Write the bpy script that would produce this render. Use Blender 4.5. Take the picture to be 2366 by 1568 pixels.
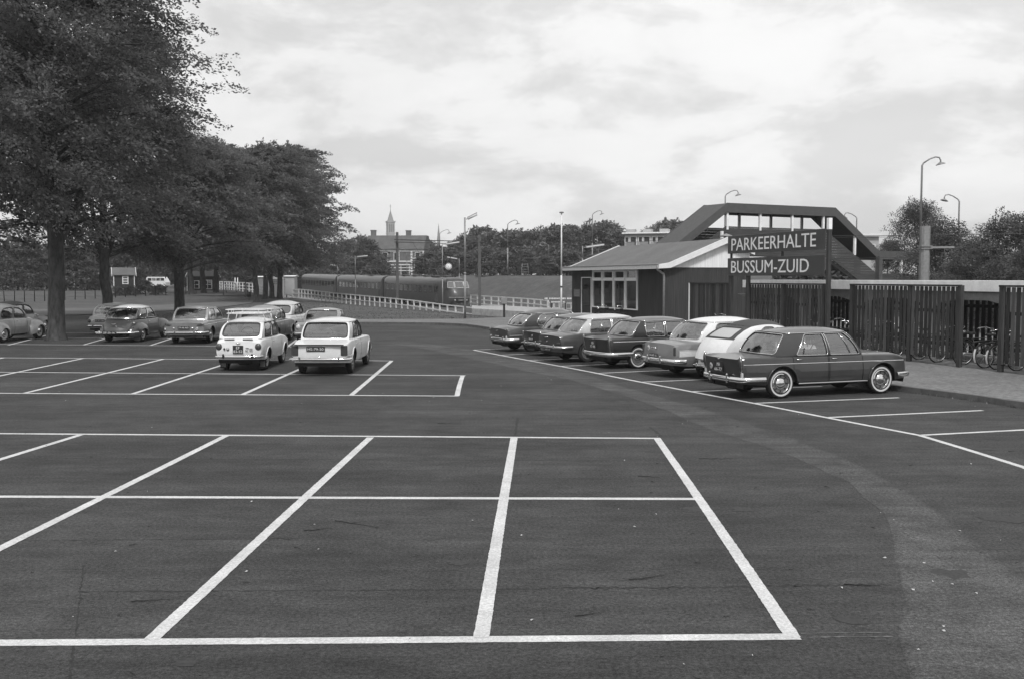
import bpy, bmesh, math, random
import numpy as np
from mathutils import Vector, Matrix

sc = bpy.context.scene
for o in list(bpy.data.objects):
    bpy.data.objects.remove(o)
C = sc.collection
R = math.radians
PI = math.pi
rnd = random.Random(7)
nrg = np.random.default_rng(7)

# ------------------------------------------------------------------ camera
CAM_H = 2.6
TANP = (784 - 643) / 2300.0
PITCH = math.atan(TANP)
cam_d = bpy.data.cameras.new('camera')
cam = bpy.data.objects.new('camera', cam_d)
C.objects.link(cam)
cam.location = (0, 0, CAM_H)
cam.rotation_euler = (PI / 2 - PITCH, 0, 0)
cam_d.sensor_width = 36.0
cam_d.lens = 36.0 * 2300 / 2366
cam_d.clip_start = 0.1
cam_d.clip_end = 4000
sc.camera = cam

# ------------------------------------------------------------------ world: bright broken cloud over a Nishita sky, all grey (black and white photograph)
SUN_EL, SUN_AZ = 48.0, 176.0          # azimuth measured clockwise from +Y (north): behind the camera and to the right
w = bpy.data.worlds.new('World')
sc.world = w
w.use_nodes = True
nt = w.node_tree
nt.nodes.clear()
N = nt.nodes.new
L = nt.links.new
out = N('ShaderNodeOutputWorld')
bg = N('ShaderNodeBackground')
bg.inputs['Strength'].default_value = 0.100
sky = N('ShaderNodeTexSky')
sky.sky_type = 'NISHITA'
sky.sun_disc = False
sky.sun_elevation = R(SUN_EL)
sky.sun_rotation = R(SUN_AZ)
bw = N('ShaderNodeRGBToBW')
L(sky.outputs[0], bw.inputs[0])
tc = N('ShaderNodeTexCoord')
sep = N('ShaderNodeSeparateXYZ')
L(tc.outputs['Generated'], sep.inputs[0])
def wmath(op, a, b=None, clamp=False):
    n = N('ShaderNodeMath'); n.operation = op; n.use_clamp = clamp
    for i, v in enumerate((a, b)):
        if v is None: continue
        if isinstance(v, (int, float)): n.inputs[i].default_value = v
        else: L(v, n.inputs[i])
    return n.outputs[0]
den = wmath('ADD', wmath('ABSOLUTE', sep.outputs[2]), 0.13)
comb = N('ShaderNodeCombineXYZ')
L(wmath('DIVIDE', sep.outputs[0], den), comb.inputs[0])
L(wmath('DIVIDE', sep.outputs[1], den), comb.inputs[1])
def wnoise(scale, detail, rough, off, dist=0.0):
    mp = N('ShaderNodeMapping'); mp.inputs['Location'].default_value = off
    mp.inputs['Scale'].default_value = (1.0, 1.15, 1)
    L(comb.outputs[0], mp.inputs[0])
    n = N('ShaderNodeTexNoise'); n.inputs['Scale'].default_value = scale
    n.inputs['Detail'].default_value = detail; n.inputs['Roughness'].default_value = rough
    n.inputs['Distortion'].default_value = dist
    L(mp.outputs[0], n.inputs['Vector'])
    return n.outputs['Fac']
def wramp(v, stops):
    r = N('ShaderNodeValToRGB'); L(v, r.inputs[0])
    e = r.color_ramp.elements
    while len(e) < len(stops): e.new(0.5)
    for el, (p, g) in zip(e, stops):
        el.position = p; el.color = (g, g, g, 1)
    return r.outputs[0]
CLOUD_LOC = (3.1, 1.7, 0.0)
n1 = wnoise(0.45, 8, 0.55, CLOUD_LOC, 0.1)                       # broad sheets of cloud, seen in perspective
smap = N('ShaderNodeMapping'); smap.inputs['Location'].default_value = (2.3, 0.4, 5.2); smap.inputs['Scale'].default_value = (1, 1, 2.3)
L(tc.outputs['Generated'], smap.inputs[0])
def snoise(scale, detail, rough, dist):
    n = N('ShaderNodeTexNoise'); n.inputs['Scale'].default_value = scale; n.inputs['Detail'].default_value = detail
    n.inputs['Roughness'].default_value = rough; n.inputs['Distortion'].default_value = dist
    L(smap.outputs[0], n.inputs['Vector']); return n.outputs['Fac']
n2 = snoise(6.2, 10, 0.58, 0.2)                                  # heaped cumulus lumps
n3 = snoise(1.6, 6, 0.5, 0.0)
sheet = wramp(n1, [(0.36, 0.0), (0.64, 1.0)])
lumps = wramp(n2, [(0.43, 0.0), (0.50, 0.45), (0.545, 0.85), (0.62, 1.0)])
broad = wramp(n3, [(0.36, 0.0), (0.62, 1.0)])
cloud_v = wmath('ADD', wmath('ADD', wmath('MULTIPLY', lumps, 2.0), wmath('MULTIPLY', broad, 1.2)), wmath('ADD', wmath('MULTIPLY', sheet, 0.7), 5.3))
base_v = wmath('ADD', wmath('MULTIPLY', bw.outputs[0], 0.30), 3.3)
mixn = N('ShaderNodeMix'); mixn.data_type = 'FLOAT'
mixn.inputs[0].default_value = 0.86
L(base_v, mixn.inputs[2]); L(cloud_v, mixn.inputs[3])
cc = N('ShaderNodeCombineColor')
for i in range(3): L(mixn.outputs[0], cc.inputs[i])
L(cc.outputs[0], bg.inputs['Color'])
L(bg.outputs[0], out.inputs[0])

# ------------------------------------------------------------------ sun: veiled by cloud, soft
sun_d = bpy.data.lights.new('sun', 'SUN')
sun = bpy.data.objects.new('sun', sun_d)
C.objects.link(sun)
sun_d.energy = 2.0
sun_d.angle = R(12)
sun_d.color = (1, 1, 1)
az, el = R(SUN_AZ), R(SUN_EL)
sd = Vector((math.sin(az) * math.cos(el), math.cos(az) * math.cos(el), math.sin(el)))
sun.rotation_euler = sd.to_track_quat('Z', 'Y').to_euler()
sun.location = sd * 200

sc.view_settings.view_transform = 'Standard'
sc.view_settings.look = 'None'
sc.view_settings.exposure = 0.3
sc.view_settings.gamma = 1.0
sc.view_settings.use_curve_mapping = False
sc.render.engine = 'CYCLES'
sc.cycles.max_bounces = 8
sc.cycles.transparent_max_bounces = 16
sc.cycles.caustics_reflective = False
sc.cycles.caustics_refractive = False

# ------------------------------------------------------------------ measuring helpers (photo pixels on a 2366 x 1568 copy -> places in the world)
def ray(x, y):
    cx, cy = (x - 1183) / 2300.0, (784 - y) / 2300.0
    s, c = math.sin(PITCH), math.cos(PITCH)
    return Vector((cx, c + cy * s, -s + cy * c))
def G(x, y, z=0.0):                       # where the sight line meets height z
    d = ray(x, y); t = (z - CAM_H) / d.z
    return Vector((d.x * t, d.y * t, z))
def P(x, y, Y):                           # where the sight line meets depth Y
    d = ray(x, y); t = Y / d.y
    return Vector((d.x * t, Y, CAM_H + d.z * t))

# ------------------------------------------------------------------ mesh builder
class MB:
    def __init__(s): s.v = []; s.f = []; s.m = []; s.s = []
    def add(s, vs, fs, mi=0, smooth=False):
        o = len(s.v); s.v.extend([tuple(p) for p in vs])
        for f in fs:
            s.f.append(tuple(i + o for i in f)); s.m.append(mi); s.s.append(smooth)
        return s
    def box(s, c, d, rz=0.0, mi=0, mat=None, bev=0.0):
        x, y, z = d[0] / 2, d[1] / 2, d[2] / 2
        if bev > 0:
            b = min(bev, x * .9, y * .9, z * .9)
            pts = [(x - b, y), (x, y - b), (x, -y + b), (x - b, -y), (-x + b, -y), (-x, -y + b), (-x, y - b), (-x + b, y)]
            ins = [(px * (x - b) / x, py * (y - b) / y) for px, py in pts]
            vs = [(px, py, -z) for px, py in ins] + [(px, py, -z + b) for px, py in pts] + [(px, py, z - b) for px, py in pts] + [(px, py, z) for px, py in ins]
            fs = [tuple(range(8)), tuple(range(31, 23, -1))]
            for r in range(3):
                for i in range(8):
                    j = (i + 1) % 8
                    fs.append((r * 8 + j, r * 8 + i, (r + 1) * 8 + i, (r + 1) * 8 + j))
        else:
            vs = [(-x, -y, -z), (x, -y, -z), (x, y, -z), (-x, y, -z), (-x, -y, z), (x, -y, z), (x, y, z), (-x, y, z)]
            fs = [(0, 3, 2, 1), (4, 5, 6, 7), (0, 1, 5, 4), (1, 2, 6, 5), (2, 3, 7, 6), (3, 0, 4, 7)]
        M = mat if mat is not None else Matrix.Rotation(rz, 4, 'Z')
        vs = [M @ Vector(p) + Vector(c) for p in vs]
        return s.add(vs, fs, mi)
    def bar(s, p, q, w, h, mi=0, up=(0, 0, 1)):          # a square bar from p to q
        p, q = Vector(p), Vector(q); d = q - p
        if d.length < 1e-6: return s
        z = d.normalized(); x = Vector(up).cross(z)
        if x.length < 1e-4: x = Vector((1, 0, 0)).cross(z)
        x.normalize(); y = z.cross(x)
        vs = []
        for e in (p, q):
            for a, b in ((-1, -1), (1, -1), (1, 1), (-1, 1)):
                vs.append(e + x * (a * w / 2) + y * (b * h / 2))
        return s.add(vs, [(3, 2, 1, 0), (4, 5, 6, 7), (0, 1, 5, 4), (1, 2, 6, 5), (2, 3, 7, 6), (3, 0, 4, 7)], mi)
    def tube(s, pts, r, n=8, mi=0, closed=False, smooth=True, cap=True):
        pts = [Vector(p) for p in pts]; m = len(pts)
        rs = r if isinstance(r, (list, tuple)) else [r] * m
        vs = []; prev = None
        for i, p in enumerate(pts):
            a = pts[(i - 1) % m] if (closed or i > 0) else p
            b = pts[(i + 1) % m] if (closed or i < m - 1) else p
            t = (b - a)
            t = t.normalized() if t.length > 1e-9 else Vector((0, 0, 1))
            if prev is None:
                x = t.orthogonal().normalized()
            else:
                x = prev - t * prev.dot(t)
                x = x.normalized() if x.length > 1e-6 else t.orthogonal().normalized()
            prev = x; y = t.cross(x)
            for k in range(n):
                an = 2 * PI * k / n
                vs.append(p + x * (math.cos(an) * rs[i]) + y * (math.sin(an) * rs[i]))
        fs = []
        for i in range(m if closed else m - 1):
            j = (i + 1) % m
            for k in range(n):
                l = (k + 1) % n
                fs.append((i * n + k, i * n + l, j * n + l, j * n + k))
        if cap and not closed:
            fs.append(tuple(range(n - 1, -1, -1))); fs.append(tuple((m - 1) * n + k for k in range(n)))
        return s.add(vs, fs, mi, smooth)
    def lathe(s, prof, n=24, axis='Z', c=(0, 0, 0), mi=0, smooth=True, sy=1.0, cap=True):   # prof: (radius, height)
        vs = []
        for r, h in prof:
            for k in range(n):
                a = 2 * PI * k / n
                q = (r * math.cos(a), r * math.sin(a) * sy, h)
                if axis == 'Y': q = (q[0], q[2], -q[1])
                elif axis == 'X': q = (q[2], q[0], q[1])
                vs.append((q[0] + c[0], q[1] + c[1], q[2] + c[2]))
        fs = []
        for i in range(len(prof) - 1):
            for k in range(n):
                l = (k + 1) % n
                fs.append((i * n + k, i * n + l, (i + 1) * n + l, (i + 1) * n + k))
        m = len(prof)
        if not cap or tuple(prof[0]) == tuple(prof[-1]): return s.add(vs, fs, mi, smooth)
        if prof[0][0] > 1e-6: fs.append(tuple(range(n - 1, -1, -1)))
        if prof[-1][0] > 1e-6: fs.append(tuple((m - 1) * n + k for k in range(n)))
        return s.add(vs, fs, mi, smooth)
    def prism(s, poly, z0, z1, mi=0):                    # extrude a plan polygon (list of x,y)
        n = len(poly)
        vs = [(p[0], p[1], z0) for p in poly] + [(p[0], p[1], z1) for p in poly]
        fs = [tuple(range(n - 1, -1, -1)), tuple(range(n, 2 * n))]
        for i in range(n):
            j = (i + 1) % n
            fs.append((i, j, n + j, n + i))
        return s.add(vs, fs, mi)
    def extr(s, poly, axis, a0, a1, mi=0):               # extrude an outline lying across `axis`
        n = len(poly)
        def mk(p, a):
            return (a, p[0], p[1]) if axis == 'X' else (p[0], a, p[1])
        vs = [mk(p, a0) for p in poly] + [mk(p, a1) for p in poly]
        fs = [tuple(range(n - 1, -1, -1)), tuple(range(n, 2 * n))]
        for i in range(n):
            j = (i + 1) % n
            fs.append((i, j, n + j, n + i))
        return s.add(vs, fs, mi)
    def mesh(s, name, mats, recalc=False, sharp=None):
        me = bpy.data.meshes.new(name)
        me.from_pydata(s.v, [], s.f)
        for m in (mats if isinstance(mats, (list, tuple)) else [mats]): me.materials.append(m)
        me.polygons.foreach_set('material_index', s.m)
        me.polygons.foreach_set('use_smooth', s.s)
        if recalc:
            bm = bmesh.new(); bm.from_mesh(me)
            bmesh.ops.remove_doubles(bm, verts=bm.verts, dist=1e-5)
            bmesh.ops.recalc_face_normals(bm, faces=bm.faces)
            bm.to_mesh(me); bm.free()
        if sharp: me.set_sharp_from_angle(angle=R(sharp))
        me.update()
        return me
    def build(s, name, mats, parent=None, recalc=False, sharp=None):
        return link(name, s.mesh(name, mats, recalc, sharp), parent)

def link(name, me, parent=None, loc=None):
    o = bpy.data.objects.new(name, me); C.objects.link(o)
    if parent is not None: o.parent = parent
    if loc is not None: o.location = loc
    return o
def tag(o, label=None, cat=None, group=None, kind=None):
    if label: o['label'] = label
    if cat: o['category'] = cat
    if group: o['group'] = group
    if kind: o['kind'] = kind
    return o
def thing(name, label, cat, loc=(0, 0, 0), rz=0.0, group=None):
    o = bpy.data.objects.new(name, None); C.objects.link(o)
    o.empty_display_size = 0.3
    o.location = loc; o.rotation_euler = (0, 0, rz)
    return tag(o, label, cat, group)
def struct(o): o['kind'] = 'structure'; return o
def dup(root, loc, rz=0.0, label=None, scale=None):
    r = root.copy(); C.objects.link(r)
    r.location = loc; r.rotation_euler = (0, 0, rz)
    if scale is not None: r.scale = scale if isinstance(scale, (tuple, list)) else (scale,) * 3
    if label: r['label'] = label
    for ch in list(root.children):
        c = ch.copy(); C.objects.link(c); c.parent = r
        for g in list(ch.children):
            d = g.copy(); C.objects.link(d); d.parent = c
    return r
_dg = None
def text_mesh(txt, width=None, height=None, depth=0.004):
    cu = bpy.data.curves.new('lettering', 'FONT'); cu.body = txt
    cu.align_x = 'CENTER'; cu.align_y = 'CENTER'; cu.extrude = 0.0; cu.resolution_u = 3
    ob = bpy.data.objects.new('lettering', cu); C.objects.link(ob)
    dg = bpy.context.evaluated_depsgraph_get()
    me = bpy.data.meshes.new_from_object(ob.evaluated_get(dg))
    bpy.data.objects.remove(ob)
    n = len(me.vertices); co = np.zeros(n * 3); me.vertices.foreach_get('co', co); co = co.reshape(-1, 3)
    lo, hi = co.min(0), co.max(0)
    co -= (lo + hi) / 2
    sx = width / (hi[0] - lo[0]) if width else 1
    sy = height / (hi[1] - lo[1]) if height else sx
    if not width: sx = sy
    co[:, 0] *= sx; co[:, 1] *= sy; co[:, 2] = 0
    bm = bmesh.new(); bm.from_mesh(me)
    for v, p in zip(bm.verts, co): v.co = p
    r = bmesh.ops.extrude_face_region(bm, geom=bm.faces[:])
    for e in r['geom']:
        if isinstance(e, bmesh.types.BMVert): e.co.z += depth
    bmesh.ops.recalc_face_normals(bm, faces=bm.faces)
    bm.to_mesh(me); bm.free()
    me.materials.clear()
    return me
def text(name, txt, mat, parent, M, width=None, height=None, depth=0.004):
    me = text_mesh(txt, width, height, depth); me.materials.append(mat)
    me.transform(M)
    return link(name, me, parent)

# ------------------------------------------------------------------ materials (all neutral grey)
def mat(name, g, rough=0.7, var=0.0, scale=4.0, detail=6, bump=0.0, bscale=None, metal=0.0, spec=0.5, coat=0.0,
        stretch=(1, 1, 1), emit=0.0, extra=None, coord='Object'):
    m = bpy.data.materials.new(name); m.use_nodes = True
    t = m.node_tree; b = t.nodes['Principled BSDF']
    b.inputs['Base Color'].default_value = (g, g, g, 1)
    b.inputs['Roughness'].default_value = rough
    b.inputs['Metallic'].default_value = metal
    b.inputs['Specular IOR Level'].default_value = spec
    b.inputs['Coat Weight'].default_value = coat
    b.inputs['Coat Roughness'].default_value = 0.06
    if var or bump or extra:
        c = t.nodes.new('ShaderNodeTexCoord'); mp = t.nodes.new('ShaderNodeMapping')
        mp.inputs['Scale'].default_value = stretch
        t.links.new(c.outputs[coord], mp.inputs[0])
    if var:
        n = t.nodes.new('ShaderNodeTexNoise'); n.inputs['Scale'].default_value = scale
        n.inputs['Detail'].default_value = detail; n.inputs['Roughness'].default_value = 0.62
        t.links.new(mp.outputs[0], n.inputs['Vector'])
        r = t.nodes.new('ShaderNodeMapRange')
        r.inputs[1].default_value = 0.34; r.inputs[2].default_value = 0.66
        r.inputs[3].default_value = g * (1 - var); r.inputs[4].default_value = g * (1 + var)
        t.links.new(n.outputs['Fac'], r.inputs[0])
        val = r.outputs[0]
        if extra:                                   # a second, finer or coarser noise: (scale, amount, stretch)
            for (s2, a2, st2) in extra:
                mp2 = t.nodes.new('ShaderNodeMapping'); mp2.inputs['Scale'].default_value = st2
                t.links.new(c.outputs[coord], mp2.inputs[0])
                n2 = t.nodes.new('ShaderNodeTexNoise'); n2.inputs['Scale'].default_value = s2
                n2.inputs['Detail'].default_value = 5; n2.inputs['Roughness'].default_value = 0.65
                t.links.new(mp2.outputs[0], n2.inputs['Vector'])
                r2 = t.nodes.new('ShaderNodeMapRange')
                r2.inputs[1].default_value = 0.34; r2.inputs[2].default_value = 0.66
                r2.inputs[3].default_value = 1 - a2; r2.inputs[4].default_value = 1 + a2
                t.links.new(n2.outputs['Fac'], r2.inputs[0])
                mu = t.nodes.new('ShaderNodeMath'); mu.operation = 'MULTIPLY'
                t.links.new(val, mu.inputs[0]); t.links.new(r2.outputs[0], mu.inputs[1]); val = mu.outputs[0]
        cmb = t.nodes.new('ShaderNodeCombineColor')
        for i in range(3): t.links.new(val, cmb.inputs[i])
        t.links.new(cmb.outputs[0], b.inputs['Base Color'])
    if bump:
        n = t.nodes.new('ShaderNodeTexNoise'); n.inputs['Scale'].default_value = bscale or scale * 3
        n.inputs['Detail'].default_value = 4
        t.links.new(mp.outputs[0], n.inputs['Vector'])
        bn = t.nodes.new('ShaderNodeBump'); bn.inputs['Strength'].default_value = bump; bn.inputs['Distance'].default_value = 0.02
        t.links.new(n.outputs['Fac'], bn.inputs['Height']); t.links.new(bn.outputs[0], b.inputs['Normal'])
    if emit:
        b.inputs['Emission Color'].default_value = (1, 1, 1, 1); b.inputs['Emission Strength'].default_value = emit
    return m
def glass(name, tint=0.8, rough=0.02, base=0.05):
    m = bpy.data.materials.new(name); m.use_nodes = True
    t = m.node_tree; t.nodes.clear()
    o = t.nodes.new('ShaderNodeOutputMaterial'); mx = t.nodes.new('ShaderNodeMixShader')
    tr = t.nodes.new('ShaderNodeBsdfTransparent'); tr.inputs[0].default_value = (tint, tint, tint, 1)
    gl = t.nodes.new('ShaderNodeBsdfGlossy'); gl.inputs['Roughness'].default_value = rough
    gl.inputs[0].default_value = (0.95, 0.95, 0.95, 1)
    fr = t.nodes.new('ShaderNodeFresnel'); fr.inputs[0].default_value = 1.55
    ad = t.nodes.new('ShaderNodeMath'); ad.operation = 'ADD'; ad.inputs[1].default_value = base; ad.use_clamp = True
    t.links.new(fr.outputs[0], ad.inputs[0]); t.links.new(ad.outputs[0], mx.inputs[0])
    t.links.new(tr.outputs[0], mx.inputs[1]); t.links.new(gl.outputs[0], mx.inputs[2]); t.links.new(mx.outputs[0], o.inputs[0])
    return m
def leaf_mat(name, g, var=0.35, trans=0.3):
    m = bpy.data.materials.new(name); m.use_nodes = True
    t = m.node_tree; t.nodes.clear()
    o = t.nodes.new('ShaderNodeOutputMaterial'); mx = t.nodes.new('ShaderNodeMixShader'); mx.inputs[0].default_value = trans
    df = t.nodes.new('ShaderNodeBsdfPrincipled'); df.inputs['Roughness'].default_value = 0.42; df.inputs['Specular IOR Level'].default_value = 0.6
    tl = t.nodes.new('ShaderNodeBsdfTranslucent')
    c = t.nodes.new('ShaderNodeTexCoord')
    vals = []
    for s, a in ((0.45, var), (5.0, var)):
        n = t.nodes.new('ShaderNodeTexNoise'); n.inputs['Scale'].default_value = s; n.inputs['Detail'].default_value = 3
        t.links.new(c.outputs['Object'], n.inputs['Vector'])
        r = t.nodes.new('ShaderNodeMapRange'); r.inputs[1].default_value = 0.3; r.inputs[2].default_value = 0.7
        r.inputs[3].default_value = 1 - a; r.inputs[4].default_value = 1 + a
        t.links.new(n.outputs['Fac'], r.inputs[0]); vals.append(r.outputs[0])
    mu = t.nodes.new('ShaderNodeMath'); mu.operation = 'MULTIPLY'
    t.links.new(vals[0], mu.inputs[0]); t.links.new(vals[1], mu.inputs[1])
    m2 = t.nodes.new('ShaderNodeMath'); m2.operation = 'MULTIPLY'; m2.inputs[1].default_value = g
    t.links.new(mu.outputs[0], m2.inputs[0])
    cmb = t.nodes.new('ShaderNodeCombineColor')
    for i in range(3): t.links.new(m2.outputs[0], cmb.inputs[i])
    t.links.new(cmb.outputs[0], df.inputs['Base Color']); t.links.new(cmb.outputs[0], tl.inputs[0])
    t.links.new(df.outputs[0], mx.inputs[1]); t.links.new(tl.outputs[0], mx.inputs[2]); t.links.new(mx.outputs[0], o.inputs[0])
    return m

M = {}
M['asphalt'] = mat('asphalt', 0.054, 0.9, var=0.50, scale=30, detail=9, bump=0.6, bscale=70, spec=0.25,
                   extra=[(0.35, 0.24, (1, 1, 1)), (0.8, 0.20, (0.05, 1.6, 1)), (4.0, 0.2, (0.5, 1.2, 1)), (95, 0.6, (1, 1, 1))])
M['road'] = mat('road_asphalt', 0.125, 0.9, var=0.12, scale=20, bump=0.2, bscale=60, spec=0.25, extra=[(0.4, 0.15, (1, 1, 1))])
M['paint_line'] = mat('line_paint', 0.56, 0.85, var=0.22, scale=40, detail=8, bump=0.3, bscale=90, extra=[(2.0, 0.14, (1, 1, 1)), (150, 0.2, (1, 1, 1))])
M['old_line'] = mat('worn_line_paint', 0.13, 0.85, var=0.3, scale=20)
M['seam'] = mat('asphalt_joint', 0.034, 0.9, var=.4, scale=20, spec=.25)
M['stain'] = mat('oil_stain', 0.040, 0.75, var=.35, scale=25, spec=.35)
M['paving'] = mat('brick_paving', 0.155, 0.9, var=0.5, scale=7, detail=5, bump=0.5, bscale=14, stretch=(1, 3, 1), extra=[(0.6, 0.15, (1, 1, 1)), (40, 0.15, (1, 1, 1))])
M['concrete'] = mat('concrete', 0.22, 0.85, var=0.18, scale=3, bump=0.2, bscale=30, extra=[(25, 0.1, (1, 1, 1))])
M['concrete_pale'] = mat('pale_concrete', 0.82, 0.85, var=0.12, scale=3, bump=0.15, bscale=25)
M['kerb'] = mat('kerb_concrete', 0.085, 0.9, var=0.25, scale=5, bump=0.3, bscale=40)
M['grass'] = mat('mown_grass', 0.085, 0.95, var=0.35, scale=3.2, detail=8, bump=0.6, bscale=18, stretch=(0.5, 1.2, 1), spec=0.2, extra=[(0.25, 0.2, (1, 1, 1)), (30, 0.2, (0.4, 1, 1))])
M['blade'] = leaf_mat('grass_blades', 0.12, trans=.5)
M['bark'] = mat('bark', 0.06, 0.95, var=0.5, scale=6, detail=9, bump=1.0, bscale=12, stretch=(1, 1, 0.35), spec=0.2)
M['leaf'] = leaf_mat('beech_leaves', 0.15, var=.5, trans=0.65)
M['leaf2'] = leaf_mat('far_leaves', 0.115, trans=.35)
M['leaf3'] = leaf_mat('shrub_leaves', 0.08, trans=.35)
M['tarwood'] = mat('tarred_wood', 0.030, 0.75, var=0.35, scale=6, bump=0.5, bscale=20, stretch=(2, 2, 0.15), spec=0.3)
M['slat_a'] = mat('slat_wood_dark', 0.026, 0.75, var=0.4, scale=7, bump=0.5, bscale=20, stretch=(3, 3, 0.2), spec=0.3)
M['slat_b'] = mat('slat_wood', 0.044, 0.75, var=0.4, scale=7, bump=0.5, bscale=20, stretch=(3, 3, 0.2), spec=0.3)
M['slat_c'] = mat('slat_wood_faded', 0.078, 0.8, var=0.35, scale=7, bump=0.5, bscale=20, stretch=(3, 3, 0.2), spec=0.3)
M['boards'] = mat('stained_boards', 0.043, 0.7, var=0.25, scale=4, bump=0.3, bscale=20, stretch=(4, 4, 0.2), spec=0.3)
M['hboards'] = mat('stained_level_boards', 0.06, 0.75, var=0.28, scale=4, bump=0.3, bscale=20, stretch=(0.2, 1, 3), spec=0.3)
M['white'] = mat('white_paint', 0.72, 0.55, var=0.06, scale=6, bump=0.1, bscale=20)
M['whiteboard'] = mat('white_boards', 0.78, 0.6, var=0.09, scale=4, bump=0.15, bscale=14, stretch=(3, 3, 0.2))
M['felt'] = mat('roofing_felt', 0.13, 0.9, var=0.14, scale=9, bump=0.3, bscale=60, extra=[(0.7, 0.13, (1, 1, 1))])
M['felt_dark'] = mat('dark_roofing', 0.075, 0.85, var=0.15, scale=6, bump=0.2, bscale=40)
M['bridge_steel'] = mat('bridge_fascia', 0.072, 0.6, var=0.12, scale=3)
M['signblue'] = mat('sign_enamel', 0.055, 0.45, var=0.12, scale=2.5, extra=[(20, 0.08, (1, 1, 1))])
M['signletter'] = mat('sign_letter_paint', 0.8, 0.6, var=0.08, scale=8)
M['steel'] = mat('galvanised_steel', 0.25, 0.5, var=0.15, scale=8, metal=0.3)
M['darksteel'] = mat('dark_painted_steel', 0.075, 0.5, var=0.2, scale=6)
M['wire'] = mat('wire', 0.06, 0.5)
M['chrome'] = mat('chrome', 0.78, 0.12, metal=1.0)
M['dullchrome'] = mat('dull_chrome', 0.6, 0.28, metal=1.0)
M['rubber'] = mat('rubber', 0.022, 0.85, spec=0.3)
M['whitewall'] = mat('whitewall_rubber', 0.55, 0.7)
M['rim_dark'] = mat('rim_enamel', 0.12, 0.5)
M['rim_light'] = mat('rim_enamel_pale', 0.45, 0.45)
M['black'] = mat('black_enamel', 0.015, 0.5)
M['under'] = mat('underbody', 0.014, 0.9)
M['seat'] = mat('seat_vinyl', 0.05, 0.6)
M['seat_pale'] = mat('pale_seat_vinyl', 0.28, 0.6)
M['lens_dark'] = mat('tail_lens', 0.045, 0.2, coat=0.6)
M['lens_pale'] = mat('clear_lens', 0.5, 0.12, coat=0.8)
M['plate'] = mat('plate_enamel', 0.02, 0.5)
M['plate_txt'] = mat('plate_letters', 0.65, 0.5)
M['carglass'] = glass('car_glass', 0.70, 0.015, 0.20)
M['winglass'] = glass('window_glass', 0.62, 0.02, 0.05)
M['canvas'] = mat('canvas', 0.06, 0.85, var=0.1, scale=30)
M['brick'] = mat('brickwork', 0.13, 0.9, var=0.2, scale=2, extra=[(12, 0.2, (1, 1, 1))])
M['palebrick'] = mat('haze_pale_brick', 0.36, 0.9, var=0.15, scale=0.3)  # tower brick lightened, its distance haze put into the colour
M['slate'] = mat('slate', 0.22, 0.8, var=0.12, scale=0.4)
M['tile'] = mat('roof_tiles', 0.09, 0.85, var=0.2, scale=1.2)
M['render'] = mat('cement_render', 0.36, 0.85, var=0.1, scale=0.8)
M['dark_in'] = mat('dark_interior', 0.02, 0.9)
M['train'] = mat('train_paint', 0.06, 0.4, var=0.15, scale=1.5, coat=0.2)
M['train_roof'] = mat('train_roof_paint', 0.075, 0.8, var=0.2, scale=1.5)
M['fence_white'] = mat('fence_whitewash', 0.58, 0.85, var=.15, scale=5)
M['path_pale'] = mat('pale_path', 0.33, 0.9, var=0.2, scale=3)
M['train_pale'] = mat('train_pale_paint', 0.6, 0.5, var=0.1, scale=2)
M['clockface'] = mat('clock_face', 0.8, 0.4)
M['tubeglass'] = mat('lamp_diffuser', 0.62, 0.4)
M['litter'] = mat('twig_bark', 0.018, 0.9)
M['chip'] = mat('pale_chips', 0.45, 0.9)
M['curtain'] = mat('curtain', 0.35, 0.9)
def paint(name, g, rough=0.32, dust=0.12):
    return mat(name, g, rough, var=dust, scale=3.5, coat=0.55, spec=0.5, extra=[(30, 0.04, (1, 1, 1))])
# ================================================================== GROUND
RX, RY = -5.9, 115.0                       # train nose
RD = Vector((-0.43, 0.903)).normalized()   # railway direction, going away
RN = Vector((RD.y, -RD.x))                 # across the railway, away from the car park
def rail_q(x, y): return (x - RX) * RN.x + (y - RY) * RN.y
def rail_s(x, y): return (x - RX) * RD.x + (y - RY) * RD.y
def sstep(a, b, x):
    t = np.clip((x - a) / (b - a), 0, 1); return t * t * (3 - 2 * t)
def terrain(x, y):
    q, s = rail_q(x, y), rail_s(x, y)
    near = 1 - sstep(50, 62, y)
    dip = -0.95 * sstep(-17.5, -6.5, q) + 0.006 * np.clip(s, -60, 120) * sstep(-12, -6, q)
    bank = 3.75 * sstep(6.5, 19, q)
    left = 0.75 * sstep(95, 150, y) * sstep(-25, -45, x) * (1 - sstep(-17, -10, q))
    return np.where(near > 0.999, 0.0, dip * (1 - near) + bank + left) - 0.03
def grid_mesh(name, x0, x1, y0, y1, nx, ny, fn, m):
    xs, ys = np.linspace(x0, x1, nx), np.linspace(y0, y1, ny)
    X, Y = np.meshgrid(xs, ys)
    Z = fn(X, Y)
    v = np.stack([X.ravel(), Y.ravel(), Z.ravel()], 1)
    idx = np.arange(nx * ny).reshape(ny, nx)
    f = np.stack([idx[:-1, :-1].ravel(), idx[:-1, 1:].ravel(), idx[1:, 1:].ravel(), idx[1:, :-1].ravel()], 1)
    me = bpy.data.meshes.new(name)
    me.from_pydata(v.tolist(), [], f.tolist())
    me.polygons.foreach_set('use_smooth', [True] * len(f))
    me.materials.append(m)
    return me
o = link('grass_ground', grid_mesh('grass_ground', -320, 260, 44, 420, 200, 160, terrain, M['grass'])); struct(o)
mb = MB(); mb.add([(-1800, 300, -0.9), (1800, 300, -0.9), (1800, 3000, 3.2), (-1800, 3000, 3.2)], [(0, 1, 2, 3)])
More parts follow.
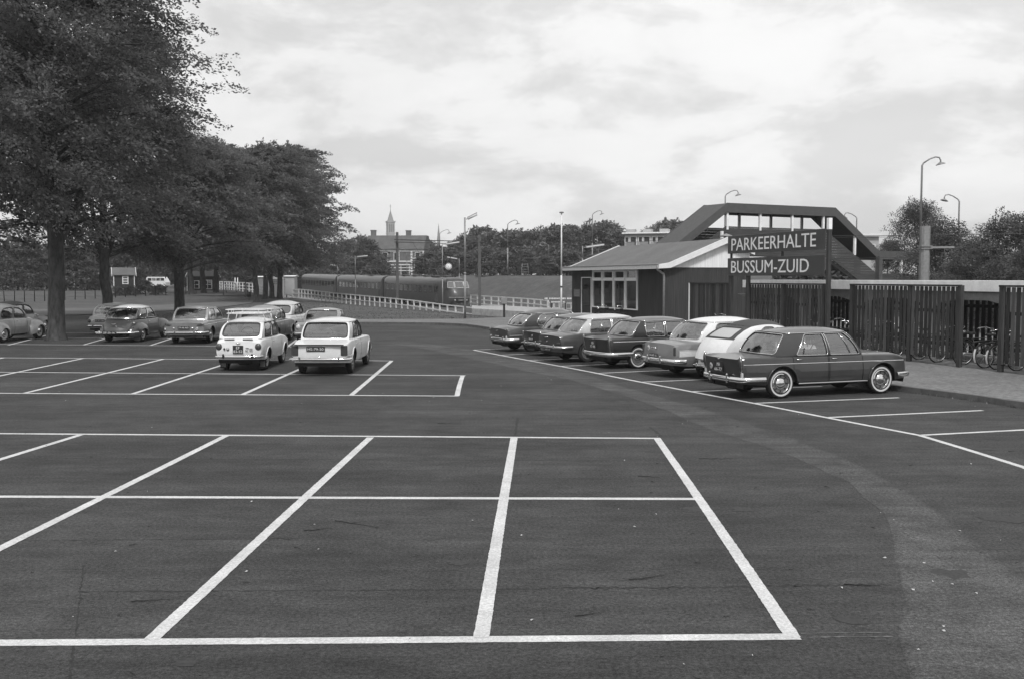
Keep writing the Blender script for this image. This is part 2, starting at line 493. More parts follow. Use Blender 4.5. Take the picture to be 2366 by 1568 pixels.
mb.add([(-1800, -200, -0.6), (1800, -200, -0.6), (1800, 300, -0.9), (-1800, 300, -0.9)], [(0, 1, 2, 3)])
struct(mb.build('far_ground', M['grass']))

# the asphalt sheet of the car park; its far edge follows the lawn and the pavement
def gp(x, y): p = G(x, y); return (p.x, p.y)
lot = [(-70, -12), (60, -12), (60, 14), (16, 14)]
kerb_px = [(2420, 953), (2366, 944), (2250, 925), (2100, 906)]
kerbline = [gp(*p) for p in kerb_px] + [(6.3, 28.2), (4.15, 33.2), (1.9, 39.2), (-0.6, 47.2)] + [gp(1137, 763), gp(1100, 757), gp(1070, 753), gp(1000, 750), gp(880, 749), gp(780, 749)]
lot += kerbline[:1] + kerbline[1:]
lot += [(-12, 58), (-24, 66), (-36, 72), (-70, 74)]
mb = MB(); mb.add([(x, y, 0.0) for x, y in lot], [tuple(range(len(lot)))])
struct(mb.build('car_park_asphalt', M['asphalt']))

# paler strip of older asphalt swinging through the car park
def fade_strip(name, left, right, m_in, m_out_g, z, seg=60):
    pass
Lp = [(866, 786), (1010, 812), (1300, 872), (1480, 925), (1650, 988), (1800, 1045), (1935, 1110), (2020, 1185), (2045, 1260), (2062, 1380), (2075, 1568), (2090, 1800)]
Rp = [(905, 782), (1080, 806), (1280, 842), (1480, 898), (1650, 952), (1800, 1003), (1965, 1062), (2075, 1120), (2190, 1190), (2330, 1290), (2520, 1440), (2800, 1800)]
def resample(pts, n):
    p = np.array(pts, float); d = np.r_[0, np.cumsum(np.hypot(*np.diff(p, axis=0).T))]
    t = np.linspace(0, d[-1], n)
    return np.stack([np.interp(t, d, p[:, 0]), np.interp(t, d, p[:, 1])], 1)
LG = resample([gp(*p) for p in Lp], 90); RG = resample([gp(*p) for p in Rp], 90)
rr = np.random.default_rng(3)
wob = np.cumsum(rr.normal(0, 0.035, (90, 2)), 0); wob -= wob.mean(0)
vs = []; fs = []; at = []
for i in range(90):
    a = Vector(LG[i]); b = Vector(RG[i]); d = (b - a)
    a = a + d.normalized() * wob[i, 0]; b = b + d.normalized() * wob[i, 1]; d = b - a
    for t, g_ in ((0, 0), (0.025, 0.8), (0.07, 1), (0.5, 1), (0.84, 0.95), (0.94, 0.55), (1, 0)):
        q = a + d * t
        vs.append((q.x, q.y, 0.002)); at.append(g_ * min(1, i / 12))
for i in range(89):
    for k in range(6):
        fs.append((i * 7 + k, i * 7 + k + 1, i * 7 + k + 8, i * 7 + k + 7))
me = bpy.data.meshes.new('worn_lane'); me.from_pydata(vs, [], fs)
a_ = me.attributes.new('older', 'FLOAT', 'POINT'); a_.data.foreach_set('value', at)
ms = M['asphalt'].copy(); ms.name = 'older_asphalt'
t = ms.node_tree; b = t.nodes['Principled BSDF']
lk = b.inputs['Base Color'].links[0]; src = lk.from_socket
an = t.nodes.new('ShaderNodeAttribute'); an.attribute_name = 'older'
nz = t.nodes.new('ShaderNodeTexNoise'); nz.inputs['Scale'].default_value = 1.5; nz.inputs['Detail'].default_value = 9; nz.inputs['Roughness'].default_value = 0.68
tcn = t.nodes.new('ShaderNodeTexCoord'); t.links.new(tcn.outputs['Object'], nz.inputs['Vector'])
mr = t.nodes.new('ShaderNodeMapRange'); mr.inputs[1].default_value = 0.36; mr.inputs[2].default_value = 0.6; mr.inputs[3].default_value = 0.25; mr.inputs[4].default_value = 1.25
t.links.new(nz.outputs['Fac'], mr.inputs[0])
mu = t.nodes.new('ShaderNodeMath'); mu.operation = 'MULTIPLY'; t.links.new(an.outputs['Fac'], mu.inputs[0]); t.links.new(mr.outputs[0], mu.inputs[1])
mx = t.nodes.new('ShaderNodeMix'); mx.data_type = 'RGBA'; mx.blend_type = 'MULTIPLY'
sc_ = t.nodes.new('ShaderNodeMath'); sc_.operation = 'MULTIPLY_ADD'; sc_.inputs[1].default_value = 0.5; sc_.inputs[2].default_value = 1.0
t.links.new(mu.outputs[0], sc_.inputs[0])
vm = t.nodes.new('ShaderNodeVectorMath'); vm.operation = 'SCALE'
t.links.new(src, vm.inputs[0]); t.links.new(sc_.outputs[0], vm.inputs['Scale'])
t.links.new(vm.outputs[0], b.inputs['Base Color'])
t.nodes.remove(mx)
me.materials.append(ms)
struct(link('older_asphalt_strip', me))

# painted lines, each a sheet of its own with slightly ragged edges
def line(p, q, w=0.115, z=0.0035, m='paint_line', ends=True, rag=0.0018, name='parking_line'):
    a, b_ = (G(*p) if len(p) == 2 else Vector(p)), (G(*q) if len(q) == 2 else Vector(q))
    d = (b_ - a); n = max(2, int(d.length / 0.045)); d.normalize(); s = Vector((-d.y, d.x, 0))
    vs = []; fs = []
    bow = rnd.uniform(-0.012, 0.012)
    for i in range(n + 1):
        c = a.lerp(b_, i / n) + s * bow * math.sin(PI * i / n)
        r1, r2 = rnd.gauss(0, rag), rnd.gauss(0, rag)
        vs += [(c.x + s.x * (w / 2 + r1), c.y + s.y * (w / 2 + r1), z), (c.x - s.x * (w / 2 + r2), c.y - s.y * (w / 2 + r2), z)]
        if i: fs.append((2 * i - 2, 2 * i - 1, 2 * i + 1, 2 * i))
    mb = MB(); mb.add(vs, fs)
    return struct(mb.build(name, M[m]))
Z2 = 0.005
# nearest block of bays
line((-320, 998.5), (1526, 1012)); line((-420, 1145), (1606, 1152)); line((-900, 1490), (1846, 1470), 0.125)
line((1518, 1012), (1832, 1472), 0.115, Z2); line((1188, 1010), (1112, 1473), 0.115, Z2); line((856, 1010), (350, 1477), 0.115, Z2)
line((522, 1006), (-430, 1480), 0.115, Z2); line((186, 1004), (-700, 1278), 0.115, Z2)
line((1850, 1472), (2064, 1470), 0.012, 0.003, 'old_line', rag=0.004, name='worn_line'); line((1850, 1462.5), (2060, 1461), 0.012, 0.003, 'old_line', rag=0.004, name='worn_line')
line((548, 993), (592, 972), 0.05, 0.003, 'asphalt', name='worn_line')
# middle block
line((-250, 824), (908, 833)); line((-250, 857), (1076, 867)); line((-250, 906), (1060, 914))
line((905, 833), (812, 912), 0.115, Z2); line((1069, 867), (1056, 914), 0.115, Z2); line((745, 829), (560, 911), 0.115, Z2)
line((560, 828), (307, 909), 0.115, Z2); line((378, 829), (55, 908), 0.115, Z2); line((194, 827), (-185, 906), 0.115, Z2); line((10, 826), (-300, 882), 0.115, Z2)
# far-left block
line((-220, 793), (700, 801), 0.11); line((-150, 778.5), (700, 784), 0.1)
for a, b2 in (((19, 797), (150, 764)), ((193, 796.5), (298, 766)), ((347, 798), (440, 768)), ((512, 799), (570, 772)), ((665, 800), (706, 770)), ((-140, 795), (30, 764))):
    line(a, b2, 0.11, Z2)
line((-100, 766.5), (300, 770), 0.10)
# bays on the right
BAY = [G(*p) for p in ((1094, 808), (1156, 820), (1221, 832), (1295, 845.5), (1380, 861.7), (1481, 882), (1597, 904), (1742, 931), (1910, 964), (2125, 1005), (2366, 1079), (2640, 1185))]
for i in range(len(BAY) - 1): line(BAY[i], BAY[i + 1], 0.11)
BD = Vector((0.960, 0.280, 0)).normalized()
for i, b_ in enumerate(BAY[:-1]):
    an = R((30, 30, 29, 26, 24, 21, 18.5, 16, 16.5, 16, 16)[i]); bd = Vector((math.cos(an), math.sin(an), 0)); line(b_ + bd * 0.05, b_ + bd * (3.55 if i else 3.3), 0.11, Z2)

# seams and stains in the asphalt
def seam(p, q, w, rag=.012): return line(p, q, w, .0015, 'seam', rag=rag, name='asphalt_seam')
seam((180, 1366), (1290, 1359), .022); seam((1300, 1358), (2052, 1350), .03, .02); seam((-100, 1056), (1560, 1064), .02); seam((700, 936), (1600, 945), .02); seam((-100, 1249), (700, 1243), .014)
seam((160, 1568), (192, 1305), .012, .006); seam((1190, 1005), (1196, 965), .04, .01); seam((1530, 1008), (1500, 985), .04, .01)
rs = random.Random(11)
for i in range(46):
    Y = 6 + 30 * rs.random() ** 1.3; X = rs.uniform(-.55, .55) * Y; r = rs.choice([.03, .05, .08, .14, .22]) * rs.uniform(.7, 1.3); k = 14
    ph = [rs.uniform(.55, 1.25) for _ in range(k)]
    mb = MB(); mb.add([(X + r * ph[j] * math.cos(2 * PI * j / k), Y + r * .8 * ph[j] * math.sin(2 * PI * j / k), .0022 + i * .00002) for j in range(k)], [tuple(range(k))])
    struct(mb.build('oil_stain', M['stain']))

# pavement on the right and far side, 12 cm above the asphalt, with its kerb stones
PAV = 0.12
pav = [(40, 14)] + [(16.5, 15.5)] + kerbline[1:]
pav += [gp(780, 742), gp(1075, 741), (2.0, 66.0), (30, 64), (60, 40)]
def offset_in(line_, d):
    outp = []
    for i, p in enumerate(line_):
        a = Vector(line_[max(0, i - 1)]); b_ = Vector(line_[min(len(line_) - 1, i + 1)])
        t = (b_ - a).normalized(); n = Vector((t.y, -t.x))
        outp.append((p[0] + n.x * d, p[1] + n.y * d))
    return outp
kl = [(16.5, 15.5)] + kerbline[1:]
klo = offset_in(kl, 0.14)
pv = [(40, 14)] + klo + [gp(780, 742), gp(1075, 741), (2.0, 66.0), (30, 64), (60, 40)]
mb = MB(); mb.add([(x, y, PAV - 0.004) for x, y in pv], [tuple(range(len(pv)))])
struct(mb.build('brick_pavement', M['paving']))
kerb = thing('kerb', None, None); kerb['kind'] = 'structure'
ks = resample(kl, 72)
ko = np.array([tuple(p) for p in offset_in([tuple(p) for p in ks], 0.14)])
for i in range(71):
    a, b_, c_, d_ = ks[i], ks[i + 1], ko[i + 1], ko[i]
    g_ = 0.006
    def tw(p, q, t): return (p[0] + (q[0] - p[0]) * t, p[1] + (q[1] - p[1]) * t)
    a2, b2, c2, d2 = tw(a, b_, g_), tw(a, b_, 1 - g_), tw(d_, c_, 1 - g_), tw(d_, c_, g_)
    dz = rnd.uniform(-0.004, 0.004)
    mb = MB()
    vs = [(p[0], p[1], -0.05) for p in (a2, b2, c2, d2)] + [(a2[0] + (d2[0] - a2[0]) * .12, a2[1] + (d2[1] - a2[1]) * .12, PAV + dz), (b2[0] + (c2[0] - b2[0]) * .12, b2[1] + (c2[1] - b2[1]) * .12, PAV + dz), (c2[0], c2[1], PAV + dz), (d2[0], d2[1], PAV + dz)]
    mb.add(vs, [(0, 1, 5, 4), (1, 2, 6, 5), (2, 3, 7, 6), (3, 0, 4, 7), (7, 6, 5, 4)])
    mb.build('kerb_stone', M['kerb'], kerb, recalc=False)

# road on the left behind the parked cars, and the pale forecourt beyond the trees
def strip_poly(name, pts, m, z):
    me = MB(); me.add([(p[0], p[1], (z if len(p) < 3 else p[2])) for p in pts], [tuple(range(len(pts)))])
    return struct(me.build(name, M[m]))
def tz(x, y, up=0.02): return float(terrain(np.array(x, float), np.array(y, float))) + up
def ribbon(name, c1, c2, m, up, n=40):
    A, B = resample(c1, n), resample(c2, n)
    vs = []; fs = []
    K = 6
    for i in range(n):
        for k in range(K + 1):
            x = A[i][0] + (B[i][0] - A[i][0]) * k / K; y = A[i][1] + (B[i][1] - A[i][1]) * k / K
            vs.append((x, y, tz(x, y) + up))
    for i in range(n - 1):
        for k in range(K):
            j = i * (K + 1) + k
            fs.append((j, j + 1, j + K + 2, j + K + 1))
    mb = MB(); mb.add(vs, fs)
    return struct(mb.build(name, M[m]))
ribbon('side_road', [gp(-150, 733), gp(60, 731), gp(260, 725), gp(420, 717), gp(520, 709), gp(580, 701)], [gp(-150, 717), gp(60, 716), gp(260, 711), gp(420, 703), gp(520, 698), gp(590, 694)], 'road', 0.03)
ribbon('forecourt', [gp(440, 690), gp(500, 690), gp(560, 688), gp(640, 687)], [gp(430, 668), gp(500, 669), gp(560, 672), gp(640, 678)], 'road', 0.05)
ribbon('verge_kerb', [gp(-150, 716.5), gp(60, 715.5), gp(260, 710.5), gp(420, 702.5)], [gp(-150, 715.3), gp(60, 714.3), gp(260, 709.5), gp(420, 701.8)], 'kerb', 0.05)

# tufts of grass along the lawn edge and the fields (nobody could count the blades)
def blades(name, spots, h, wd, m, seed):
    g = np.random.default_rng(seed); n = len(spots)
    an = g.uniform(0, 2 * PI, n); hh = h * g.uniform(0.5, 1.4, n); ww = wd * g.uniform(0.6, 1.3, n)
    lean = g.uniform(-0.5, 0.5, (n, 2)) * hh[:, None]
    dx, dy = np.cos(an) * ww, np.sin(an) * ww
    b0 = spots - np.stack([dx, dy, np.zeros(n)], 1); b1 = spots + np.stack([dx, dy, np.zeros(n)], 1)
    tp = spots + np.stack([lean[:, 0], lean[:, 1], hh], 1)
    v = np.stack([b0, b1, tp], 1).reshape(-1, 3)
    me = bpy.data.meshes.new(name); me.from_pydata(v.tolist(), [], np.arange(n * 3).reshape(-1, 3).tolist())
    me.materials.append(m)
    o = link(name, me); o['kind'] = 'stuff'; return o
n = 9000
xs = nrg.uniform(-26, 8, n); ys = 61.5 + 45 * nrg.uniform(0, 1, n) ** 1.6
keep = (rail_q(xs, ys) < -7)
xs, ys = xs[keep], ys[keep]
blades('lawn_grass', np.stack([xs, ys, terrain(xs, ys)], 1), 0.07, 0.03, M['blade'], 5)
n = 2600
kr = resample(kl, 400); ii = nrg.integers(0, 400, n); off = np.abs(nrg.normal(0, .05, n)); clump = nrg.uniform(0, 1, 400)[ii] > .45
ii, off = ii[clump], off[clump]; kx, ky = kr[ii, 0], kr[ii, 1]
blades('kerb_weeds', np.stack([kx - off + nrg.uniform(-.05, .05, len(kx)), ky + nrg.uniform(-.06, .06, len(kx)), np.full(len(kx), .0)], 1), 0.05, 0.012, M['blade'], 9)

# twigs and pale chips blown over the asphalt
mb = MB()
for i in range(170):
    Y = 4.5 + 26 * rnd.random() ** 1.5; X = rnd.uniform(-0.55, 0.62) * Y
    a = rnd.gauss(0.0, 0.5); l = rnd.choice([0.015, 0.02, 0.03, 0.05, 0.09]) * rnd.uniform(.6, 1.2)
    pts = []; x, y = X, Y
    for k in range(4):
        pts.append((x, y, 0.012 + rnd.uniform(0, 0.008))); a += rnd.gauss(0, 0.35)
        x += math.cos(a) * l / 3; y += math.sin(a) * l / 3
    mb.tube(pts, [0.003 + l * 0.015, 0.003 + l * .015, 0.002 + l * .01, 0.0015], 4)
for px, py, l in ((1655, 1060, .5), (840, 1203, .62), (735, 1226, .3), (1500, 1340, .35), (345, 1391, .3), (1040, 978, .45), (1358, 1424, .2), (1500, 1100, .3), (1990, 1350, .3)):
    p = G(px, py); a = rnd.gauss(0, .25); x, y = p.x - l / 2, p.y
    pts = []
    for k in range(7):
        pts.append((x, y, 0.008 + 0.004 * (k % 2))); a += rnd.gauss(0, .14); x += math.cos(a) * l / 6; y += math.sin(a) * l / 6
    mb.tube(pts, [.004, .0045, .004, .0035, .003, .0025, .0015], 5)
    mb.tube([pts[2], (pts[2][0] + l * .2, pts[2][1] + l * .05, .012)], [.003, .001], 4)
o = mb.build('fallen_twigs', M['litter']); o['kind'] = 'stuff'
mb = MB()
spots = [G(px, py) for px, py in ((2035, 1186), (2065, 1202), (2218, 1228), (2135, 1303), (2155, 1345), (2200, 1352), (2255, 1373), (1945, 1360), (2122, 1503), (2045, 1290), (2312, 1250), (2180, 1450))]
spots += [Vector((rnd.uniform(-.5, .55) * Y, Y, 0)) for Y in [4.5 + 24 * rnd.random() ** 1.4 for _ in range(70)]]
for p in spots:
    r = rnd.uniform(.005, .016)
    mb.add([(p.x + r * math.cos(a + .3 * rnd.random()) * rnd.uniform(.6, 1.4), p.y + r * math.sin(a) * rnd.uniform(.6, 1.4), .010 + rnd.uniform(0, .012)) for a in (0, 1.25, 2.5, 3.8, 5)] + [(p.x, p.y, .022)], [(0, 1, 5), (1, 2, 5), (2, 3, 5), (3, 4, 5), (4, 0, 5)])
o = mb.build('paper_scraps', M['chip']); o['kind'] = 'stuff'

# ================================================================== TREES
def leaf_block(centers, dirs, ups, rng, leaves, lx, ly, spread, size):
    """many small leaf quads scattered in flat sprays round each centre, lying along dirs"""
    n = len(centers)
    sd_ = np.cross(ups, dirs); sd_ /= np.linalg.norm(sd_, axis=1, keepdims=True) + 1e-9
    u = rng.uniform(-1, 1, (n, leaves)); v = rng.uniform(-1, 1, (n, leaves)) * (1 - 0.55 * np.abs(u)); wv = rng.normal(0, 1, (n, leaves))
    droop = -0.22 * np.clip(u, 0, 1) ** 2 * lx
    c = centers[:, None, :] + dirs[:, None, :] * (u * lx)[..., None] + sd_[:, None, :] * (v * ly)[..., None] + ups[:, None, :] * (wv * spread)[..., None]
    c[..., 2] += droop
    c = c.reshape(-1, 3); m = len(c)
    D = np.repeat(dirs, leaves, 0) + rng.normal(0, 0.45, (m, 3)); D /= np.linalg.norm(D, axis=1, keepdims=True)
    U = np.repeat(ups, leaves, 0) + rng.normal(0, 0.55, (m, 3))
    S = np.cross(U, D); S /= np.linalg.norm(S, axis=1, keepdims=True) + 1e-9
    sz = size * rng.uniform(0.6, 1.35, (m, 1))
    v0 = c - D * sz; v1 = c + S * sz * 0.55; v2 = c + D * sz; v3 = c - S * sz * 0.55
    return np.stack([v0, v1, v2, v3], 1).reshape(-1, 3)
def quads_mesh(name, v, m):
    n = len(v) // 4
    me = bpy.data.meshes.new(name)
    me.vertices.add(n * 4); me.vertices.foreach_set('co', v.astype(np.float32).ravel())
    me.loops.add(n * 4); me.loops.foreach_set('vertex_index', np.arange(n * 4, dtype=np.int32))
    me.polygons.add(n); me.polygons.foreach_set('loop_start', np.arange(0, n * 4, 4, dtype=np.int32))
    me.polygons.foreach_set('loop_total', np.full(n, 4, dtype=np.int32))
    me.materials.append(m); me.update(calc_edges=True)
    return me
def big_tree(seed, H=19.0, rad=7.2, base=4.2, boughs=230, trunk_r=0.46, wind=(1, 0.25, 0), sprays=9, leaves=34, size=0.17, fork=3, lean=0.0, lo_r=1.0):
    rng = np.random.default_rng(seed)
    tr = MB()
    wv = np.array(wind, float); wv /= np.linalg.norm(wv)
    # trunk: flared foot, slightly wandering
    zs = [0, .12, .35, .8, 1.6, 2.6, 3.6, 4.6, 6, 8, 10.5, 13, 15.5]
    fl = [1.5, 1.32, 1.14, 1.04, 1.0, .97, .95, .92, .78, .6, .42, .25, .12]
    px = np.cumsum(rng.normal(0, 0.05, len(zs))) * .8; py = np.cumsum(rng.normal(0, .05, len(zs))) * .8
    px[:5] *= .2; py[:5] *= .2
    sc2 = H / 19.0
    zz = [z if z < 4 else 4 + (z - 4) * sc2 for z in zs]
    tp = [Vector((px[i] + lean * z, py[i], z - .05)) for i, z in enumerate(zz)]
    tr.tube(tp, [trunk_r * f for f in fl], 14)
    def trunk_at(z):
        for i in range(len(tp) - 1):
            if tp[i + 1].z >= z:
                t = (z - tp[i].z) / (tp[i + 1].z - tp[i].z); return tp[i].lerp(tp[i + 1], t)
        return tp[-1]
    # main limbs rising steeply from the fork
    for k in range(fork):
        a = 2 * PI * (k + rng.uniform(-.2, .2)) / fork + .6; z0 = rng.uniform(2.9, 4.2)
        p0 = trunk_at(z0); pts = [p0]
        L_ = rng.uniform(6, 8.5) * sc2
        for j in range(1, 6):
            t = j / 5
            pts.append(p0 + Vector((math.cos(a) * L_ * .42 * t, math.sin(a) * L_ * .42 * t, L_ * (t - .12 * t * t))))
        tr.tube(pts, [trunk_r * f for f in (.55, .5, .4, .3, .2, .08)], 9)
    cs, ds, us = [], [], []
    for b in range(boughs):
        f = rng.uniform(0, 1) ** 0.85
        z0 = base + (H - base - .8) * f * .93
        a = rng.uniform(0, 2 * PI)
        env = rad * (math.sin(PI * min(1, (0.22 + 0.78 * f) ** 0.9)) ** 0.62) * (1.0 if f > .2 else lo_r) * rng.uniform(.72, 1.12)
        env = max(env, 1.2)
        rise = rng.uniform(-.05, .35) + .9 * f * f
        p0 = np.array(trunk_at(min(z0 - .6, zz[-1] - .5)))
        hd = np.array([math.cos(a), math.sin(a), 0.0])
        end = np.array([p0[0], p0[1], z0]) + hd * env + wv * (.7 + .8 * f) + np.array([0, 0, rise * env * .32])
        if True:
            pts = [Vector(p0 + (end - p0) * t + np.array([0, 0, .5 * math.sin(PI * t)])) for t in (0, .3, .6, .9)]
            tr.tube(pts, [.10, .07, .04, .015] if b % 3 == 0 else [.03, .025, .018, .008], 5 if b % 3 == 0 else 3)
        for s_ in range(sprays):
            t = 1 - .62 * rng.uniform(0, 1) ** 1.5
            jit = rng.normal(0, .36, 3) * np.array([1, 1, .7])
            c = p0 + (end - p0) * t + np.array([0, 0, .5 * math.sin(PI * t)]) + jit
            if c[2] < base - 1.1 + .4 * rng.random(): continue
            d = hd * .7 + wv * .9 + rng.normal(0, .25, 3); d[2] += rng.normal(-.50, .22) + .75 * f * f
            d /= np.linalg.norm(d)
            u = np.array([0, 0, 1.0]) + rng.normal(0, .38, 3) + hd * .45; u -= d * np.dot(u, d); u /= np.linalg.norm(u)
            cs.append(c); ds.append(d); us.append(u)
    v = leaf_block(np.array(cs), np.array(ds), np.array(us), rng, leaves, .95, .36, .08, size)
    return tr, v
def place_tree(name, trme, crme, loc, label, rz=0.0, scale=1.0, group=None, cat='tree'):
    r = thing(name, label, cat, loc, rz, group)
    r.scale = (scale,) * 3 if not isinstance(scale, tuple) else scale
    if trme: link('trunk', trme, r)
    link('crown', crme, r)
    return r
G_ROW = 'tall wind-blown trees along the left of the car park'
big = []
for i, kw in enumerate((dict(H=20.5, rad=5.5, base=4.9, boughs=215, trunk_r=.33, sprays=13, leaves=52, size=.074),
                        dict(H=20.0, rad=5.4, base=4.2, boughs=190, trunk_r=.31, fork=3, sprays=11, leaves=46, size=.088),
                        dict(H=18.6, rad=7.6, base=4.0, boughs=230, trunk_r=.30, fork=3, leaves=46, size=.12),
                        dict(H=18.8, rad=7.0, base=3.4, boughs=220, trunk_r=.30, fork=2, lean=.04, leaves=46, size=.12),
                        dict(H=13.2, rad=6.0, base=3.4, boughs=170, trunk_r=.36, fork=2, sprays=9, leaves=46, size=.10))):
    tr, v = big_tree(21 + i, **kw)
    big.append((tr.mesh('trunk', M['bark'], sharp=60), quads_mesh('crown', v, M['leaf'])))
def gpos(px, Y): p = P(px, 700, Y); return (p.x, Y, tz(p.x, Y, -.02) if Y > 60 else 0)
place_tree('beech_tree', *big[0], gpos(128, 42.0), 'tall tree with a thick bare trunk beside the light grey beetle-shaped car', 0.0, 1.0, G_ROW)
place_tree('beech_tree', *big[1], gpos(250, 63), 'tall tree whose forked trunk rises left of the little white-trimmed shed', 0.15, 1.0, G_ROW)
place_tree('beech_tree', *big[4], gpos(415, 73), 'tree with a straight trunk rising behind the grey saloon with cat-eye tail lamps', -0.2, 1.0, G_ROW)
place_tree('beech_tree', *big[1], gpos(444, 131), 'leftmost of three stout trunks in front of the pale forecourt', -0.1, 1.1, G_ROW)
place_tree('beech_tree', *big[2], gpos(471, 136), 'middle one of three stout trunks in front of the pale forecourt', .3, 1.12, G_ROW)
place_tree('beech_tree', *big[3], gpos(499, 140), 'trunk with a spreading foot, rightmost of three in front of the pale forecourt', -.15, 1.16, G_ROW)
place_tree('beech_tree', *big[2], gpos(593, 109), 'single pale trunk standing left of the close group of three trunks', .1, .98, G_ROW)
place_tree('beech_tree', *big[3], gpos(613, 123), 'leaning trunk, left one of the close group of three by the white fence', 0.0, 1.02, G_ROW)
place_tree('beech_tree', *big[1], gpos(629, 126), 'middle trunk of the close group of three by the white fence', .25, .96, G_ROW)
place_tree('beech_tree', *big[3], gpos(646, 128), 'right trunk of the close group of three by the white fence, under the outermost crown', -.1, 1.1, G_ROW)
place_tree('beech_tree', *big[2], gpos(-90, 60), 'big tree at the left edge, its crown cut by the frame behind the nearest tree', .2, 1.08, G_ROW)

def small_tree(seed, H=9.5, rad=3.6, lumps=26, leaves=150, size=.26, trunk=True, low=.12):
    rng = np.random.default_rng(seed)
    tr = MB()
    if trunk:
        tr.tube([(0, 0, -.2), (.05, 0, H * .2), (.1, .05, H * .5), (.05, .1, H * .8)], [.2, .16, .11, .04], 8)
    cs, ds, us = [], [], []
    for l in range(lumps):
        f = rng.uniform(low, 1) ; a = rng.uniform(0, 2 * PI)
        e = rad * math.sin(PI * (0.16 + .84 * f) ** .8) ** .6 * rng.uniform(.35, .85)
        c = np.array([math.cos(a) * e, math.sin(a) * e, H * (.08 + .84 * f)])
        rl = rad * rng.uniform(.28, .5)
        for k in range(7):
            q = rng.normal(0, 1, 3); q /= np.linalg.norm(q); q[2] = abs(q[2]) * .9 - .25
            cs.append(c + q * rl * rng.uniform(.6, 1.05)); d = np.array([q[0] + .45, q[1], rng.normal(.05, .25)]); d /= np.linalg.norm(d)
            u = np.array([0, 0, 1.]) + q * .8 + rng.normal(0, .2, 3); u -= d * np.dot(u, d); u /= np.linalg.norm(u)
            ds.append(d); us.append(u)
        if trunk and l % 3 == 0:
            tr.tube([(.05, 0, H * .3 + c[2] * .2), tuple(c * .6 + np.array([0, 0, H * .12])), tuple(c)], [.08, .05, .02], 5)
    v = leaf_block(np.array(cs), np.array(ds), np.array(us), rng, leaves // 7, rad * .24, rad * .17, rad * .035, size)
    return tr, v
small = []
for i, kw in enumerate((dict(H=9.5, rad=4.0, lumps=52, low=.03), dict(H=8.6, rad=3.5, lumps=48, low=.03), dict(H=10.4, rad=4.2, lumps=56, leaves=160, low=.03), dict(H=8.0, rad=4.4, lumps=52, low=.02))):
    tr, v = small_tree(51 + i, **kw)
    small.append((tr.mesh('trunk', M['bark']), quads_mesh('crown', v, M['leaf2'])))
park = []
for i, kw in enumerate((dict(H=10.0, rad=4.3, lumps=64), dict(H=9.0, rad=4.4, lumps=70))):
    tr, v = small_tree(91 + i, leaves=520, size=.085, low=.03, **kw)
    park.append((tr.mesh('trunk', M['bark']), quads_mesh('crown', v, M['leaf3'])))
shrub = []
for i in range(2):
    tr, v = small_tree(71 + i, H=3.2, rad=2.4, lumps=30, leaves=130, size=.17, low=.0, trunk=True)
    shrub.append((tr.mesh('trunk', M['bark']), quads_mesh('crown', v, M['leaf3'])))
dense = []
for i in range(2):
    tr, v = small_tree(81 + i, H=9.0, rad=4.2, lumps=60, leaves=150, size=.25, low=.02)
    dense.append((tr.mesh('trunk', M['bark']), quads_mesh('crown', v, M['leaf3'])))
ORD = ['first', 'second', 'third', 'fourth', 'fifth', 'sixth', 'seventh', 'eighth', 'ninth', 'tenth', 'eleventh', 'twelfth', 'thirteenth', 'fourteenth', 'fifteenth', 'sixteenth', 'seventeenth', 'eighteenth', 'nineteenth', 'twentieth', 'twenty-first', 'twenty-second', 'twenty-third', 'twenty-fourth', 'twenty-fifth', 'twenty-sixth', 'twenty-seventh', 'twenty-eighth', 'twenty-ninth', 'thirtieth']
def row(specs, lib, name, label, group):
    for i, (px, ytop, Y) in enumerate(specs):
        lab_i = label.replace('@', ORD[i]) if '@' in label else label
        k = rnd.randrange(len(lib))
        p = P(px, ytop, Y); zb = tz(p.x, Y, -.1)
        h = p.z - zb
        Hm = {id(small): (9.5, 8.6, 10.4, 8.0), id(shrub): (3.2, 3.2), id(dense): (9.0, 9.0), id(park): (10.0, 9.0)}[id(lib)][k]
        s = h / Hm * .98
        place_tree(name, *lib[k], (p.x, Y, zb), lab_i, rnd.uniform(-.7, .7), (max(s, s * .5 + .5) if lib not in (shrub, park) else s,) * 2 + (s,), group)
GB = 'trees on the embankment beyond the railway'
LB = '@ leafy tree of the upper embankment row, counted from the railway bushes to the footbridge'
row([(770, 560, 205), (800, 556, 215), (835, 548, 235), (868, 552, 260), (985, 552, 215), (1012, 566, 190), (1050, 556, 185), (1082, 540, 190), (1110, 528, 195), (1142, 530, 190), (1172, 536, 185), (1200, 528, 192),
     (1228, 530, 186), (1255, 526, 190), (1285, 524, 180), (1318, 517, 185), (1345, 530, 188), (1372, 512, 178), (1402, 516, 185), (1432, 528, 180), (1462, 532, 230), (1490, 535, 240), (1520, 520, 225), (1548, 512, 215), (1580, 520, 220)], small, 'embankment_tree', LB, GB)
row([(1035, 575, 172), (1070, 585, 168), (1118, 572, 170), (1160, 582, 166), (1212, 575, 165), (1262, 590, 162), (1310, 575, 160), (1370, 585, 158), (1440, 580, 160)], small, 'embankment_tree', '@ lower bushy tree before the embankment row, counted rightwards from the brick house', GB)
GR = 'trees behind the bicycle shelter'
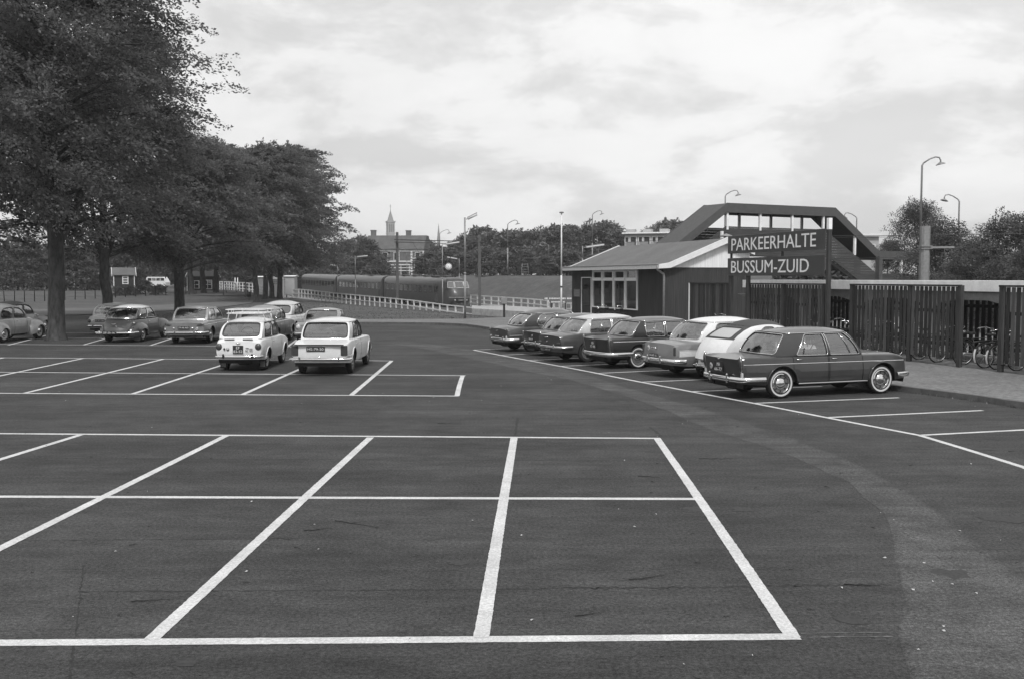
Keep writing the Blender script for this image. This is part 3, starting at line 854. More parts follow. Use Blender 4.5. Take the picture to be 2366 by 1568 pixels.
for (px, yt, Y, lab) in ((2125, 460, 76, 'loose rounded tree rising highest behind the grey catenary mast'), (2180, 505, 64, 'tree right of the grey mast under the small left-facing street lamp'),
                         (2052, 555, 100, 'low tree showing between the right end of the footbridge and the grey mast'), (2260, 545, 60, 'lower tree in the dip between the two highest crowns at the right'),
                         (2330, 490, 52, 'tall tree at the right edge of the picture behind the slatted fence'), (2430, 470, 50, 'tree cut by the right edge of the picture'),
                         (2225, 590, 52, 'low bush right of the mast just above the pale shelter roof'), (2310, 600, 46, 'low bush at far right just above the pale shelter roof'), (2390, 560, 44, 'bush cut by the right edge above the pale shelter roof')):
    row([(px, yt, Y)], park, 'leafy_tree', lab, GR)
row([(1790, 640, 62), (1850, 630, 63), (1890, 636, 61)], shrub, 'shrub', '@ dark shrub from the left in the gap below the lower sign board', 'shrubs under the footbridge')
GL = 'dark trees at the back of the field on the left'
row([(-90, 540, 170), (-40, 555, 165), (10, 560, 170), (60, 550, 165), (105, 565, 170), (160, 560, 166), (205, 568, 170), (240, 560, 174), (290, 570, 180), (335, 560, 215), (375, 570, 220), (410, 560, 200), (450, 575, 210), (490, 585, 215), (540, 590, 200), (570, 580, 205), (610, 590, 225), (650, 575, 230), (690, 585, 225), (725, 580, 222)], dense, 'hedgerow_tree', '@ dense dark tree from the left in the belt behind the field and wire fences', GL)
row([(-20, 628, 150), (40, 622, 152), (95, 630, 150), (150, 625, 150), (200, 620, 152), (235, 628, 154), (275, 664, 125), (300, 662, 126), (335, 648, 130), (365, 658, 128)], shrub, 'bush', '@ bush along the far side of the left field, counted from the left edge', 'bushes along the field')
row([(700, 605, 212), (740, 598, 208), (785, 596, 200), (815, 602, 190), (846, 583, 176), (872, 604, 170)], dense, 'railside_tree', '@ bushy tree from the left beside the far end of the train', 'trees beside the train')

row([(760 + 38 * i, 578 + rnd.uniform(-6, 6), 262 + rnd.uniform(-8, 8)) for i in range(22)], dense, 'background_tree', '@ dark tree from the left in the rearmost belt behind the embankment trees', 'rearmost belt of trees')
row([(1005 + 27 * i, 618 + rnd.uniform(-7, 6), 158 + rnd.uniform(-4, 10)) for i in range(14)], shrub, 'bank_bush', '@ bush from the left along the top edge of the embankment', 'bushes along the top of the embankment')
row([(848, 556, 188)], dense, 'leafy_tree', 'rounded tree hiding the left half of the brick house', 'trees round the brick house')
row([(990, 585, 176)], dense, 'leafy_tree', 'dark tree at the right corner of the brick house', 'trees round the brick house')
# ================================================================== CARS
def pchip(keys):
    xs = np.array([k[0] for k in keys], float); ys = np.array([k[1] for k in keys], float)
    h = np.diff(xs); d = np.diff(ys) / h; m = np.zeros(len(xs))
    if len(xs) > 2:
        for i in range(1, len(xs) - 1):
            if d[i - 1] * d[i] > 0:
                w1, w2 = 2 * h[i] + h[i - 1], h[i] + 2 * h[i - 1]
                m[i] = (w1 + w2) / (w1 / d[i - 1] + w2 / d[i])
        m[0], m[-1] = d[0], d[-1]
    else: m[:] = d[0]
    def f(x):
        x = min(max(x, xs[0]), xs[-1]); i = min(max(int(np.searchsorted(xs, x)) - 1, 0), len(xs) - 2)
        t = (x - xs[i]) / h[i]
        return float((1 + 2 * t) * (1 - t) ** 2 * ys[i] + t * (1 - t) ** 2 * h[i] * m[i] + t * t * (3 - 2 * t) * ys[i + 1] + t * t * (t - 1) * h[i] * m[i + 1])
    return f

WHEELS = {}
def wheel_meshes(r, wdt, style):
    key = (round(r, 3), round(wdt, 3), style)
    if key in WHEELS: return WHEELS[key]
    h = wdt / 2; rr_ = r * .66
    t = MB(); t.lathe([(rr_, -h * .8), (r * .86, -h), (r * .96, -h * .85), (r, -h * .5), (r, h * .5), (r * .96, h * .85), (r * .86, h), (rr_, h * .8), (rr_ * .97, h * .4), (rr_ * .97, -h * .4), (rr_, -h * .8)], 32, 'Y')
    tyre = t.mesh('wheel', M['rubber'], sharp=50)
    m = MB(); m.lathe([(rr_ * 1.02, h * .84), (rr_ * .96, h * .9), (rr_ * .9, h * .55), (rr_ * .62, h * .5), (.001, h * .55)], 28, 'Y', cap=False)
    m.lathe([(rr_ * .9, -h * .3), (.001, -h * .3)], 20, 'Y', cap=False)
    if style in ('ring', 'fancy'):                       # dark slots round the disc
        for k in range(8):
            a = 2 * PI * k / 8
            m.box((math.cos(a) * rr_ * .76, h * .56, math.sin(a) * rr_ * .76), (rr_ * .2, .012, rr_ * .12), mat=Matrix.Rotation(-a, 4, 'Y'), mi=1)
    rim = m.mesh('rim', [M['rim_light'] if style in ('pale', 'cap') else M['rim_dark'], M['black']], sharp=40)
    m = MB(); q = rr_ * (.62 if style != 'fancy' else .6)
    m.lathe([(q, h * .55), (q * .97, h * .72), (q * .75, h * .95), (q * .4, h * 1.08), (.001, h * 1.12)], 24, 'Y')
    if style == 'fancy': m.lathe([(rr_ * 1.0, h * .88), (rr_ * .93, h * .98), (rr_ * .88, h * .75)], 28, 'Y', cap=False)
    cap = m.mesh('hubcap', M['chrome'], sharp=50)
    ww = None
    if style in ('fancy', 'ww'):
        m = MB(); m.lathe([(r * .73, h * .935), (r * .735, h * .99), (r * .80, h * 1.035), (r * .845, h * 1.03), (r * .85, h * .98)], 32, 'Y', cap=False); ww = m.mesh('whitewall', M['whitewall'], sharp=60)
    WHEELS[key] = (tyre, rim, cap, ww)
    return WHEELS[key]

def car(name, label, loc, heading, p):
    """x forward, y left, z up; origin on the ground under the rear axle."""
    root = thing(name, label, 'car', loc, heading, p.get('group', 'parked cars'))
    if p.get('scale'): root.scale = p['scale'] if isinstance(p['scale'], tuple) else (p['scale'],) * 3
    g = p.get
    ro, wb, fo = p['ro'], p['wb'], p['fo']
    W = p['w'] / 2; Rw = g('R', .31); xr_, xf_ = -ro, wb + fo
    sill = g('sill', .27); belt = g('belt', .88)
    body_m = p['paint']; roof_m = g('roofpaint', body_m); lower_m = g('lowerpaint')
    zs = pchip(g('zs') or [(xr_, g('tail', .84) - .03), (xr_ + .2, g('tail', .84)), (g('xr'), belt - .01), (g('xf'), belt - .01), (xf_ - .4, g('hood', .84)), (xf_, g('hood', .84) - .07)])
    hw = pchip(g('hw') or [(xr_, W * .90), (xr_ + .1, W * .945), (xr_ + .5, W * .985), (wb * .45, W), (wb, W * .985), (xf_ - .12, W * .93), (xf_, W * .87)])
    cr = g('crown', .05); fin = g('fin', 0)
    zt_k = g('zt') or [(xr_, zs(xr_) + cr * .6 - fin), (xr_ + .3, zs(xr_ + .3) + cr - fin), (g('xr'), belt + .02), (g('xf'), belt + .02), (xf_ - .5, zs(xf_ - .5) + cr + .01), (xf_, zs(xf_) + cr * .5)]
    zt = pchip(zt_k)
    arch = g('arch', Rw + .06); archr = g('archr', arch); zaR = g('zaR', 9)
    wheels_x = (0.0, wb)
    zbot = pchip(g('zbot') or [(xr_, sill + .05), (xr_ + .45, sill + .02), (0, sill), (wb, sill), (xf_ - .3, sill + .02), (xf_, sill + .05)])
    def za(x):
        z = zbot(x)
        for k, xw in enumerate(wheels_x):
            a = archr if k == 0 else arch
            d = abs(x - xw)
            if d < a: z = max(z, min(Rw + math.sqrt(max(0, a * a - d * d)), zaR if k == 0 else 9))
        return z
    rl, fl = pchip(g('rear_lean', [(0, 0.04), (.45, 0.0), (.7, 0.02), (1.2, .10)])), pchip(g('front_lean', [(0, -.05), (.45, 0), (.9, -.05)]))
    bow_r, bow_f = g('bow_r', .06), g('bow_f', .10)
    def shear(x, y, z):
        wr = max(0, 1 - (x - xr_) / .5); wf = max(0, 1 - (xf_ - x) / .5)
        h_ = max(.3, hw(x))
        return x + wr * (rl(z) + bow_r * (y / h_) ** 2) + wf * (fl(z) - bow_f * (y / h_) ** 2)
    # stations
    st = set(np.linspace(xr_, xf_, 34).tolist()) | {xr_ + .04, xr_ + .1, xf_ - .04, xf_ - .1}
    for k, xw in enumerate(wheels_x):
        a = archr if k == 0 else arch
        for an in np.linspace(0, PI, 15): st.add(xw + a * math.cos(an))
    doors = g('doors', [])
    gaps = []
    for (x0, x1) in doors: gaps += [x0, x1]
    bx = g('boot'); hx = g('bonnet')
    if bx: gaps += [bx]
    if hx: gaps += [hx]
    G_ = .007
    for x in gaps: st |= {x - G_, x + G_}
    st = sorted(x for x in st if xr_ <= x <= xf_)
    st2 = [st[0]]
    gp_ = [x + s_ for x in gaps for s_ in (-G_, G_)]
    for x in st[1:]:
        keep = any(abs(x - q) < 1e-6 for q in gp_)
        if keep:
            while st2 and x - st2[-1] < .012 and not any(abs(st2[-1] - q) < 1e-6 for q in gp_): st2.pop()
            st2.append(x)
        elif x - st2[-1] > .014: st2.append(x)
    st = st2
    zm, tuck, tum = g('zm', .55), g('tuck', .06), g('tum', .05)
    zf = sill - .05
    DK = [.94, .80, .55, .28, 0.0]
    bh = g('boothalf', .70); bk = 1 if bh > .6 else 2
    def sec(x):
        h_, zsh, zd, zb = hw(x), zs(x), zt(x), za(x)
        zb = min(zb, zsh - .06)
        yi = max(.1, h_ - .30)
        pts = [(0, zf), (yi, zf), (yi, zb)]
        def sy(z):
            if z < zm: return h_ - tuck * ((zm - z) / max(.1, zm - zbot(x) + .02)) ** 2
            return h_ - tum * ((z - zm) / max(.1, zsh - zm)) ** 2
        top = zsh - g('shr', .035)
        for f in (0, .12, .3, .5, .7, .86, 1.0):
            z = zb + (top - zb) * f; pts.append((sy(z), z))
        y1 = sy(zsh)
        pts.append((y1 - .006, zsh - .012)); pts.append((y1 - .03, zsh))
        ye = y1 - .03
        for t in DK: pts.append((ye * t, zd + (zsh - zd) * t ** (8 if fin else 2.6)))
        return pts
    S = [sec(x) for x in st]
    n = len(S[0])
    iside0, iside1 = 3, 10        # side panel rows
    bodyq, doorq, bootq, hoodq = MB(), [MB() for _ in range(2 * len(doors))], MB(), MB()
    def V(i, k, sgn):
        y, z = S[i][k]; y *= sgn
        return (shear(st[i], y, z), y, z)
    xr, xf = p['xr'], p['xf']
    beltline = g('two_tone')      # z above which the side carries the upper colour
    def put(mb, quad, sgn, mi=0):
        mb.add([V(i, k, sgn) for i, k in (quad if sgn < 0 else quad[::-1])], [(0, 1, 2, 3)], mi, True)
    for i in range(len(st) - 1):
        xa, xb = st[i], st[i + 1]; xm = (xa + xb) / 2
        gap = any(abs(xm - q) < G_ for q in gaps if True)
        ingap_door = any(abs(xm - q) < G_ for d in doors for q in d)
        for sgn in (1, -1):
            for k in range(n - 1):
                quad = [(i, k), (i + 1, k), (i + 1, k + 1), (i, k + 1)]
                mi = 1 if k < 3 else 0
                if k >= n - 6 and k >= 12 - 1:
                    if xr + .12 < xm < xf - .12 and k >= 12: continue     # open under the cabin
                    if bx is not None and k >= 11 + bk and xm < bx + G_:
                        if abs(xm - bx) < G_: continue
                        if k == 11 + bk and False: continue
                        put(bootq, quad, sgn); continue
                    if hx is not None and k >= 12 and xm > hx - G_:
                        if abs(xm - hx) < G_: continue
                        put(hoodq, quad, sgn); continue
                elif iside0 <= k <= 11:
                    if ingap_door and k >= 3: continue
                    dq = next((j for j, (x0, x1) in enumerate(doors) if x0 < xm < x1), None)
                    if dq is not None:
                        put(doorq[dq * 2 + (0 if sgn > 0 else 1)], quad, sgn); continue
                put(bodyq, quad, sgn, mi)
    # end faces
    for (i, s_, mbx) in ((0, -1, bodyq), (len(st) - 1, 1, bodyq)):
        ys = DK[::-1]; fr = [-t for t in DK[:-1]] + ys       # fractions across
        fr = sorted(set([-1.0, 1.0] + fr))
        rows = []
        ks = list(range(3, 12))
        for k in ks:
            y, z = S[i][k]
            if k == 11:
                yy = S[i][11][0]; row = []
                for f in fr:
                    t = abs(f); zz = z if t >= 1 else zt(st[i]) + (zs(st[i]) - zt(st[i])) * t ** (8 if fin else 2.6)
                    row.append((yy * f, zz))
            else: row = [(y * f, z) for f in fr]
            rows.append([(shear(st[i], a, b), a, b) for a, b in row])
        vs = [q for r_ in rows for q in r_]; m_ = len(fr)
        fs = []
        for a in range(len(rows) - 1):
            for b in range(m_ - 1):
                q = (a * m_ + b, a * m_ + b + 1, (a + 1) * m_ + b + 1, (a + 1) * m_ + b)
                fs.append(q if s_ > 0 else q[::-1])
        mbx.add(vs, fs, 0, True)
        y0 = S[i][3]
        mbx.add([(shear(st[i], y0[0], y0[1]), y0[0], y0[1]), (shear(st[i], -y0[0], y0[1]), -y0[0], y0[1]), (st[i] + .12 * -s_, -y0[0], zf), (st[i] + .12 * -s_, y0[0], zf)], [(0, 1, 2, 3)], 1)
    pm = [body_m, M['under']]
    SH = 38
    bodyq.build('body', pm, root, sharp=SH)
    for d in doorq:
        if d.f:
            od = d.build('door', pm, root, sharp=SH)
    if bootq.f: bootq.build('boot_lid', pm, root, sharp=SH)
    if hoodq.f: hoodq.build('bonnet', pm, root, sharp=SH)
    # ---------------------------------------------------------------- cabin
    xrt, xft, ztop = p['xrt'], p['xft'], p['ztop']
    zrt, zft = g('zrt', ztop), g('zft', ztop)
    yb_r, yb_f = g('yb_r', hw(xr) - .10), g('yb_f', hw(xf) - .08)
    yt_r, yt_f = g('yt_r', W * .72), g('yt_f', W * .74)
    zb_r, zb_f = g('zb_r', belt), g('zb_f', belt)
    kv_r, kv_f, kv_s = g('kv_r', .03), g('kv_f', .03), g('kv_s', .035)
    def edge(b, t, bul):
        b, t, bul = Vector(b), Vector(t), Vector(bul)
        return lambda v: b.lerp(t, v) + bul * (4 * v * (1 - v))
    E_rl = edge((xr, yb_r, zb_r), (xrt, yt_r, zrt), (-kv_r, kv_s, kv_r))
    E_rr = edge((xr, -yb_r, zb_r), (xrt, -yt_r, zrt), (-kv_r, -kv_s, kv_r))
    E_fl = edge((xf, yb_f, zb_f), (xft, yt_f, zft), (kv_f, kv_s, kv_f))
    E_fr = edge((xf, -yb_f, zb_f), (xft, -yt_f, zft), (kv_f, -kv_s, kv_f))
    bw_r, bw_f, bw_s = g('bw_r', .10), g('bw_f', .14), g('bw_s', .05)
    arc_s = g('arc_s', 0.0)       # arched roof line over the side windows
    arc_r = g('arc_r', 0.02)
    F_ = {'rear': (E_rl, E_rr, Vector((-bw_r, 0, 0)), arc_r), 'right': (E_rr, E_fr, Vector((0, -bw_s, 0)), arc_s),
          'front': (E_fr, E_fl, Vector((bw_f, 0, 0)), .02), 'left': (E_fl, E_rl, Vector((0, bw_s, 0)), arc_s)}
    def Sf(face, u, v):
        a, b, o, arc = F_[face]
        q = a(v).lerp(b(v), u) + o * (4 * u * (1 - u))
        q.z += arc * (4 * u * (1 - u)) * v
        return q
    def nrm(face, u, v):
        e = .01
        du = Sf(face, min(1, u + e), v) - Sf(face, max(0, u - e), v); dv = Sf(face, u, min(1, v + e)) - Sf(face, u, max(0, v - e))
        return du.cross(dv).normalized()
    shell = MB()
    trim_m = g('trim', M['chrome'])
    def sector(face, u0, u1, win=None, pname='side_window', v1=1.0):
        """one piece of cabin wall from u0 to u1, with an optional rounded window (left, right, bottom, top margins and corner radius in metres)"""
        Lu = (Sf(face, u1, .5) - Sf(face, u0, .5)).length; Lv = (Sf(face, (u0 + u1) / 2, 1) - Sf(face, (u0 + u1) / 2, 0)).length
        if win is None:
            K, J = max(2, int(Lu / .1)), 5
            vs = [Sf(face, u0 + (u1 - u0) * a / K, v1 * b / J) for b in range(J + 1) for a in range(K + 1)]
            fs = [(b * (K + 1) + a, b * (K + 1) + a + 1, (b + 1) * (K + 1) + a + 1, (b + 1) * (K + 1) + a) for b in range(J) for a in range(K)]
            shell.add(vs, fs, 0, True); return
        ml, mr_, mb_, mt, r = win[:5]
        sl_l, sl_r = (win[5], win[6]) if len(win) > 6 else (0, 0)     # slant of the window's left and right edges
        a0, a1, b0, b1 = ml, Lu - mr_, mb_, Lv - mt
        r = min(r, (a1 - a0) * .48, (b1 - b0) * .48)
        inn, outr = [], []
        NA, NS = 6, 5
        cor = [((a0 + r, b0 + r), PI, (0, 0)), ((a1 - r, b0 + r), 1.5 * PI, (Lu, 0)), ((a1 - r, b1 - r), 0, (Lu, Lv)), ((a0 + r, b1 - r), .5 * PI, (0, Lv))]
        for c_i, ((cx, cy), an0, oc) in enumerate(cor):
            for j in range(NA + 1):
                an = an0 + (PI / 2) * j / NA
                q = (cx + r * math.cos(an), cy + r * math.sin(an)); inn.append(q)
                half = NA // 2
                horiz_first = c_i in (1, 3)
                # the outer point slides along one edge into the corner and out along the next
                first = (q[0], oc[1]) if horiz_first else (oc[0], q[1])
                last = (oc[0], q[1]) if horiz_first else (q[0], oc[1])
                if j < half: outr.append(first)
                elif j == half: outr.append(oc)
                else: outr.append(last)
            nx = cor[(c_i + 1) % 4]
            qa = inn[-1]; qb = (nx[0][0] + r * math.cos(nx[1]), nx[0][1] + r * math.sin(nx[1]))
            for j in range(1, NS):
                q = (qa[0] + (qb[0] - qa[0]) * j / NS, qa[1] + (qb[1] - qa[1]) * j / NS); inn.append(q)
                outr.append({0: (q[0], 0), 1: (Lu, q[1]), 2: (q[0], Lv), 3: (0, q[1])}[c_i])
        def sl(q):        # slanted window edges
            t = (q[0] - a0) / max(1e-6, a1 - a0); vv = (q[1] - b0) / max(1e-6, b1 - b0)
            return (q[0] + (sl_l * (1 - t) + sl_r * t) * vv, q[1])
        inn = [sl(q) for q in inn]
        mp = lambda q, off=0.0: (lambda u, v: Sf(face, u, v) + (nrm(face, u, v) * off if off else Vector()))(u0 + (u1 - u0) * min(1, max(0, q[0] / Lu)), v1 * min(1, max(0, q[1] / Lv)))
        m = len(inn)
        vi = [mp(q) for q in inn]; vo = [mp(q) for q in outr]; vm = [mp(((a[0] + b[0]) / 2, (a[1] + b[1]) / 2)) for a, b in zip(inn, outr)]
        vd = [mp(q, -.035) for q in inn]
        vs = vo + vm + vi + vd
        fs = []
        for r_ in range(3):
            for j in range(m):
                k = (j + 1) % m
                fs.append((r_ * m + j, r_ * m + k, (r_ + 1) * m + k, (r_ + 1) * m + j))
        shell.add(vs, fs, 0, True)
        cx = sum(q[0] for q in inn) / m; cy = sum(q[1] for q in inn) / m
        pn = MB(); rings = []
        for t in (1.0, .66, .33):
            rings.append([mp((cx + (q[0] - cx) * t, cy + (q[1] - cy) * t), -.016) for q in inn])
        vs = [q for r_ in rings for q in r_] + [mp((cx, cy), -.016)]
        fs = []
        for r_ in range(2):
            for j in range(m):
                k = (j + 1) % m; fs.append((r_ * m + j, r_ * m + k, (r_ + 1) * m + k, (r_ + 1) * m + j))
        for j in range(m): fs.append((2 * m + j, 2 * m + (j + 1) % m, 3 * m))
        pn.add(vs, fs, 0, True)
        wo = pn.build(pname, g('rear_pane', M['carglass']) if pname == 'rear_window' else M['carglass'], root)
        tb = MB(); tb.tube([mp(q, .004) for q in inn], g('trim_r', .010), 5, closed=True)
        tb.build('window_trim', trim_m, wo)
        if g('vent') and pname == 'side_window' and win[-1] == 'v':
            pass
        return
    for u in g('vbars', []):
        for f_, uu in (('right', u), ('left', 1 - u)):
            tb = MB(); tb.tube([Sf(f_, uu + g('vslant', 0) * t_ * (1 if f_ == 'right' else -1), .06 + .84 * t_) for t_ in (0, .5, 1)], .010, 5); tb.build('quarter_light_bar', M['chrome'], root)
    rw = g('rear_win', (.10, .10, .05, .06, .10)); fw = g('front_win', (.07, .07, .05, .05, .09))
    if g('rear_split'):
        main_shell, shell, vsp = shell, MB(), g('rear_split')
        _Sf = Sf
        def Sf(face, u, v, _o=_Sf):
            return _o(face, u, vsp + (1 - vsp) * v) if face == 'rear' else _o(face, u, v)
        sector('rear', 0, 1, rw, 'rear_window')
        Sf = _Sf
        shell.build('rear_canvas', g('roofskin', roof_m), root, sharp=40)
        shell = main_shell
        sector('rear', 0, 1, None, v1=vsp)
    else: sector('rear', 0, 1, rw, 'rear_window')
    sector('front', 0, 1, fw, 'windscreen')
    sw = g('side', [(0, .5, (.16, .04, .02, .05, .04)), (.5, 1, (.04, .10, .02, .05, .04))])
    for (u0, u1, wn) in sw:
        sector('right', u0, u1, wn)
        sector('left', 1 - u1, 1 - u0, None if wn is None else ((wn[1], wn[0]) + tuple(wn[2:5]) + ((-wn[6], -wn[5]) if len(wn) > 6 else ())))
    shell.build('window_pillars', g('pillarpaint', roof_m), root, sharp=40)
    # roof skin
    nx_, ny_ = 16, 14; vs = []
    rc = g('roofcrown', .075); ov = .012
    for i in range(nx_ + 1):
        s_ = i / nx_
        for j in range(ny_ + 1):
            t_ = j / ny_         # 0 = right, 1 = left
            A = Sf('rear', 1 - t_, 1); B = Sf('front', t_, 1); Cc = Sf('right', s_, 1); D = Sf('left', 1 - s_, 1)
            c00, c01, c10, c11 = Sf('right', 0, 1), Sf('left', 1, 1), Sf('right', 1, 1), Sf('left', 0, 1)
            q = A * (1 - s_) + B * s_ + Cc * (1 - t_) + D * t_ - (c00 * (1 - s_) * (1 - t_) + c01 * (1 - s_) * t_ + c10 * s_ * (1 - t_) + c11 * s_ * t_)
            ed = (1 - abs(2 * t_ - 1) ** 2.6) * (1 - abs(2 * s_ - 1) ** g('rpow', 2.8))
            q.z += rc * ed + .004
            cxy = Vector(((xrt + xft) / 2, 0, q.z)); dd = (q - cxy)
            if i in (0, nx_) : q.x += ov * (1 if i else -1)
            if j in (0, ny_): q.y += ov * (1 if j else -1)
            vs.append(q)
    fs = [(i * (ny_ + 1) + j, (i + 1) * (ny_ + 1) + j, (i + 1) * (ny_ + 1) + j + 1, i * (ny_ + 1) + j + 1) for i in range(nx_) for j in range(ny_)]
    rb = MB(); rb.add(vs, fs, 0, True)
    roof_o = rb.build('roof', g('roofskin', roof_m), root)
    if g('gutter', True):
        gt = MB()
        for f_, su in (('right', 1), ('left', -1)):
            gt.tube([Sf(f_, u if su > 0 else 1 - u, 1) + Vector((0, -.012 * su, .0)) for u in np.linspace(0, 1, 12)], .011, 5)
        gt.build('rain_gutter', g('gutter_m', M['chrome']), root)
    # ---------------------------------------------------------------- interior
    it = MB()
    fl_z = sill + .05
    xi = np.linspace(xr + .15, xf - .1, 8)
    for s_ in (1, -1):
        vi_ = []
        for x in xi: yy = s_ * (hw(x) - .11); vi_ += [(x, 0, fl_z), (x, yy, fl_z), (x, yy, belt - .03)]
        it.add(vi_, [(i * 3 + k, i * 3 + 3 + k, i * 3 + 4 + k, i * 3 + 1 + k) for i in range(7) for k in range(2)])
    it.box(((xr + .33), 0, belt - .10), (.4, 2 * yb_r - .12, .05)); it.box((xf - .1, 0, belt - .07), (.42, 2 * yb_f - .06, .12), bev=.03)
    it.build('interior_trim', M['dark_in'], root)
    xs1 = xr + (xf - xr) * g('seat_f', .50); xs2 = xr + .30
    sm = g('seatm', M['seat'])
    for s_ in (1, -1):
        se = MB(); se.box((xs1 + .25, s_ * W * .42, belt - .48), (.5, W * .72, .16), bev=.05)
        se.box((xs1 - .06, s_ * W * .42, belt - .14), (.13, W * .70, .52), mat=Matrix.Rotation(R(-12), 4, 'Y'), bev=.05); se.build('front_seat', sm, root)
    se = MB(); se.box((xs2 + .22, 0, belt - .48), (.5, W * 1.5, .16), bev=.05); se.box((xs2 - .05, 0, belt - .16), (.14, W * 1.5, .46), mat=Matrix.Rotation(R(-14), 4, 'Y'), bev=.05); se.build('rear_seat', sm, root)
    swl = MB(); cx = xf - .42; ring = [Vector((cx + .07 * math.sin(a) , W * .40 + .2 * math.cos(a), belt + .03 + .185 * math.sin(a))) for a in np.linspace(0, 2 * PI, 22)[:-1]]
    swl.tube(ring, .012, 5, closed=True); swl.tube([ring[0], Vector((cx + .03, W * .40, belt)), ring[10]], .01, 5); swl.tube([(cx + .03, W * .4, belt), (cx + .3, W * .4, belt - .15)], .018, 5)
    swl.build('steering_wheel', g('wheelring', M['black']), root)
    # ---------------------------------------------------------------- wheels
    wd = g('tw', .155); tr_ = g('track', W - .14)
    sr, sf = g('wheel_r', g('wheel', 'plain')), g('wheel', 'plain')
    for k, xw in enumerate(wheels_x):
        ty, rim, cap, ww = wheel_meshes(Rw, wd, sf)
        for s_ in (1, -1):
            wo = link('wheel', ty, root, (xw, s_ * tr_, Rw)); wo.rotation_euler = (0, 0, 0 if s_ > 0 else PI)
            link('rim', rim, wo); link('hubcap', cap, wo)
            if ww: link('whitewall', ww, wo)
    ax = MB()
    for xw in wheels_x: ax.tube([(xw, -tr_, Rw), (xw, tr_, Rw)], .05, 8)
    ax.tube([(xr_ + .35, .25, sill - .03), (wb * .8, .25, sill - .03)], .035, 8); ax.box((wb * .5, 0, sill - .06), (wb * .9, .25, .1)); ax.box((xr_ + .4, -.1, sill - .02), (.5, .35, .16), bev=.04)
    ax.build('axles', M['under'], root)
    # ---------------------------------------------------------------- bumpers, lamps, plates, trim
    def bumper(xe, sgn, z, hgt, wrap, halfw, m, bowv, out_=.07, overr=None, name_='bumper'):
        path = []
        for t in np.linspace(-1, 1, 17):
            y = halfw * math.copysign(min(1, abs(t) / .86), t) if True else 0
            x = xe + sgn * (out_ - bowv * min(1, abs(t) / .86) ** 2)
            if abs(t) > .86: x = xe + sgn * (out_ - bowv) - sgn * wrap * (abs(t) - .86) / .14; y = math.copysign(halfw + .015 * (abs(t) - .86) / .14, t)
            path.append(Vector((x, y, z)))
        mb = MB(); prof = [(-.02, -.5), (.012, -.42), (.028, -.15), (.028, .15), (.012, .42), (-.02, .5)]
        vs = []
        for i, q in enumerate(path):
            a = path[max(0, i - 1)]; b = path[min(len(path) - 1, i + 1)]; t = (b - a).normalized(); nn = Vector((t.y, -t.x, 0)) * (1 if sgn > 0 else -1)
            for (o_, h_) in prof: vs.append(q + nn * o_ + Vector((0, 0, h_ * hgt)))
        K = len(prof); fs = []
        for i in range(len(path) - 1):
            for k in range(K - 1): 
                qd = (i * K + k, (i + 1) * K + k, (i + 1) * K + k + 1, i * K + k + 1); fs.append(qd if sgn > 0 else qd[::-1])
        mb.add(vs, fs, 0, True)
        bo = mb.build(name_, m, root, sharp=60)
        for y in (overr or ()):
            ob = MB(); xo = xe + sgn * (out_ - bowv * (abs(y) / halfw) ** 2 + .035)
            ob.box((xo, y, z + .015), (.06, .055, hgt * 1.75), bev=.022); ob.build('overrider', g('over_m', m), bo)
    br = g('rb', {}); bf = g('fb', {})
    bumper(xr_ + rl(.45) , -1, br.get('z', .47), br.get('h', .10), br.get('wrap', .30), br.get('hw', W * .97), br.get('m', M['chrome']), br.get('bow', bow_r + .02), br.get('out', .05), br.get('over', (-.42, .42)))
    bumper(xf_ + fl(.45) , 1, bf.get('z', .47), bf.get('h', .10), bf.get('wrap', .25), bf.get('hw', W * .95), bf.get('m', M['chrome']), bf.get('bow', bow_f + .02), bf.get('out', .05), bf.get('over', (-.42, .42)))
    def rear_x(y, z): return shear(xr_, y, z)
    for (kind, y, z, a, b) in g('tails', []):
        for s_ in (1, -1):
            mb = MB(); x = rear_x(s_ * y, z)
            if kind == 'round':
                mb.lathe([(a * 1.1, .0), (a * 1.08, .03), (a, .045), (a * .6, .06), (.001, .065)], 20, 'X', (0, 0, 0)); mb.v = [(x - v[0] + .02, v[1] + s_ * y, v[2] + z) for v in mb.v]
                mb.f = [f[::-1] for f in mb.f]
                mb.build('tail_lamp', M['lens_dark'], root)
            elif kind == 'box':
                mb.box((x - .004, s_ * y, z), (.05, a, b), bev=.015); lo = mb.build('tail_lamp', M['lens_dark'], root)
            elif kind == 'pale':
                mb.box((x - .004, s_ * y, z), (.05, a, b), bev=.015); mb.build('tail_lamp', M['lens_pale'], root)
            elif kind == 'cat':
                mb.lathe([(.001, .03), (.6, .026), (.95, .01), (1, -.02)], 20, 'X'); mb.v = [(x - v[0], v[1] * a + s_ * y, v[2] * b * (1 if v[1] * s_ < 0 else .7) + z + (.02 * v[1] * s_)) for v in mb.v]
                mb.build('tail_lamp', M['lens_dark'], root, recalc=True)
            elif kind == 'fin':          # chrome-edged upright blade on the rear wing
                hh = b / 2; tt = np.linspace(-1, 1, 11)
                ctr = [Vector((rear_x(s_ * y, z + hh * t_) + .035 * max(0, t_) ** 2 + .004, s_ * y, z + hh * t_)) for t_ in tt]
                mb.tube(ctr, [a * .5 * max(.12, (1 - abs(t_) ** 3.0)) ** .6 for t_ in tt], 10); lo = mb.build('tail_lamp', M['lens_dark'], root)
                for sy in (-1, 1):
                    e = MB(); e.tube([c_ + Vector((-.012, sy * a * .52 * max(.1, (1 - abs(t_) ** 3.0)) ** .6, 0)) for c_, t_ in zip(ctr, tt)], .009, 5); e.build('lamp_surround', M['chrome'], lo)
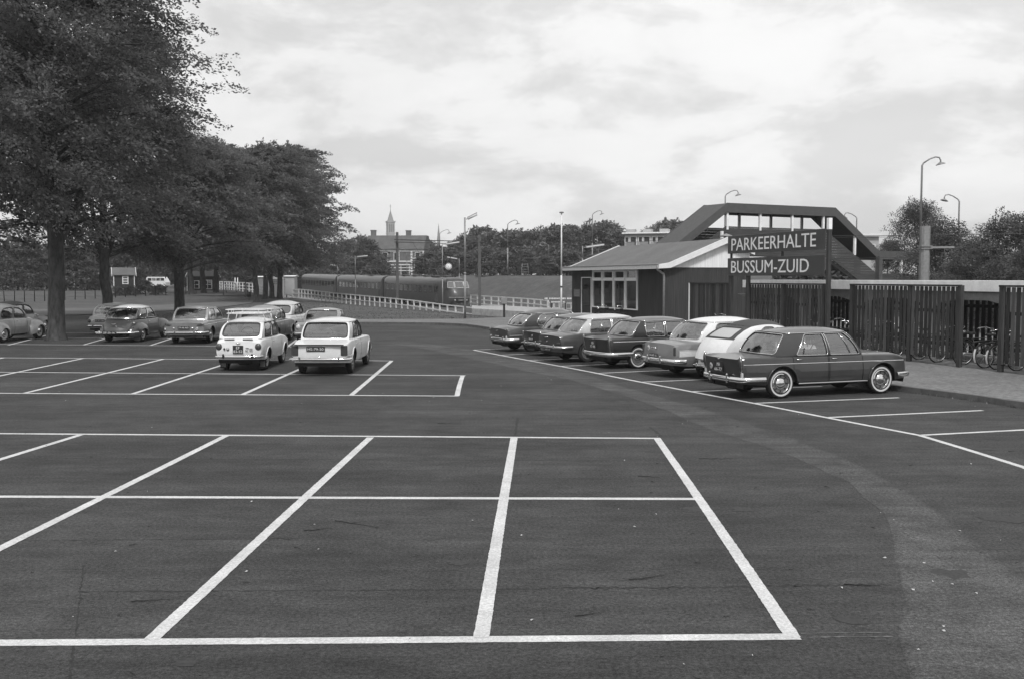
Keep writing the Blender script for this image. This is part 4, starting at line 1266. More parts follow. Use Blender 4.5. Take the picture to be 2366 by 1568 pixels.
    for (y, z, r_, kind) in g('heads', []):
        for s_ in (1, -1):
            x = shear(xf_, s_ * y, z); mb = MB()
            mb.lathe([(r_ * 1.15, -.06), (r_ * 1.15, .0), (r_ * 1.05, .02), (r_ * .98, .01)], 24, 'X', (x, s_ * y, z)); ho = mb.build('headlamp', M['chrome'], root, sharp=50)
            e = MB(); e.lathe([(r_ * 1.0, .008), (r_ * .8, .03), (r_ * .4, .045), (.001, .05)], 20, 'X', (x, s_ * y, z)); e.build('lens', M['lens_pale'], ho)
    pl = g('plate')
    if pl:
        txt, y, z, pw, ph = pl[:5]
        x = min(rear_x(0, z), rear_x(y, z)) - (pl[5] if len(pl) > 5 else .012)
        mb = MB(); mb.box((x, y, z), (.012, pw, ph), bev=.003); po = mb.build('number_plate', M['plate'], root)
        lines = txt.split('\n'); lh = ph / (len(lines) + .35) * .72
        for i, ln in enumerate(lines):
            zz = z + (len(lines) - 1 - 2 * i) * ph / len(lines) * .44
            wid = pw * .86 * min(1, len(ln) / max(len(l_) for l_ in lines))
            text('plate_lettering', ln, M['plate_txt'], po, Matrix.Translation((x - .0065, y, zz)) @ Matrix(((0, 0, -1, 0), (-1, 0, 0, 0), (0, 1, 0, 0), (0, 0, 0, 1))), wid, lh, .003)
    for (y, z, r_, t_) in g('badges', []):
        x = rear_x(y, z) - .004; mb = MB(); mb.lathe([(r_, 0), (r_ * .9, .006), (.001, .006)], 18, 'X', (0, 0, 0), sy=1.3 if t_ else 1); mb.v = [(x - v[0], v[1] + y, v[2] + z) for v in mb.v]; mb.f = [f[::-1] for f in mb.f]
        bo = mb.build('country_badge' if t_ else 'badge', M['whitewall'] if t_ else M['chrome'], root)
        if t_: text('badge_lettering', t_, M['black'], bo, Matrix.Translation((x - .0065, y, z)) @ Matrix(((0, 0, -1, 0), (-1, 0, 0, 0), (0, 1, 0, 0), (0, 0, 0, 1))), r_ * 1.3, r_ * .8, .002)
    for (y, z, a) in g('emblems', []):      # small winged badge
        x = rear_x(y, z) - .012; mb = MB(); mb.tube([(x, y - a, z + .012), (x - .01, y, z - .012), (x, y + a, z + .012)], [.006, .014, .006], 6); mb.build('emblem', M['chrome'], root)
    for hb in g('handles', []):             # boot handle or bar: y0, y1, z
        x = rear_x(0, hb[2]); mb = MB(); mb.tube([(x + .0, hb[0], hb[2] - .01), (x - .04, hb[0] + .03, hb[2]), (x - .045, (hb[0] + hb[1]) / 2, hb[2] + .006), (x - .04, hb[1] - .03, hb[2]), (x, hb[1], hb[2] - .01)], .012, 6); mb.build('boot_handle', M['chrome'], root)
    def side_y(x, z):
        h_ = hw(x); zsh = zs(x)
        return h_ - tuck * ((zm - z) / max(.1, zm - zbot(x) + .02)) ** 2 if z < zm else h_ - tum * ((z - zm) / max(.1, zsh - zm)) ** 2
    for (pts, wid, m_) in g('strips', []):  # side trim: list of (x, z)
        for s_ in (1, -1):
            path = []
            for (xa, za_), (xb, zb_) in zip(pts[:-1], pts[1:]):
                for t in np.linspace(0, 1, 10): 
                    x = xa + (xb - xa) * t; z = za_ + (zb_ - za_) * t; y = s_ * (side_y(x, z) + .004); path.append((shear(x, y, z), y, z))
            mb = MB(); vs = []; 
            for q in path: vs += [(q[0], q[1], q[2] - wid / 2), (q[0], q[1] + s_ * .010, q[2] - wid * .2), (q[0], q[1] + s_ * .010, q[2] + wid * .2), (q[0], q[1], q[2] + wid / 2)]
            fs = []
            for i in range(len(path) - 1):
                for k in range(3): fs.append((i * 4 + k, i * 4 + 4 + k, i * 4 + 5 + k, i * 4 + 1 + k))
            mb.add(vs, fs, 0, True); mb.build('side_trim', m_, root)
    for (x0, x1, zlo0, zhi0, zlo1, zhi1, m_) in g('flash', []):   # broad contrasting side flash
        for s_ in (1, -1):
            mb = MB(); vs = []; K = 14
            for i in range(K + 1):
                t = i / K; x = x0 + (x1 - x0) * t; lo, hi = zlo0 + (zlo1 - zlo0) * t, zhi0 + (zhi1 - zhi0) * t
                for f in (0, .33, .66, 1):
                    z = lo + (hi - lo) * f; y = s_ * (side_y(x, z) + .005); vs.append((shear(x, y, z), y, z))
            fs = [(i * 4 + k, i * 4 + 4 + k, i * 4 + 5 + k, i * 4 + 1 + k) for i in range(K) for k in range(3)]
            mb.add(vs, fs, 0, True); mb.build('side_flash', m_, root)
    for (x, z) in g('dhandles', []):
        for s_ in (1, -1):
            y = s_ * (side_y(x, z) + .02); mb = MB(); mb.tube([(x - .07, y - s_ * .02, z), (x - .05, y + s_ * .008, z), (x + .06, y + s_ * .008, z), (x + .075, y - s_ * .02, z)], .011, 6); mb.build('door_handle', M['chrome'], root)
    if g('archtrim'):
        for k, xw in enumerate(wheels_x):
            a = archr if k == 0 else arch
            for s_ in (1, -1):
                pts = []
                for an in np.linspace(.02, PI - .02, 24):
                    x = xw + a * math.cos(an); z = za(x); y = s_ * (side_y(x, z) + .006); pts.append((shear(x, y, z), y, z))
                mb = MB(); mb.tube(pts, .014, 6); mb.build('arch_trim', body_m if g('archtrim') == 'body' else M['dullchrome'], root)
    if g('flaps'):
        for s_ in (1, -1):
            mb = MB(); mb.box((-Rw * .95, s_ * tr_, sill * .62 + .02), (.012, wd * 1.5, .26)); fo_ = mb.build('mud_flap', M['rubber'], root)
            for j in range(4):
                e = MB(); e.box((-Rw * .95 - .008, s_ * tr_ + (j - 1.5) * .035, sill * .62), (.005, .010, .16)); e.build('flap_rib', M['rim_light'], fo_)
    # separate bulging wings
    for (xc, zc, rx, rz, ry, y0, cut, m_) in g('wings', []):
        for s_ in (1, -1):
            vs = []; NA, NB = 22, 8; a0 = R(-22)
            for i in range(NA + 1):
                th = a0 + (PI - 2 * a0) * i / NA
                for j in range(NB + 1):
                    ph = (PI / 2) * cut * j / NB
                    rr_ = max(.02, math.cos(ph)) ** .62
                    vs.append((xc + rx * math.cos(th) * rr_, s_ * (y0 + ry * math.sin(ph)), zc + rz * math.sin(th) * rr_))
            fs = []
            for i in range(NA):
                for j in range(NB):
                    q = (i * (NB + 1) + j, i * (NB + 1) + j + 1, (i + 1) * (NB + 1) + j + 1, (i + 1) * (NB + 1) + j); fs.append(q if s_ < 0 else q[::-1])
            mb = MB(); mb.add(vs, fs, 0, True)
            mb.tube([vs[i * (NB + 1) + NB] for i in range(NA + 1)], .012, 5)
            mb.build('wing', m_ or body_m, root)
    return root

D_ = Vector((0.955, 0.297, 0)); HEAD = math.atan2(.297, .955)
def bay_pos(i, fwd, side=0.0):
    c = (BAY[i] + BAY[i + 1]) / 2
    return c + D_ * fwd + Vector((-D_.y, D_.x, 0)) * side
def at_rear(x, y, fwd, deg, spec):          # from the middle of the rear bumper to the rear axle
    a = R(deg); h_ = Vector((math.cos(a), math.sin(a), 0)); sc3 = spec.get('scale', 1); sc3 = sc3[0] if isinstance(sc3, tuple) else sc3
    return Vector((x, y, 0)) + h_ * (fwd + (spec['ro'] + .06) * sc3), a
GRR = 'cars parked in the bays by the fence'
GRL = 'cars parked on the left of the car park'
SAL2 = lambda a=.10, b=.06: [(0, .46, (.30, .03, .015, .05, .03, -.10, 0)), (.46, 1, (.03, .12, .015, .05, .03, 0, -.16))]

# ---- right row, from the near end to the far end
dk = paint('dark_red_paint', .040); blk = paint('near_black_paint', .022); gry = paint('mid_grey_paint', .16); wht2 = paint('white_roof_paint', .84, .35, .04); wht = paint('white_car_paint', .70, .35, .06)
dk2 = paint('dark_grey_paint', .055); ltg = paint('light_grey_paint', .26); pal = paint('pale_grey_paint', .50)
P_big = dict(group=GRR, ro=1.03, wb=2.65, fo=.80, w=1.62, R=.325, tw=.165, sill=.29, belt=.90, tail=.90, hood=.88, crown=.02, fin=.05, xr=-.12, xrt=.22, xft=1.72, xf=2.12, ztop=1.40, zrt=1.37, roofcrown=.075,
             paint=dk, doors=[(.28, 1.18), (1.19 + .02, 2.10)], boot=-.20, bonnet=2.32, rear_lean=[(0, .12), (.4, .04), (.62, .0), (.92, -.05)], tum=.045, tuck=.05, yt_r=.56, yt_f=.58, bw_s=.03,
             side=[(0, .20, None), (.20, .60, (.05, .03, .01, .04, .03, .14, 0)), (.60, 1, (.03, .06, .01, .04, .03, 0, -.03))], rear_win=(.03, .03, .04, .04, .07),
             wheel='fancy', archtrim='body', tails=[('fin', .70, .76, .085, .34), ('pale', .71, .52, .07, .12)], rb=dict(z=.43, h=.115, wrap=.55, hw=.80, out=.07, over=(-.34, .34)), fb=dict(z=.43, h=.11, wrap=.35, hw=.80),
             plate=('MH\n66-77', .05, .66, .34, .24, .02), badges=[(.40, .66, .06, 'NL')], emblems=[(0, .84, .06)], vbars=[.31, .86], strips=[([(-.98, .745), (2.65, .745), (3.38, .735)], .022, M['chrome']), ([(.42, .31), (2.25, .31)], .03, M['dullchrome'])], dhandles=[(.42, .83), (1.34, .83)],
             heads=[(.52, .68, .085, 0)], scale=1.015)
car('dark_saloon', 'large dark four-door saloon with whitewall tyres, nearest car of the row by the fence', (5.58, 22.22, 0), R(20.5), P_big)

P_2cv = dict(group=GRR, ro=.62, wb=2.37, fo=.72, w=1.44, R=.30, tw=.125, sill=.33, belt=.86, xr=-.60, xrt=.30, xft=1.28, xf=1.74, ztop=1.53, zrt=1.47, zft=1.45, roofcrown=.085, paint=wht,
             zb_r=.60, zs=[(-.62, .55), (-.45, .60), (.2, .72), (1.74, .86), (2.3, .78), (3.09, .60)], hw=[(-.62, .60), (-.4, .66), (.2, .69), (1.6, .69), (2.2, .52), (2.8, .36), (3.09, .28)],
             zt=[(-.62, .57), (-.5, .62), (.2, .74), (1.74, .90), (2.4, .92), (2.9, .80), (3.09, .66)], rear_lean=[(0, .10), (.4, 0), (.86, .1)], bow_r=.05, kv_r=.12, kv_f=.03, kv_s=.06, arc_s=.07,
             yb_r=.60, yb_f=.62, yt_r=.53, yt_f=.54, roofskin=M['canvas'], pillarpaint=wht, trim=M['canvas'], trim_r=.006, gutter=False,
             side=[(0, .36, None), (.36, .66, (.02, .03, .03, .10, .12)), (.66, 1, (.03, .10, .03, .10, .10, 0, -.10))], rear_split=.48, rear_win=(.12, .12, .06, .14, .07), doors=[(.5, 1.25), (1.27, 2.0)], zaR=.50,
             wings=[(0, .34, .44, .36, .10, .62, .80, None), (2.37, .36, .46, .36, .24, .50, .75, None)], wheel='pale', track=.60, tails=[('box', .52, .50, .07, .10)], heads=[], rb=dict(z=.42, h=.07, wrap=.2, hw=.62, out=.10, over=(-.3, .3)), fb=dict(z=.42, h=.07, wrap=.2, hw=.6, bow=.2),
             plate=('AP-18-92', .10, .56, .36, .09, .03), scale=(1.02, 1.0, .945), rear_pane=M['rim_light'])
c2 = car('white_small_car', 'rounded white small car with a dark canvas roof beside the nearest dark saloon', *at_rear(3.9, 24.6, 1.05, 22.5, P_2cv), P_2cv)
P_tau = dict(group=GRR, ro=1.08, wb=2.60, fo=.70, w=1.67, R=.315, tw=.16, sill=.29, belt=.91, tail=.87, hood=.88, crown=.05, xr=-.22, xrt=.22, xft=1.50, xf=1.98, ztop=1.42, zrt=1.39, roofcrown=.085, paint=gry, roofpaint=wht,
             doors=[(.62, 1.86)], boot=-.30, bonnet=2.2, kv_r=.05, bw_r=.16, bw_f=.18, yt_r=.58, yt_f=.58, rear_win=(.05, .05, .05, .05, .09), side=[(0, .52, (.30, .02, .01, .05, .10, -.05, 0)), (.52, 1, (.02, .08, .01, .05, .05, 0, -.06))],
             wheel='pale', tails=[('box', .74, .69, .075, .22)], rb=dict(z=.44, h=.12, wrap=.35, hw=.80, over=(-.3, .3)), fb=dict(), plate=('FG-87-15', .12, .55, .38, .10, .02), emblems=[], handles=[(.0, .22, .74)], badges=[(.44, .72, .055, 'NL')],
             flash=[(-.95, 1.7, .55, .70, .64, .73, pal)], strips=[([(-.98, .71), (2.9, .745)], .018, M['chrome'])], dhandles=[(.75, .82)], heads=[(.6, .7, .09, 0)], lowerpaint=ltg, scale=1.03)
car('two_tone_saloon', 'mid grey two-door saloon with white roof and pale side flash by the fence', *at_rear(3.0, 26.0, .85, 24, P_tau), P_tau)
P_vic = dict(P_big); P_vic.update(paint=blk, plate=('EV\n77-95', .08, .68, .32, .22, .02), badges=[], emblems=[(.02, .86, .05)], wheel='ww', scale=.99, doors=[(.28, 1.2), (1.22, 2.1)], tails=[('fin', .70, .70, .085, .50)], archtrim=None, strips=[([(-.9, .79), (1.2, .79), (3.3, .77)], .03, M['chrome'])],
             belt=.91, ztop=1.39, bonnet=2.32, rb=dict(z=.43, h=.13, wrap=.75, hw=.80, out=.07, over=()), xr=-.18, xrt=.24, side=[(0, .50, (.42, .03, .01, .05, .03, -.26, 0)), (.5, 1, (.03, .06, .01, .05, .03, 0, -.03))])
car('black_saloon', 'black tail-finned saloon with whitewall tyres, middle one of the row by the fence', *at_rear(2.12, 28.8, .28, 27, P_vic), P_vic)
P_ope = dict(P_big); P_ope.update(paint=dk2, roofpaint=pal, fin=0, crown=.06, tail=.86, plate=('ND-11-47', .05, .40, .36, .10, .03), emblems=[(.12, .79, .14)], badges=[(.08, .66, .03, '')], wheel='plain', scale=.97, tails=[('box', .60, .62, .20, .07)], archtrim=None, strips=[], heads=[],
             rb=dict(z=.50, h=.09, wrap=.4, hw=.80, out=.08, over=(-.45, .45)), xr=-.30, xrt=.18, ztop=1.42, belt=.92, roofcrown=.09, rear_win=(.04, .04, .04, .05, .06), side=[(0, .50, (.34, .03, .01, .05, .05, -.22, 0)), (.5, 1, (.03, .07, .01, .05, .04, 0, -.05))])
car('pale_roof_saloon', 'dark saloon with a pale roof and flat boot, next beyond the black tail-finned one', *at_rear(1.22, 31.1, -.15, 27, P_ope), P_ope)
P_d2 = dict(P_big); P_d2.update(paint=blk, roofpaint=dk2, fin=.0, crown=.06, tail=.86, plate=('TB-20-31', .0, .60, .34, .10, .02), emblems=[], badges=[(-.1, .72, .05, '')], wheel='plain', scale=.93, tails=[('fin', .68, .70, .08, .34)], archtrim=None, strips=[([(-.9, .78), (3.2, .78)], .02, M['chrome'])], heads=[],
            ztop=1.40, roofcrown=.10, xr=-.2, xrt=.2, rb=dict(z=.45, h=.11, wrap=.4, hw=.80, over=(-.4, .4)), side=[(0, .50, (.34, .02, .01, .05, .06, -.14, 0)), (.5, 1, (.02, .08, .01, .05, .04, 0, -.05))])
car('dark_rounded_saloon', 'dark round-roofed saloon, second from the far end of the row by the fence', *at_rear(.33, 33.4, .3, 27, P_d2), P_d2)
P_d1 = dict(P_big); P_d1.update(paint=dk2, fin=.0, crown=.09, tail=.82, hood=.84, plate=('RG-46-80', .0, .56, .34, .10, .02), emblems=[(0, .76, .09)], badges=[], wheel='plain', scale=.98, tails=[('pale', .62, .54, .08, .09), ('fin', .70, .78, .07, .14)], archtrim=None, strips=[([(-.98, .60), (1.5, .60)], .022, M['chrome'])], heads=[],
            ztop=1.42, belt=.90, roofcrown=.12, xr=-.30, xrt=.30, kv_r=.06, bw_r=.14, yb_r=.66, rear_win=(.06, .06, .05, .08, .17), trim_r=.016, side=[(0, .55, (.40, .02, .03, .06, .16, -.06, 0)), (.55, 1, (.02, .08, .03, .06, .10, 0, -.08))], rb=dict(z=.44, h=.13, wrap=.4, hw=.80, over=(-.5, .5)))
car('dark_domed_saloon', 'dark dome-roofed saloon with bright window frames, farthest of the row by the fence', *at_rear(-.57, 35.5, .0, 27, P_d1), P_d1)

# ---- left groups
P_850 = dict(group=GRL, ro=.78, wb=2.05, fo=.74, w=1.44, R=.275, tw=.14, sill=.27, belt=.86, tail=.83, hood=.78, crown=.05, xr=-.52, xrt=-.02, xft=1.22, xf=1.68, ztop=1.30, zrt=1.27, roofcrown=.075, paint=wht,
             zs=[(-.78, .74), (-.66, .82), (-.3, .86), (1.6, .85), (2.3, .78), (2.79, .68)], zt=[(-.78, .80), (-.62, .87), (-.5, .90), (1.68, .88), (2.3, .84), (2.79, .73)], rear_lean=[(0, .12), (.35, .03), (.5, 0), (.82, .03)],
             doors=[(.42, 1.52)], bonnet=1.85, kv_r=.05, bw_r=.07, yb_r=.62, yb_f=.60, yt_r=.53, yt_f=.54, trim=M['rubber'], rear_win=(.08, .08, .06, .07, .09),
             side=[(0, .50, (.22, .03, .02, .05, .06, -.10, 0)), (.50, 1, (.03, .08, .02, .05, .04, 0, -.06))], wheel='cap', tails=[('round', .57, .655, .085, 0)], rb=dict(z=.40, h=.075, wrap=.12, hw=.66, over=(-.42, .42), out=.06), over_m=M['rubber'], fb=dict(z=.40, h=.075, hw=.66),
             plate=('EF\n83-52', -.0, .585, .30, .22, .012), emblems=[(0, .745, .07)], badges=[], handles=[], dhandles=[(.55, .74)], flaps=True, archtrim='body', heads=[(.52, .62, .08, 0)], scale=(1.05, .955, 1.06), seatm=M['seat'])
c85 = car('white_small_saloon', 'small white rear-engined saloon with round tail lamps and a roof rack, plate EF 83-52', (-7.66, 28.55, 0), PI / 2 + .01, P_850)
for s_ in (1, -1):     # engine-lid louvres
    mb = MB(); mb.box((-.70, s_ * .27, .842), (.03, .30, .03), bev=.01); mb.build('air_louvre', M['black'], c85)
for (y, z, a, b) in ((.40, .60, .07, .09),):
    mb = MB(); x = -.79; mb.add([(x, y, z - b / 2), (x, y + a / 2, z), (x, y, z + b / 2), (x, y - a / 2, z)], [(0, 1, 2, 3)]); mb.build('sticker', M['lens_dark'], c85)
mb = MB(); mb.lathe([(.045, 0), (.001, .003)], 14, 'X', (0, 0, 0)); mb.v = [(-.79 - v[0], v[1] + .30, v[2] + .60) for v in mb.v]; mb.build('sticker', M['rim_light'], c85)
text('sticker_lettering', 'NL', M['black'], c85, Matrix.Translation((-.795, -.26, .555)) @ Matrix(((0, 0, -1, 0), (-1, 0, 0, 0), (0, 1, 0, 0), (0, 0, 0, 1))), .09, .06, .002)
for y, z in ((-.27, .625), (-.38, .605), (-.38, .56)):
    mb = MB(); mb.box((-.79, y, z), (.004, .09, .022)); mb.build('script_badge', M['rim_dark'], c85)
# the roof rack on it: a thing of its own
S85 = 1.05
rk = thing('roof_rack', 'white tubular roof rack carried on the small white saloon', 'roof rack', (-7.66, 28.55, 0), PI / 2 + .01)
rk.scale = (1.05, .955, 1.06)
def rrect(z, x0, x1, y, r=.1):
    pts = []
    for cx, cy, a0 in ((x0 + r, -y + r, PI), (x1 - r, -y + r, 1.5 * PI), (x1 - r, y - r, 0), (x0 + r, y - r, .5 * PI)):
        for j in range(5):
            a = a0 + PI / 2 * j / 4; pts.append((cx + r * math.cos(a), cy + r * math.sin(a), z))
    return pts
mb = MB(); mb.tube(rrect(1.60, -.02, 1.12, .60), .013, 6, closed=True); mb.build('top_rail', M['white'], rk)
mb = MB(); mb.tube(rrect(1.50, .0, 1.10, .57), .013, 6, closed=True); mb.build('bottom_rail', M['white'], rk)
for i in range(7):
    y = -.48 + i * .16; mb = MB(); mb.tube([(.0, y, 1.50), (1.10, y, 1.50)], .008, 5); mb.build('slat_bar', M['white'], rk)
for x in (.12, .98):
    mb = MB(); mb.tube([(x, -.57, 1.49), (x, .57, 1.49)], .016, 6); mb.build('cross_bar', M['white'], rk)
    for y in (-.54, .54):
        mb = MB(); mb.tube([(x, y * .96, 1.49), (x, y * 1.0, 1.40), (x, y * 1.06, 1.28)], .013, 6); mb.build('foot', M['white'], rk)
for x, y in ((-.01, -.4), (-.01, .4), (1.11, -.4), (1.11, .4), (.3, -.585), (.3, .585), (.8, -.585), (.8, .585)):
    mb = MB(); mb.tube([(x, y, 1.50), (x, y * 1.01, 1.60)], .009, 5); mb.build('stay', M['white'], rk)

P_tri = dict(group=GRL, ro=1.00, wb=2.72, fo=.74, w=1.66, R=.315, tw=.165, sill=.30, belt=.90, tail=.83, hood=.84, crown=.035, xr=-.20, xrt=.20, xft=1.55, xf=2.05, ztop=1.36, zrt=1.34, roofcrown=.065, paint=wht,
             zs=[(-1.0, .80), (-.85, .83), (-.2, .90), (2.05, .88), (2.9, .84), (3.46, .74)], zt=[(-1.0, .815), (-.8, .845), (-.2, .915), (2.05, .90), (2.9, .87), (3.46, .78)], rear_lean=[(0, .14), (.42, .05), (.55, .03), (.78, .03), (.82, -.01)],
             doors=[(.28, 1.12), (1.14, 2.02)], boot=-.28, bonnet=2.2, yb_r=.69, yb_f=.68, yt_r=.61, yt_f=.60, trim=M['rubber'], trim_r=.014, rear_win=(.06, .06, .05, .06, .07), bow_r=.04,
             side=[(0, .16, None), (.16, .56, (.05, .03, .02, .05, .03, .10, 0)), (.56, 1, (.03, .07, .02, .05, .03, 0, -.05))], wheel='plain', tails=[('box', .69, .66, .19, .26)], rb=dict(z=.44, h=.07, wrap=.25, hw=.83, over=(-.55, .55), out=.06), fb=dict(z=.44, h=.09),
             plate=('HS-79-50', .10, .70, .52, .12, .012), badges=[(.0, .49, .025, '')], dhandles=[(.45, .76), (1.3, .76)], heads=[(.5, .66, .085, 0)], strips=[([(-.9, .52), (-.35, .52)], .02, M['chrome'])], archtrim='body', scale=(1.03, .95, 1.04))
ct = car('white_large_saloon', 'large white four-door saloon with wraparound dark tail lamps, plate HS-79-50', (-5.12, 27.4, 0), PI / 2 - .005, P_tri)
mb = MB(); mb.box((-1.008, 0, .808), (.05, 1.38, .022)); mb.build('tail_recess_shadow_strip', M['rubber'], ct).name = 'recess_shade_strip'  # dark strip standing in for the shade in the tail recess
P_bmw = dict(group=GRL, ro=1.02, wb=2.35, fo=.72, w=1.58, R=.30, tw=.15, sill=.28, belt=.88, tail=.83, hood=.82, crown=.04, fin=0.0, xr=-.30, xrt=.08, xft=1.25, xf=1.72, ztop=1.34, roofcrown=.06, paint=ltg, zt=[(-1.02, .82), (-.9, .85), (-.3, .90), (1.72, .89), (2.6, .85), (3.07, .77)],
             rear_lean=[(0, .16), (.42, .08), (.6, .03), (.8, -.03)], doors=[(.45, 1.60)], boot=-.36, bonnet=1.9, yb_r=.66, yt_r=.58, yt_f=.58, rear_win=(.07, .07, .05, .06, .05), side=[(0, .46, (.20, .02, .02, .05, .03, -.08, 0)), (.46, 1, (.02, .08, .02, .05, .03, 0, -.06))], trim=M['dullchrome'],
             wheel='cap', tails=[('cat', .60, .735, .14, .045)], rb=dict(z=.44, h=.09, wrap=.3, hw=.77, over=(-.36, .36)), fb=dict(), plate=('77-95-AD', .02, .62, .44, .11, .012), badges=[(-.30, .60, .05, ''), (-.46, .595, .055, 'NL'), (.40, .60, .04, '')], emblems=[], strips=[([(-.95, .72), (.4, .75), (2.9, .74)], .018, M['chrome'])],
             dhandles=[(.6, .76)], heads=[(.5, .66, .085, 0)], scale=1.05)
car('grey_cat_eye_saloon', 'light grey saloon with cat-eye tail lamps, plate 77-95-AD', (-12.92, 40.2, 0), PI / 2 + .01, P_bmw)
P_dkw = dict(group=GRL, ro=1.02, wb=2.35, fo=.78, w=1.66, R=.315, tw=.15, sill=.29, belt=.92, xr=-.42, xrt=.15, xft=1.18, xf=1.66, ztop=1.37, zrt=1.33, roofcrown=.085, paint=dk2, roofpaint=wht2,
             zs=[(-1.02, .52), (-.9, .62), (-.42, .90), (1.66, .90), (2.4, .84), (3.13, .62)], zt=[(-1.02, .60), (-.9, .70), (-.65, .84), (-.42, .94), (1.66, .94), (2.4, .93), (3.0, .80), (3.13, .66)], hw=[(-1.02, .46), (-.8, .56), (-.4, .66), (.4, .74), (1.5, .74), (2.2, .62), (3.13, .44)],
             rear_lean=[(0, .08), (.4, 0), (.62, .06)], bow_r=.14, kv_r=.06, bw_r=.20, bw_f=.18, yb_r=.64, yb_f=.62, yt_r=.56, yt_f=.54, rear_win=(.04, .04, .04, .04, .08), side=[(0, .46, (.20, .0, .02, .05, .08, -.08, 0)), (.46, 1, (.02, .07, .02, .05, .04, 0, -.06))],
             doors=[(.55, 1.60)], wings=[(-.05, .36, .80, .46, .30, .52, .86, None), (2.42, .42, .66, .44, .34, .48, .74, None)], wheel='cap', zaR=.45, track=.66, tails=[], rb=dict(z=.40, h=.10, wrap=.3, hw=.80, over=(), out=.10, bow=.12), fb=dict(z=.42, hw=.80, out=.06), bonnet=None,
             plate=('ZP-25-16', .14, .41, .52, .125, .17), badges=[(.55, .41, .001, '')], emblems=[(.05, .74, .09)], dhandles=[(.65, .80)], heads=[], flaps=False, scale=1.03, pillarpaint=dk2)
cd = car('dark_coupe', 'dark fastback coupe with white roof and bulging wings, plate ZP-25-16', (-15.95, 41.0, 0), PI / 2 - .03, P_dkw)
for s_ in (1, -1):
    mb = MB(); mb.lathe([(.001, .05), (.035, .03), (.045, 0)], 14, 'X'); mb.v = [(-.70 - v[0], v[1] + s_ * .60, v[2] * 2.0 + .56) for v in mb.v]; mb.build('tail_lamp', M['lens_dark'], cd, recalc=True)
mb = MB(); mb.lathe([(.001, .045), (.03, .03), (.04, 0)], 12, 'X'); mb.v = [(-.62 - v[0], v[1] - .62, v[2] + .77) for v in mb.v]; mb.build('marker_lamp', M['lens_pale'], cd, recalc=True)
mb = MB(); x = -1.19; mb.lathe([(.05, 0), (.001, .004)], 16, 'X', sy=1.5); mb.v = [(x - v[0], v[1] + .52, v[2] + .41) for v in mb.v]; mb.build('country_badge', M['whitewall'], cd)
mb = MB(); mb.tube([(-.88, -.02, .60), (-.92, -.02, .64), (-.88, -.02, .70)], .012, 6); mb.build('boot_handle', M['chrome'], cd)
mb = MB(); mb.box((-.34, -.62, .20), (.012, .24, .26)); mb.build('mud_flap', M['rim_dark'], cd)
P_sim = dict(P_850); P_sim.update(paint=pal, ro=.95, wb=2.25, fo=.75, w=1.52, xr=-.45, xrt=.0, xft=1.3, xf=1.75, ztop=1.36, zrt=1.34, trim=M['chrome'], belt=.87, zs=None, zt=None, tail=.84, hood=.80, doors=[(.4, 1.55)], boot=-.5, plate=('FF-61-08', .12, .66, .44, .11, .012), tails=[('round', .62, .64, .075, 0)], emblems=[], badges=[(.42, .68, .03, '')], flaps=False, scale=1.0, over_m=M['chrome'],
            rb=dict(z=.42, h=.08, wrap=.15, hw=.74, over=(-.45, .45)), yb_r=.66, yt_r=.57, rear_lean=[(0, .16), (.4, .08), (.55, .0), (.84, .04)])
car('pale_boxy_saloon', 'pale boxy saloon half hidden behind the dark coupe', (-18.75, 46.5, 0), PI / 2 - .01, P_sim)
P_bug = dict(group=GRL, ro=.78, wb=2.40, fo=.86, w=1.54, R=.325, tw=.15, sill=.29, belt=.90, xr=-.62, xrt=.20, xft=1.36, xf=1.68, ztop=1.36, zrt=1.26, zft=1.32, roofcrown=.11, paint=ltg,
             zs=[(-.78, .42), (-.62, .66), (-.2, .90), (1.68, .90), (2.3, .82), (2.9, .66), (3.26, .42)], zt=[(-.78, .50), (-.62, .74), (-.35, .92), (1.68, .94), (2.3, .92), (2.9, .80), (3.26, .52)], hw=[(-.78, .40), (-.5, .54), (0, .64), (.6, .70), (1.5, .68), (2.2, .52), (2.9, .38), (3.26, .26)],
             kv_r=.15, kv_f=.03, kv_s=.07, bw_r=.16, bw_f=.10, arc_s=.07, yb_r=.52, yb_f=.60, yt_r=.42, yt_f=.46, rear_win=(.26, .26, .42, .12, .12), side=[(0, .22, None), (.22, .60, (.02, .03, .03, .09, .16)), (.60, 1, (.03, .08, .03, .08, .07, 0, -.06))],
             doors=[(.72, 1.64)], zaR=.45, wings=[(-.02, .34, .58, .46, .30, .50, .80, None), (2.42, .36, .56, .46, .32, .48, .78, None)], wheel='cap', track=.64, tails=[], heads=[], rb=dict(z=.40, h=.08, wrap=.15, hw=.74, over=(-.4, .4), bow=.14), fb=dict(z=.40, h=.08, wrap=.15, hw=.74, bow=.14), strips=[], dhandles=[(.85, .80)], gutter_m=ltg, trim=M['rubber'],
             archr=.3, arch=.36, scale=1.04)
car('grey_beetle_car', 'light grey beetle-shaped car cut by the left edge, nearer of the two', (-21.35, 40.45, 0), PI / 2 - .10, P_bug)
P_bg2 = dict(P_bug); P_bg2.update(paint=gry, roofskin=M['canvas'], roofpaint=gry)
car('dark_beetle_car', 'darker beetle-shaped car with a cloth sunroof behind the light grey one', (-23.3, 45.3, 0), PI / 2 - .06, P_bg2)
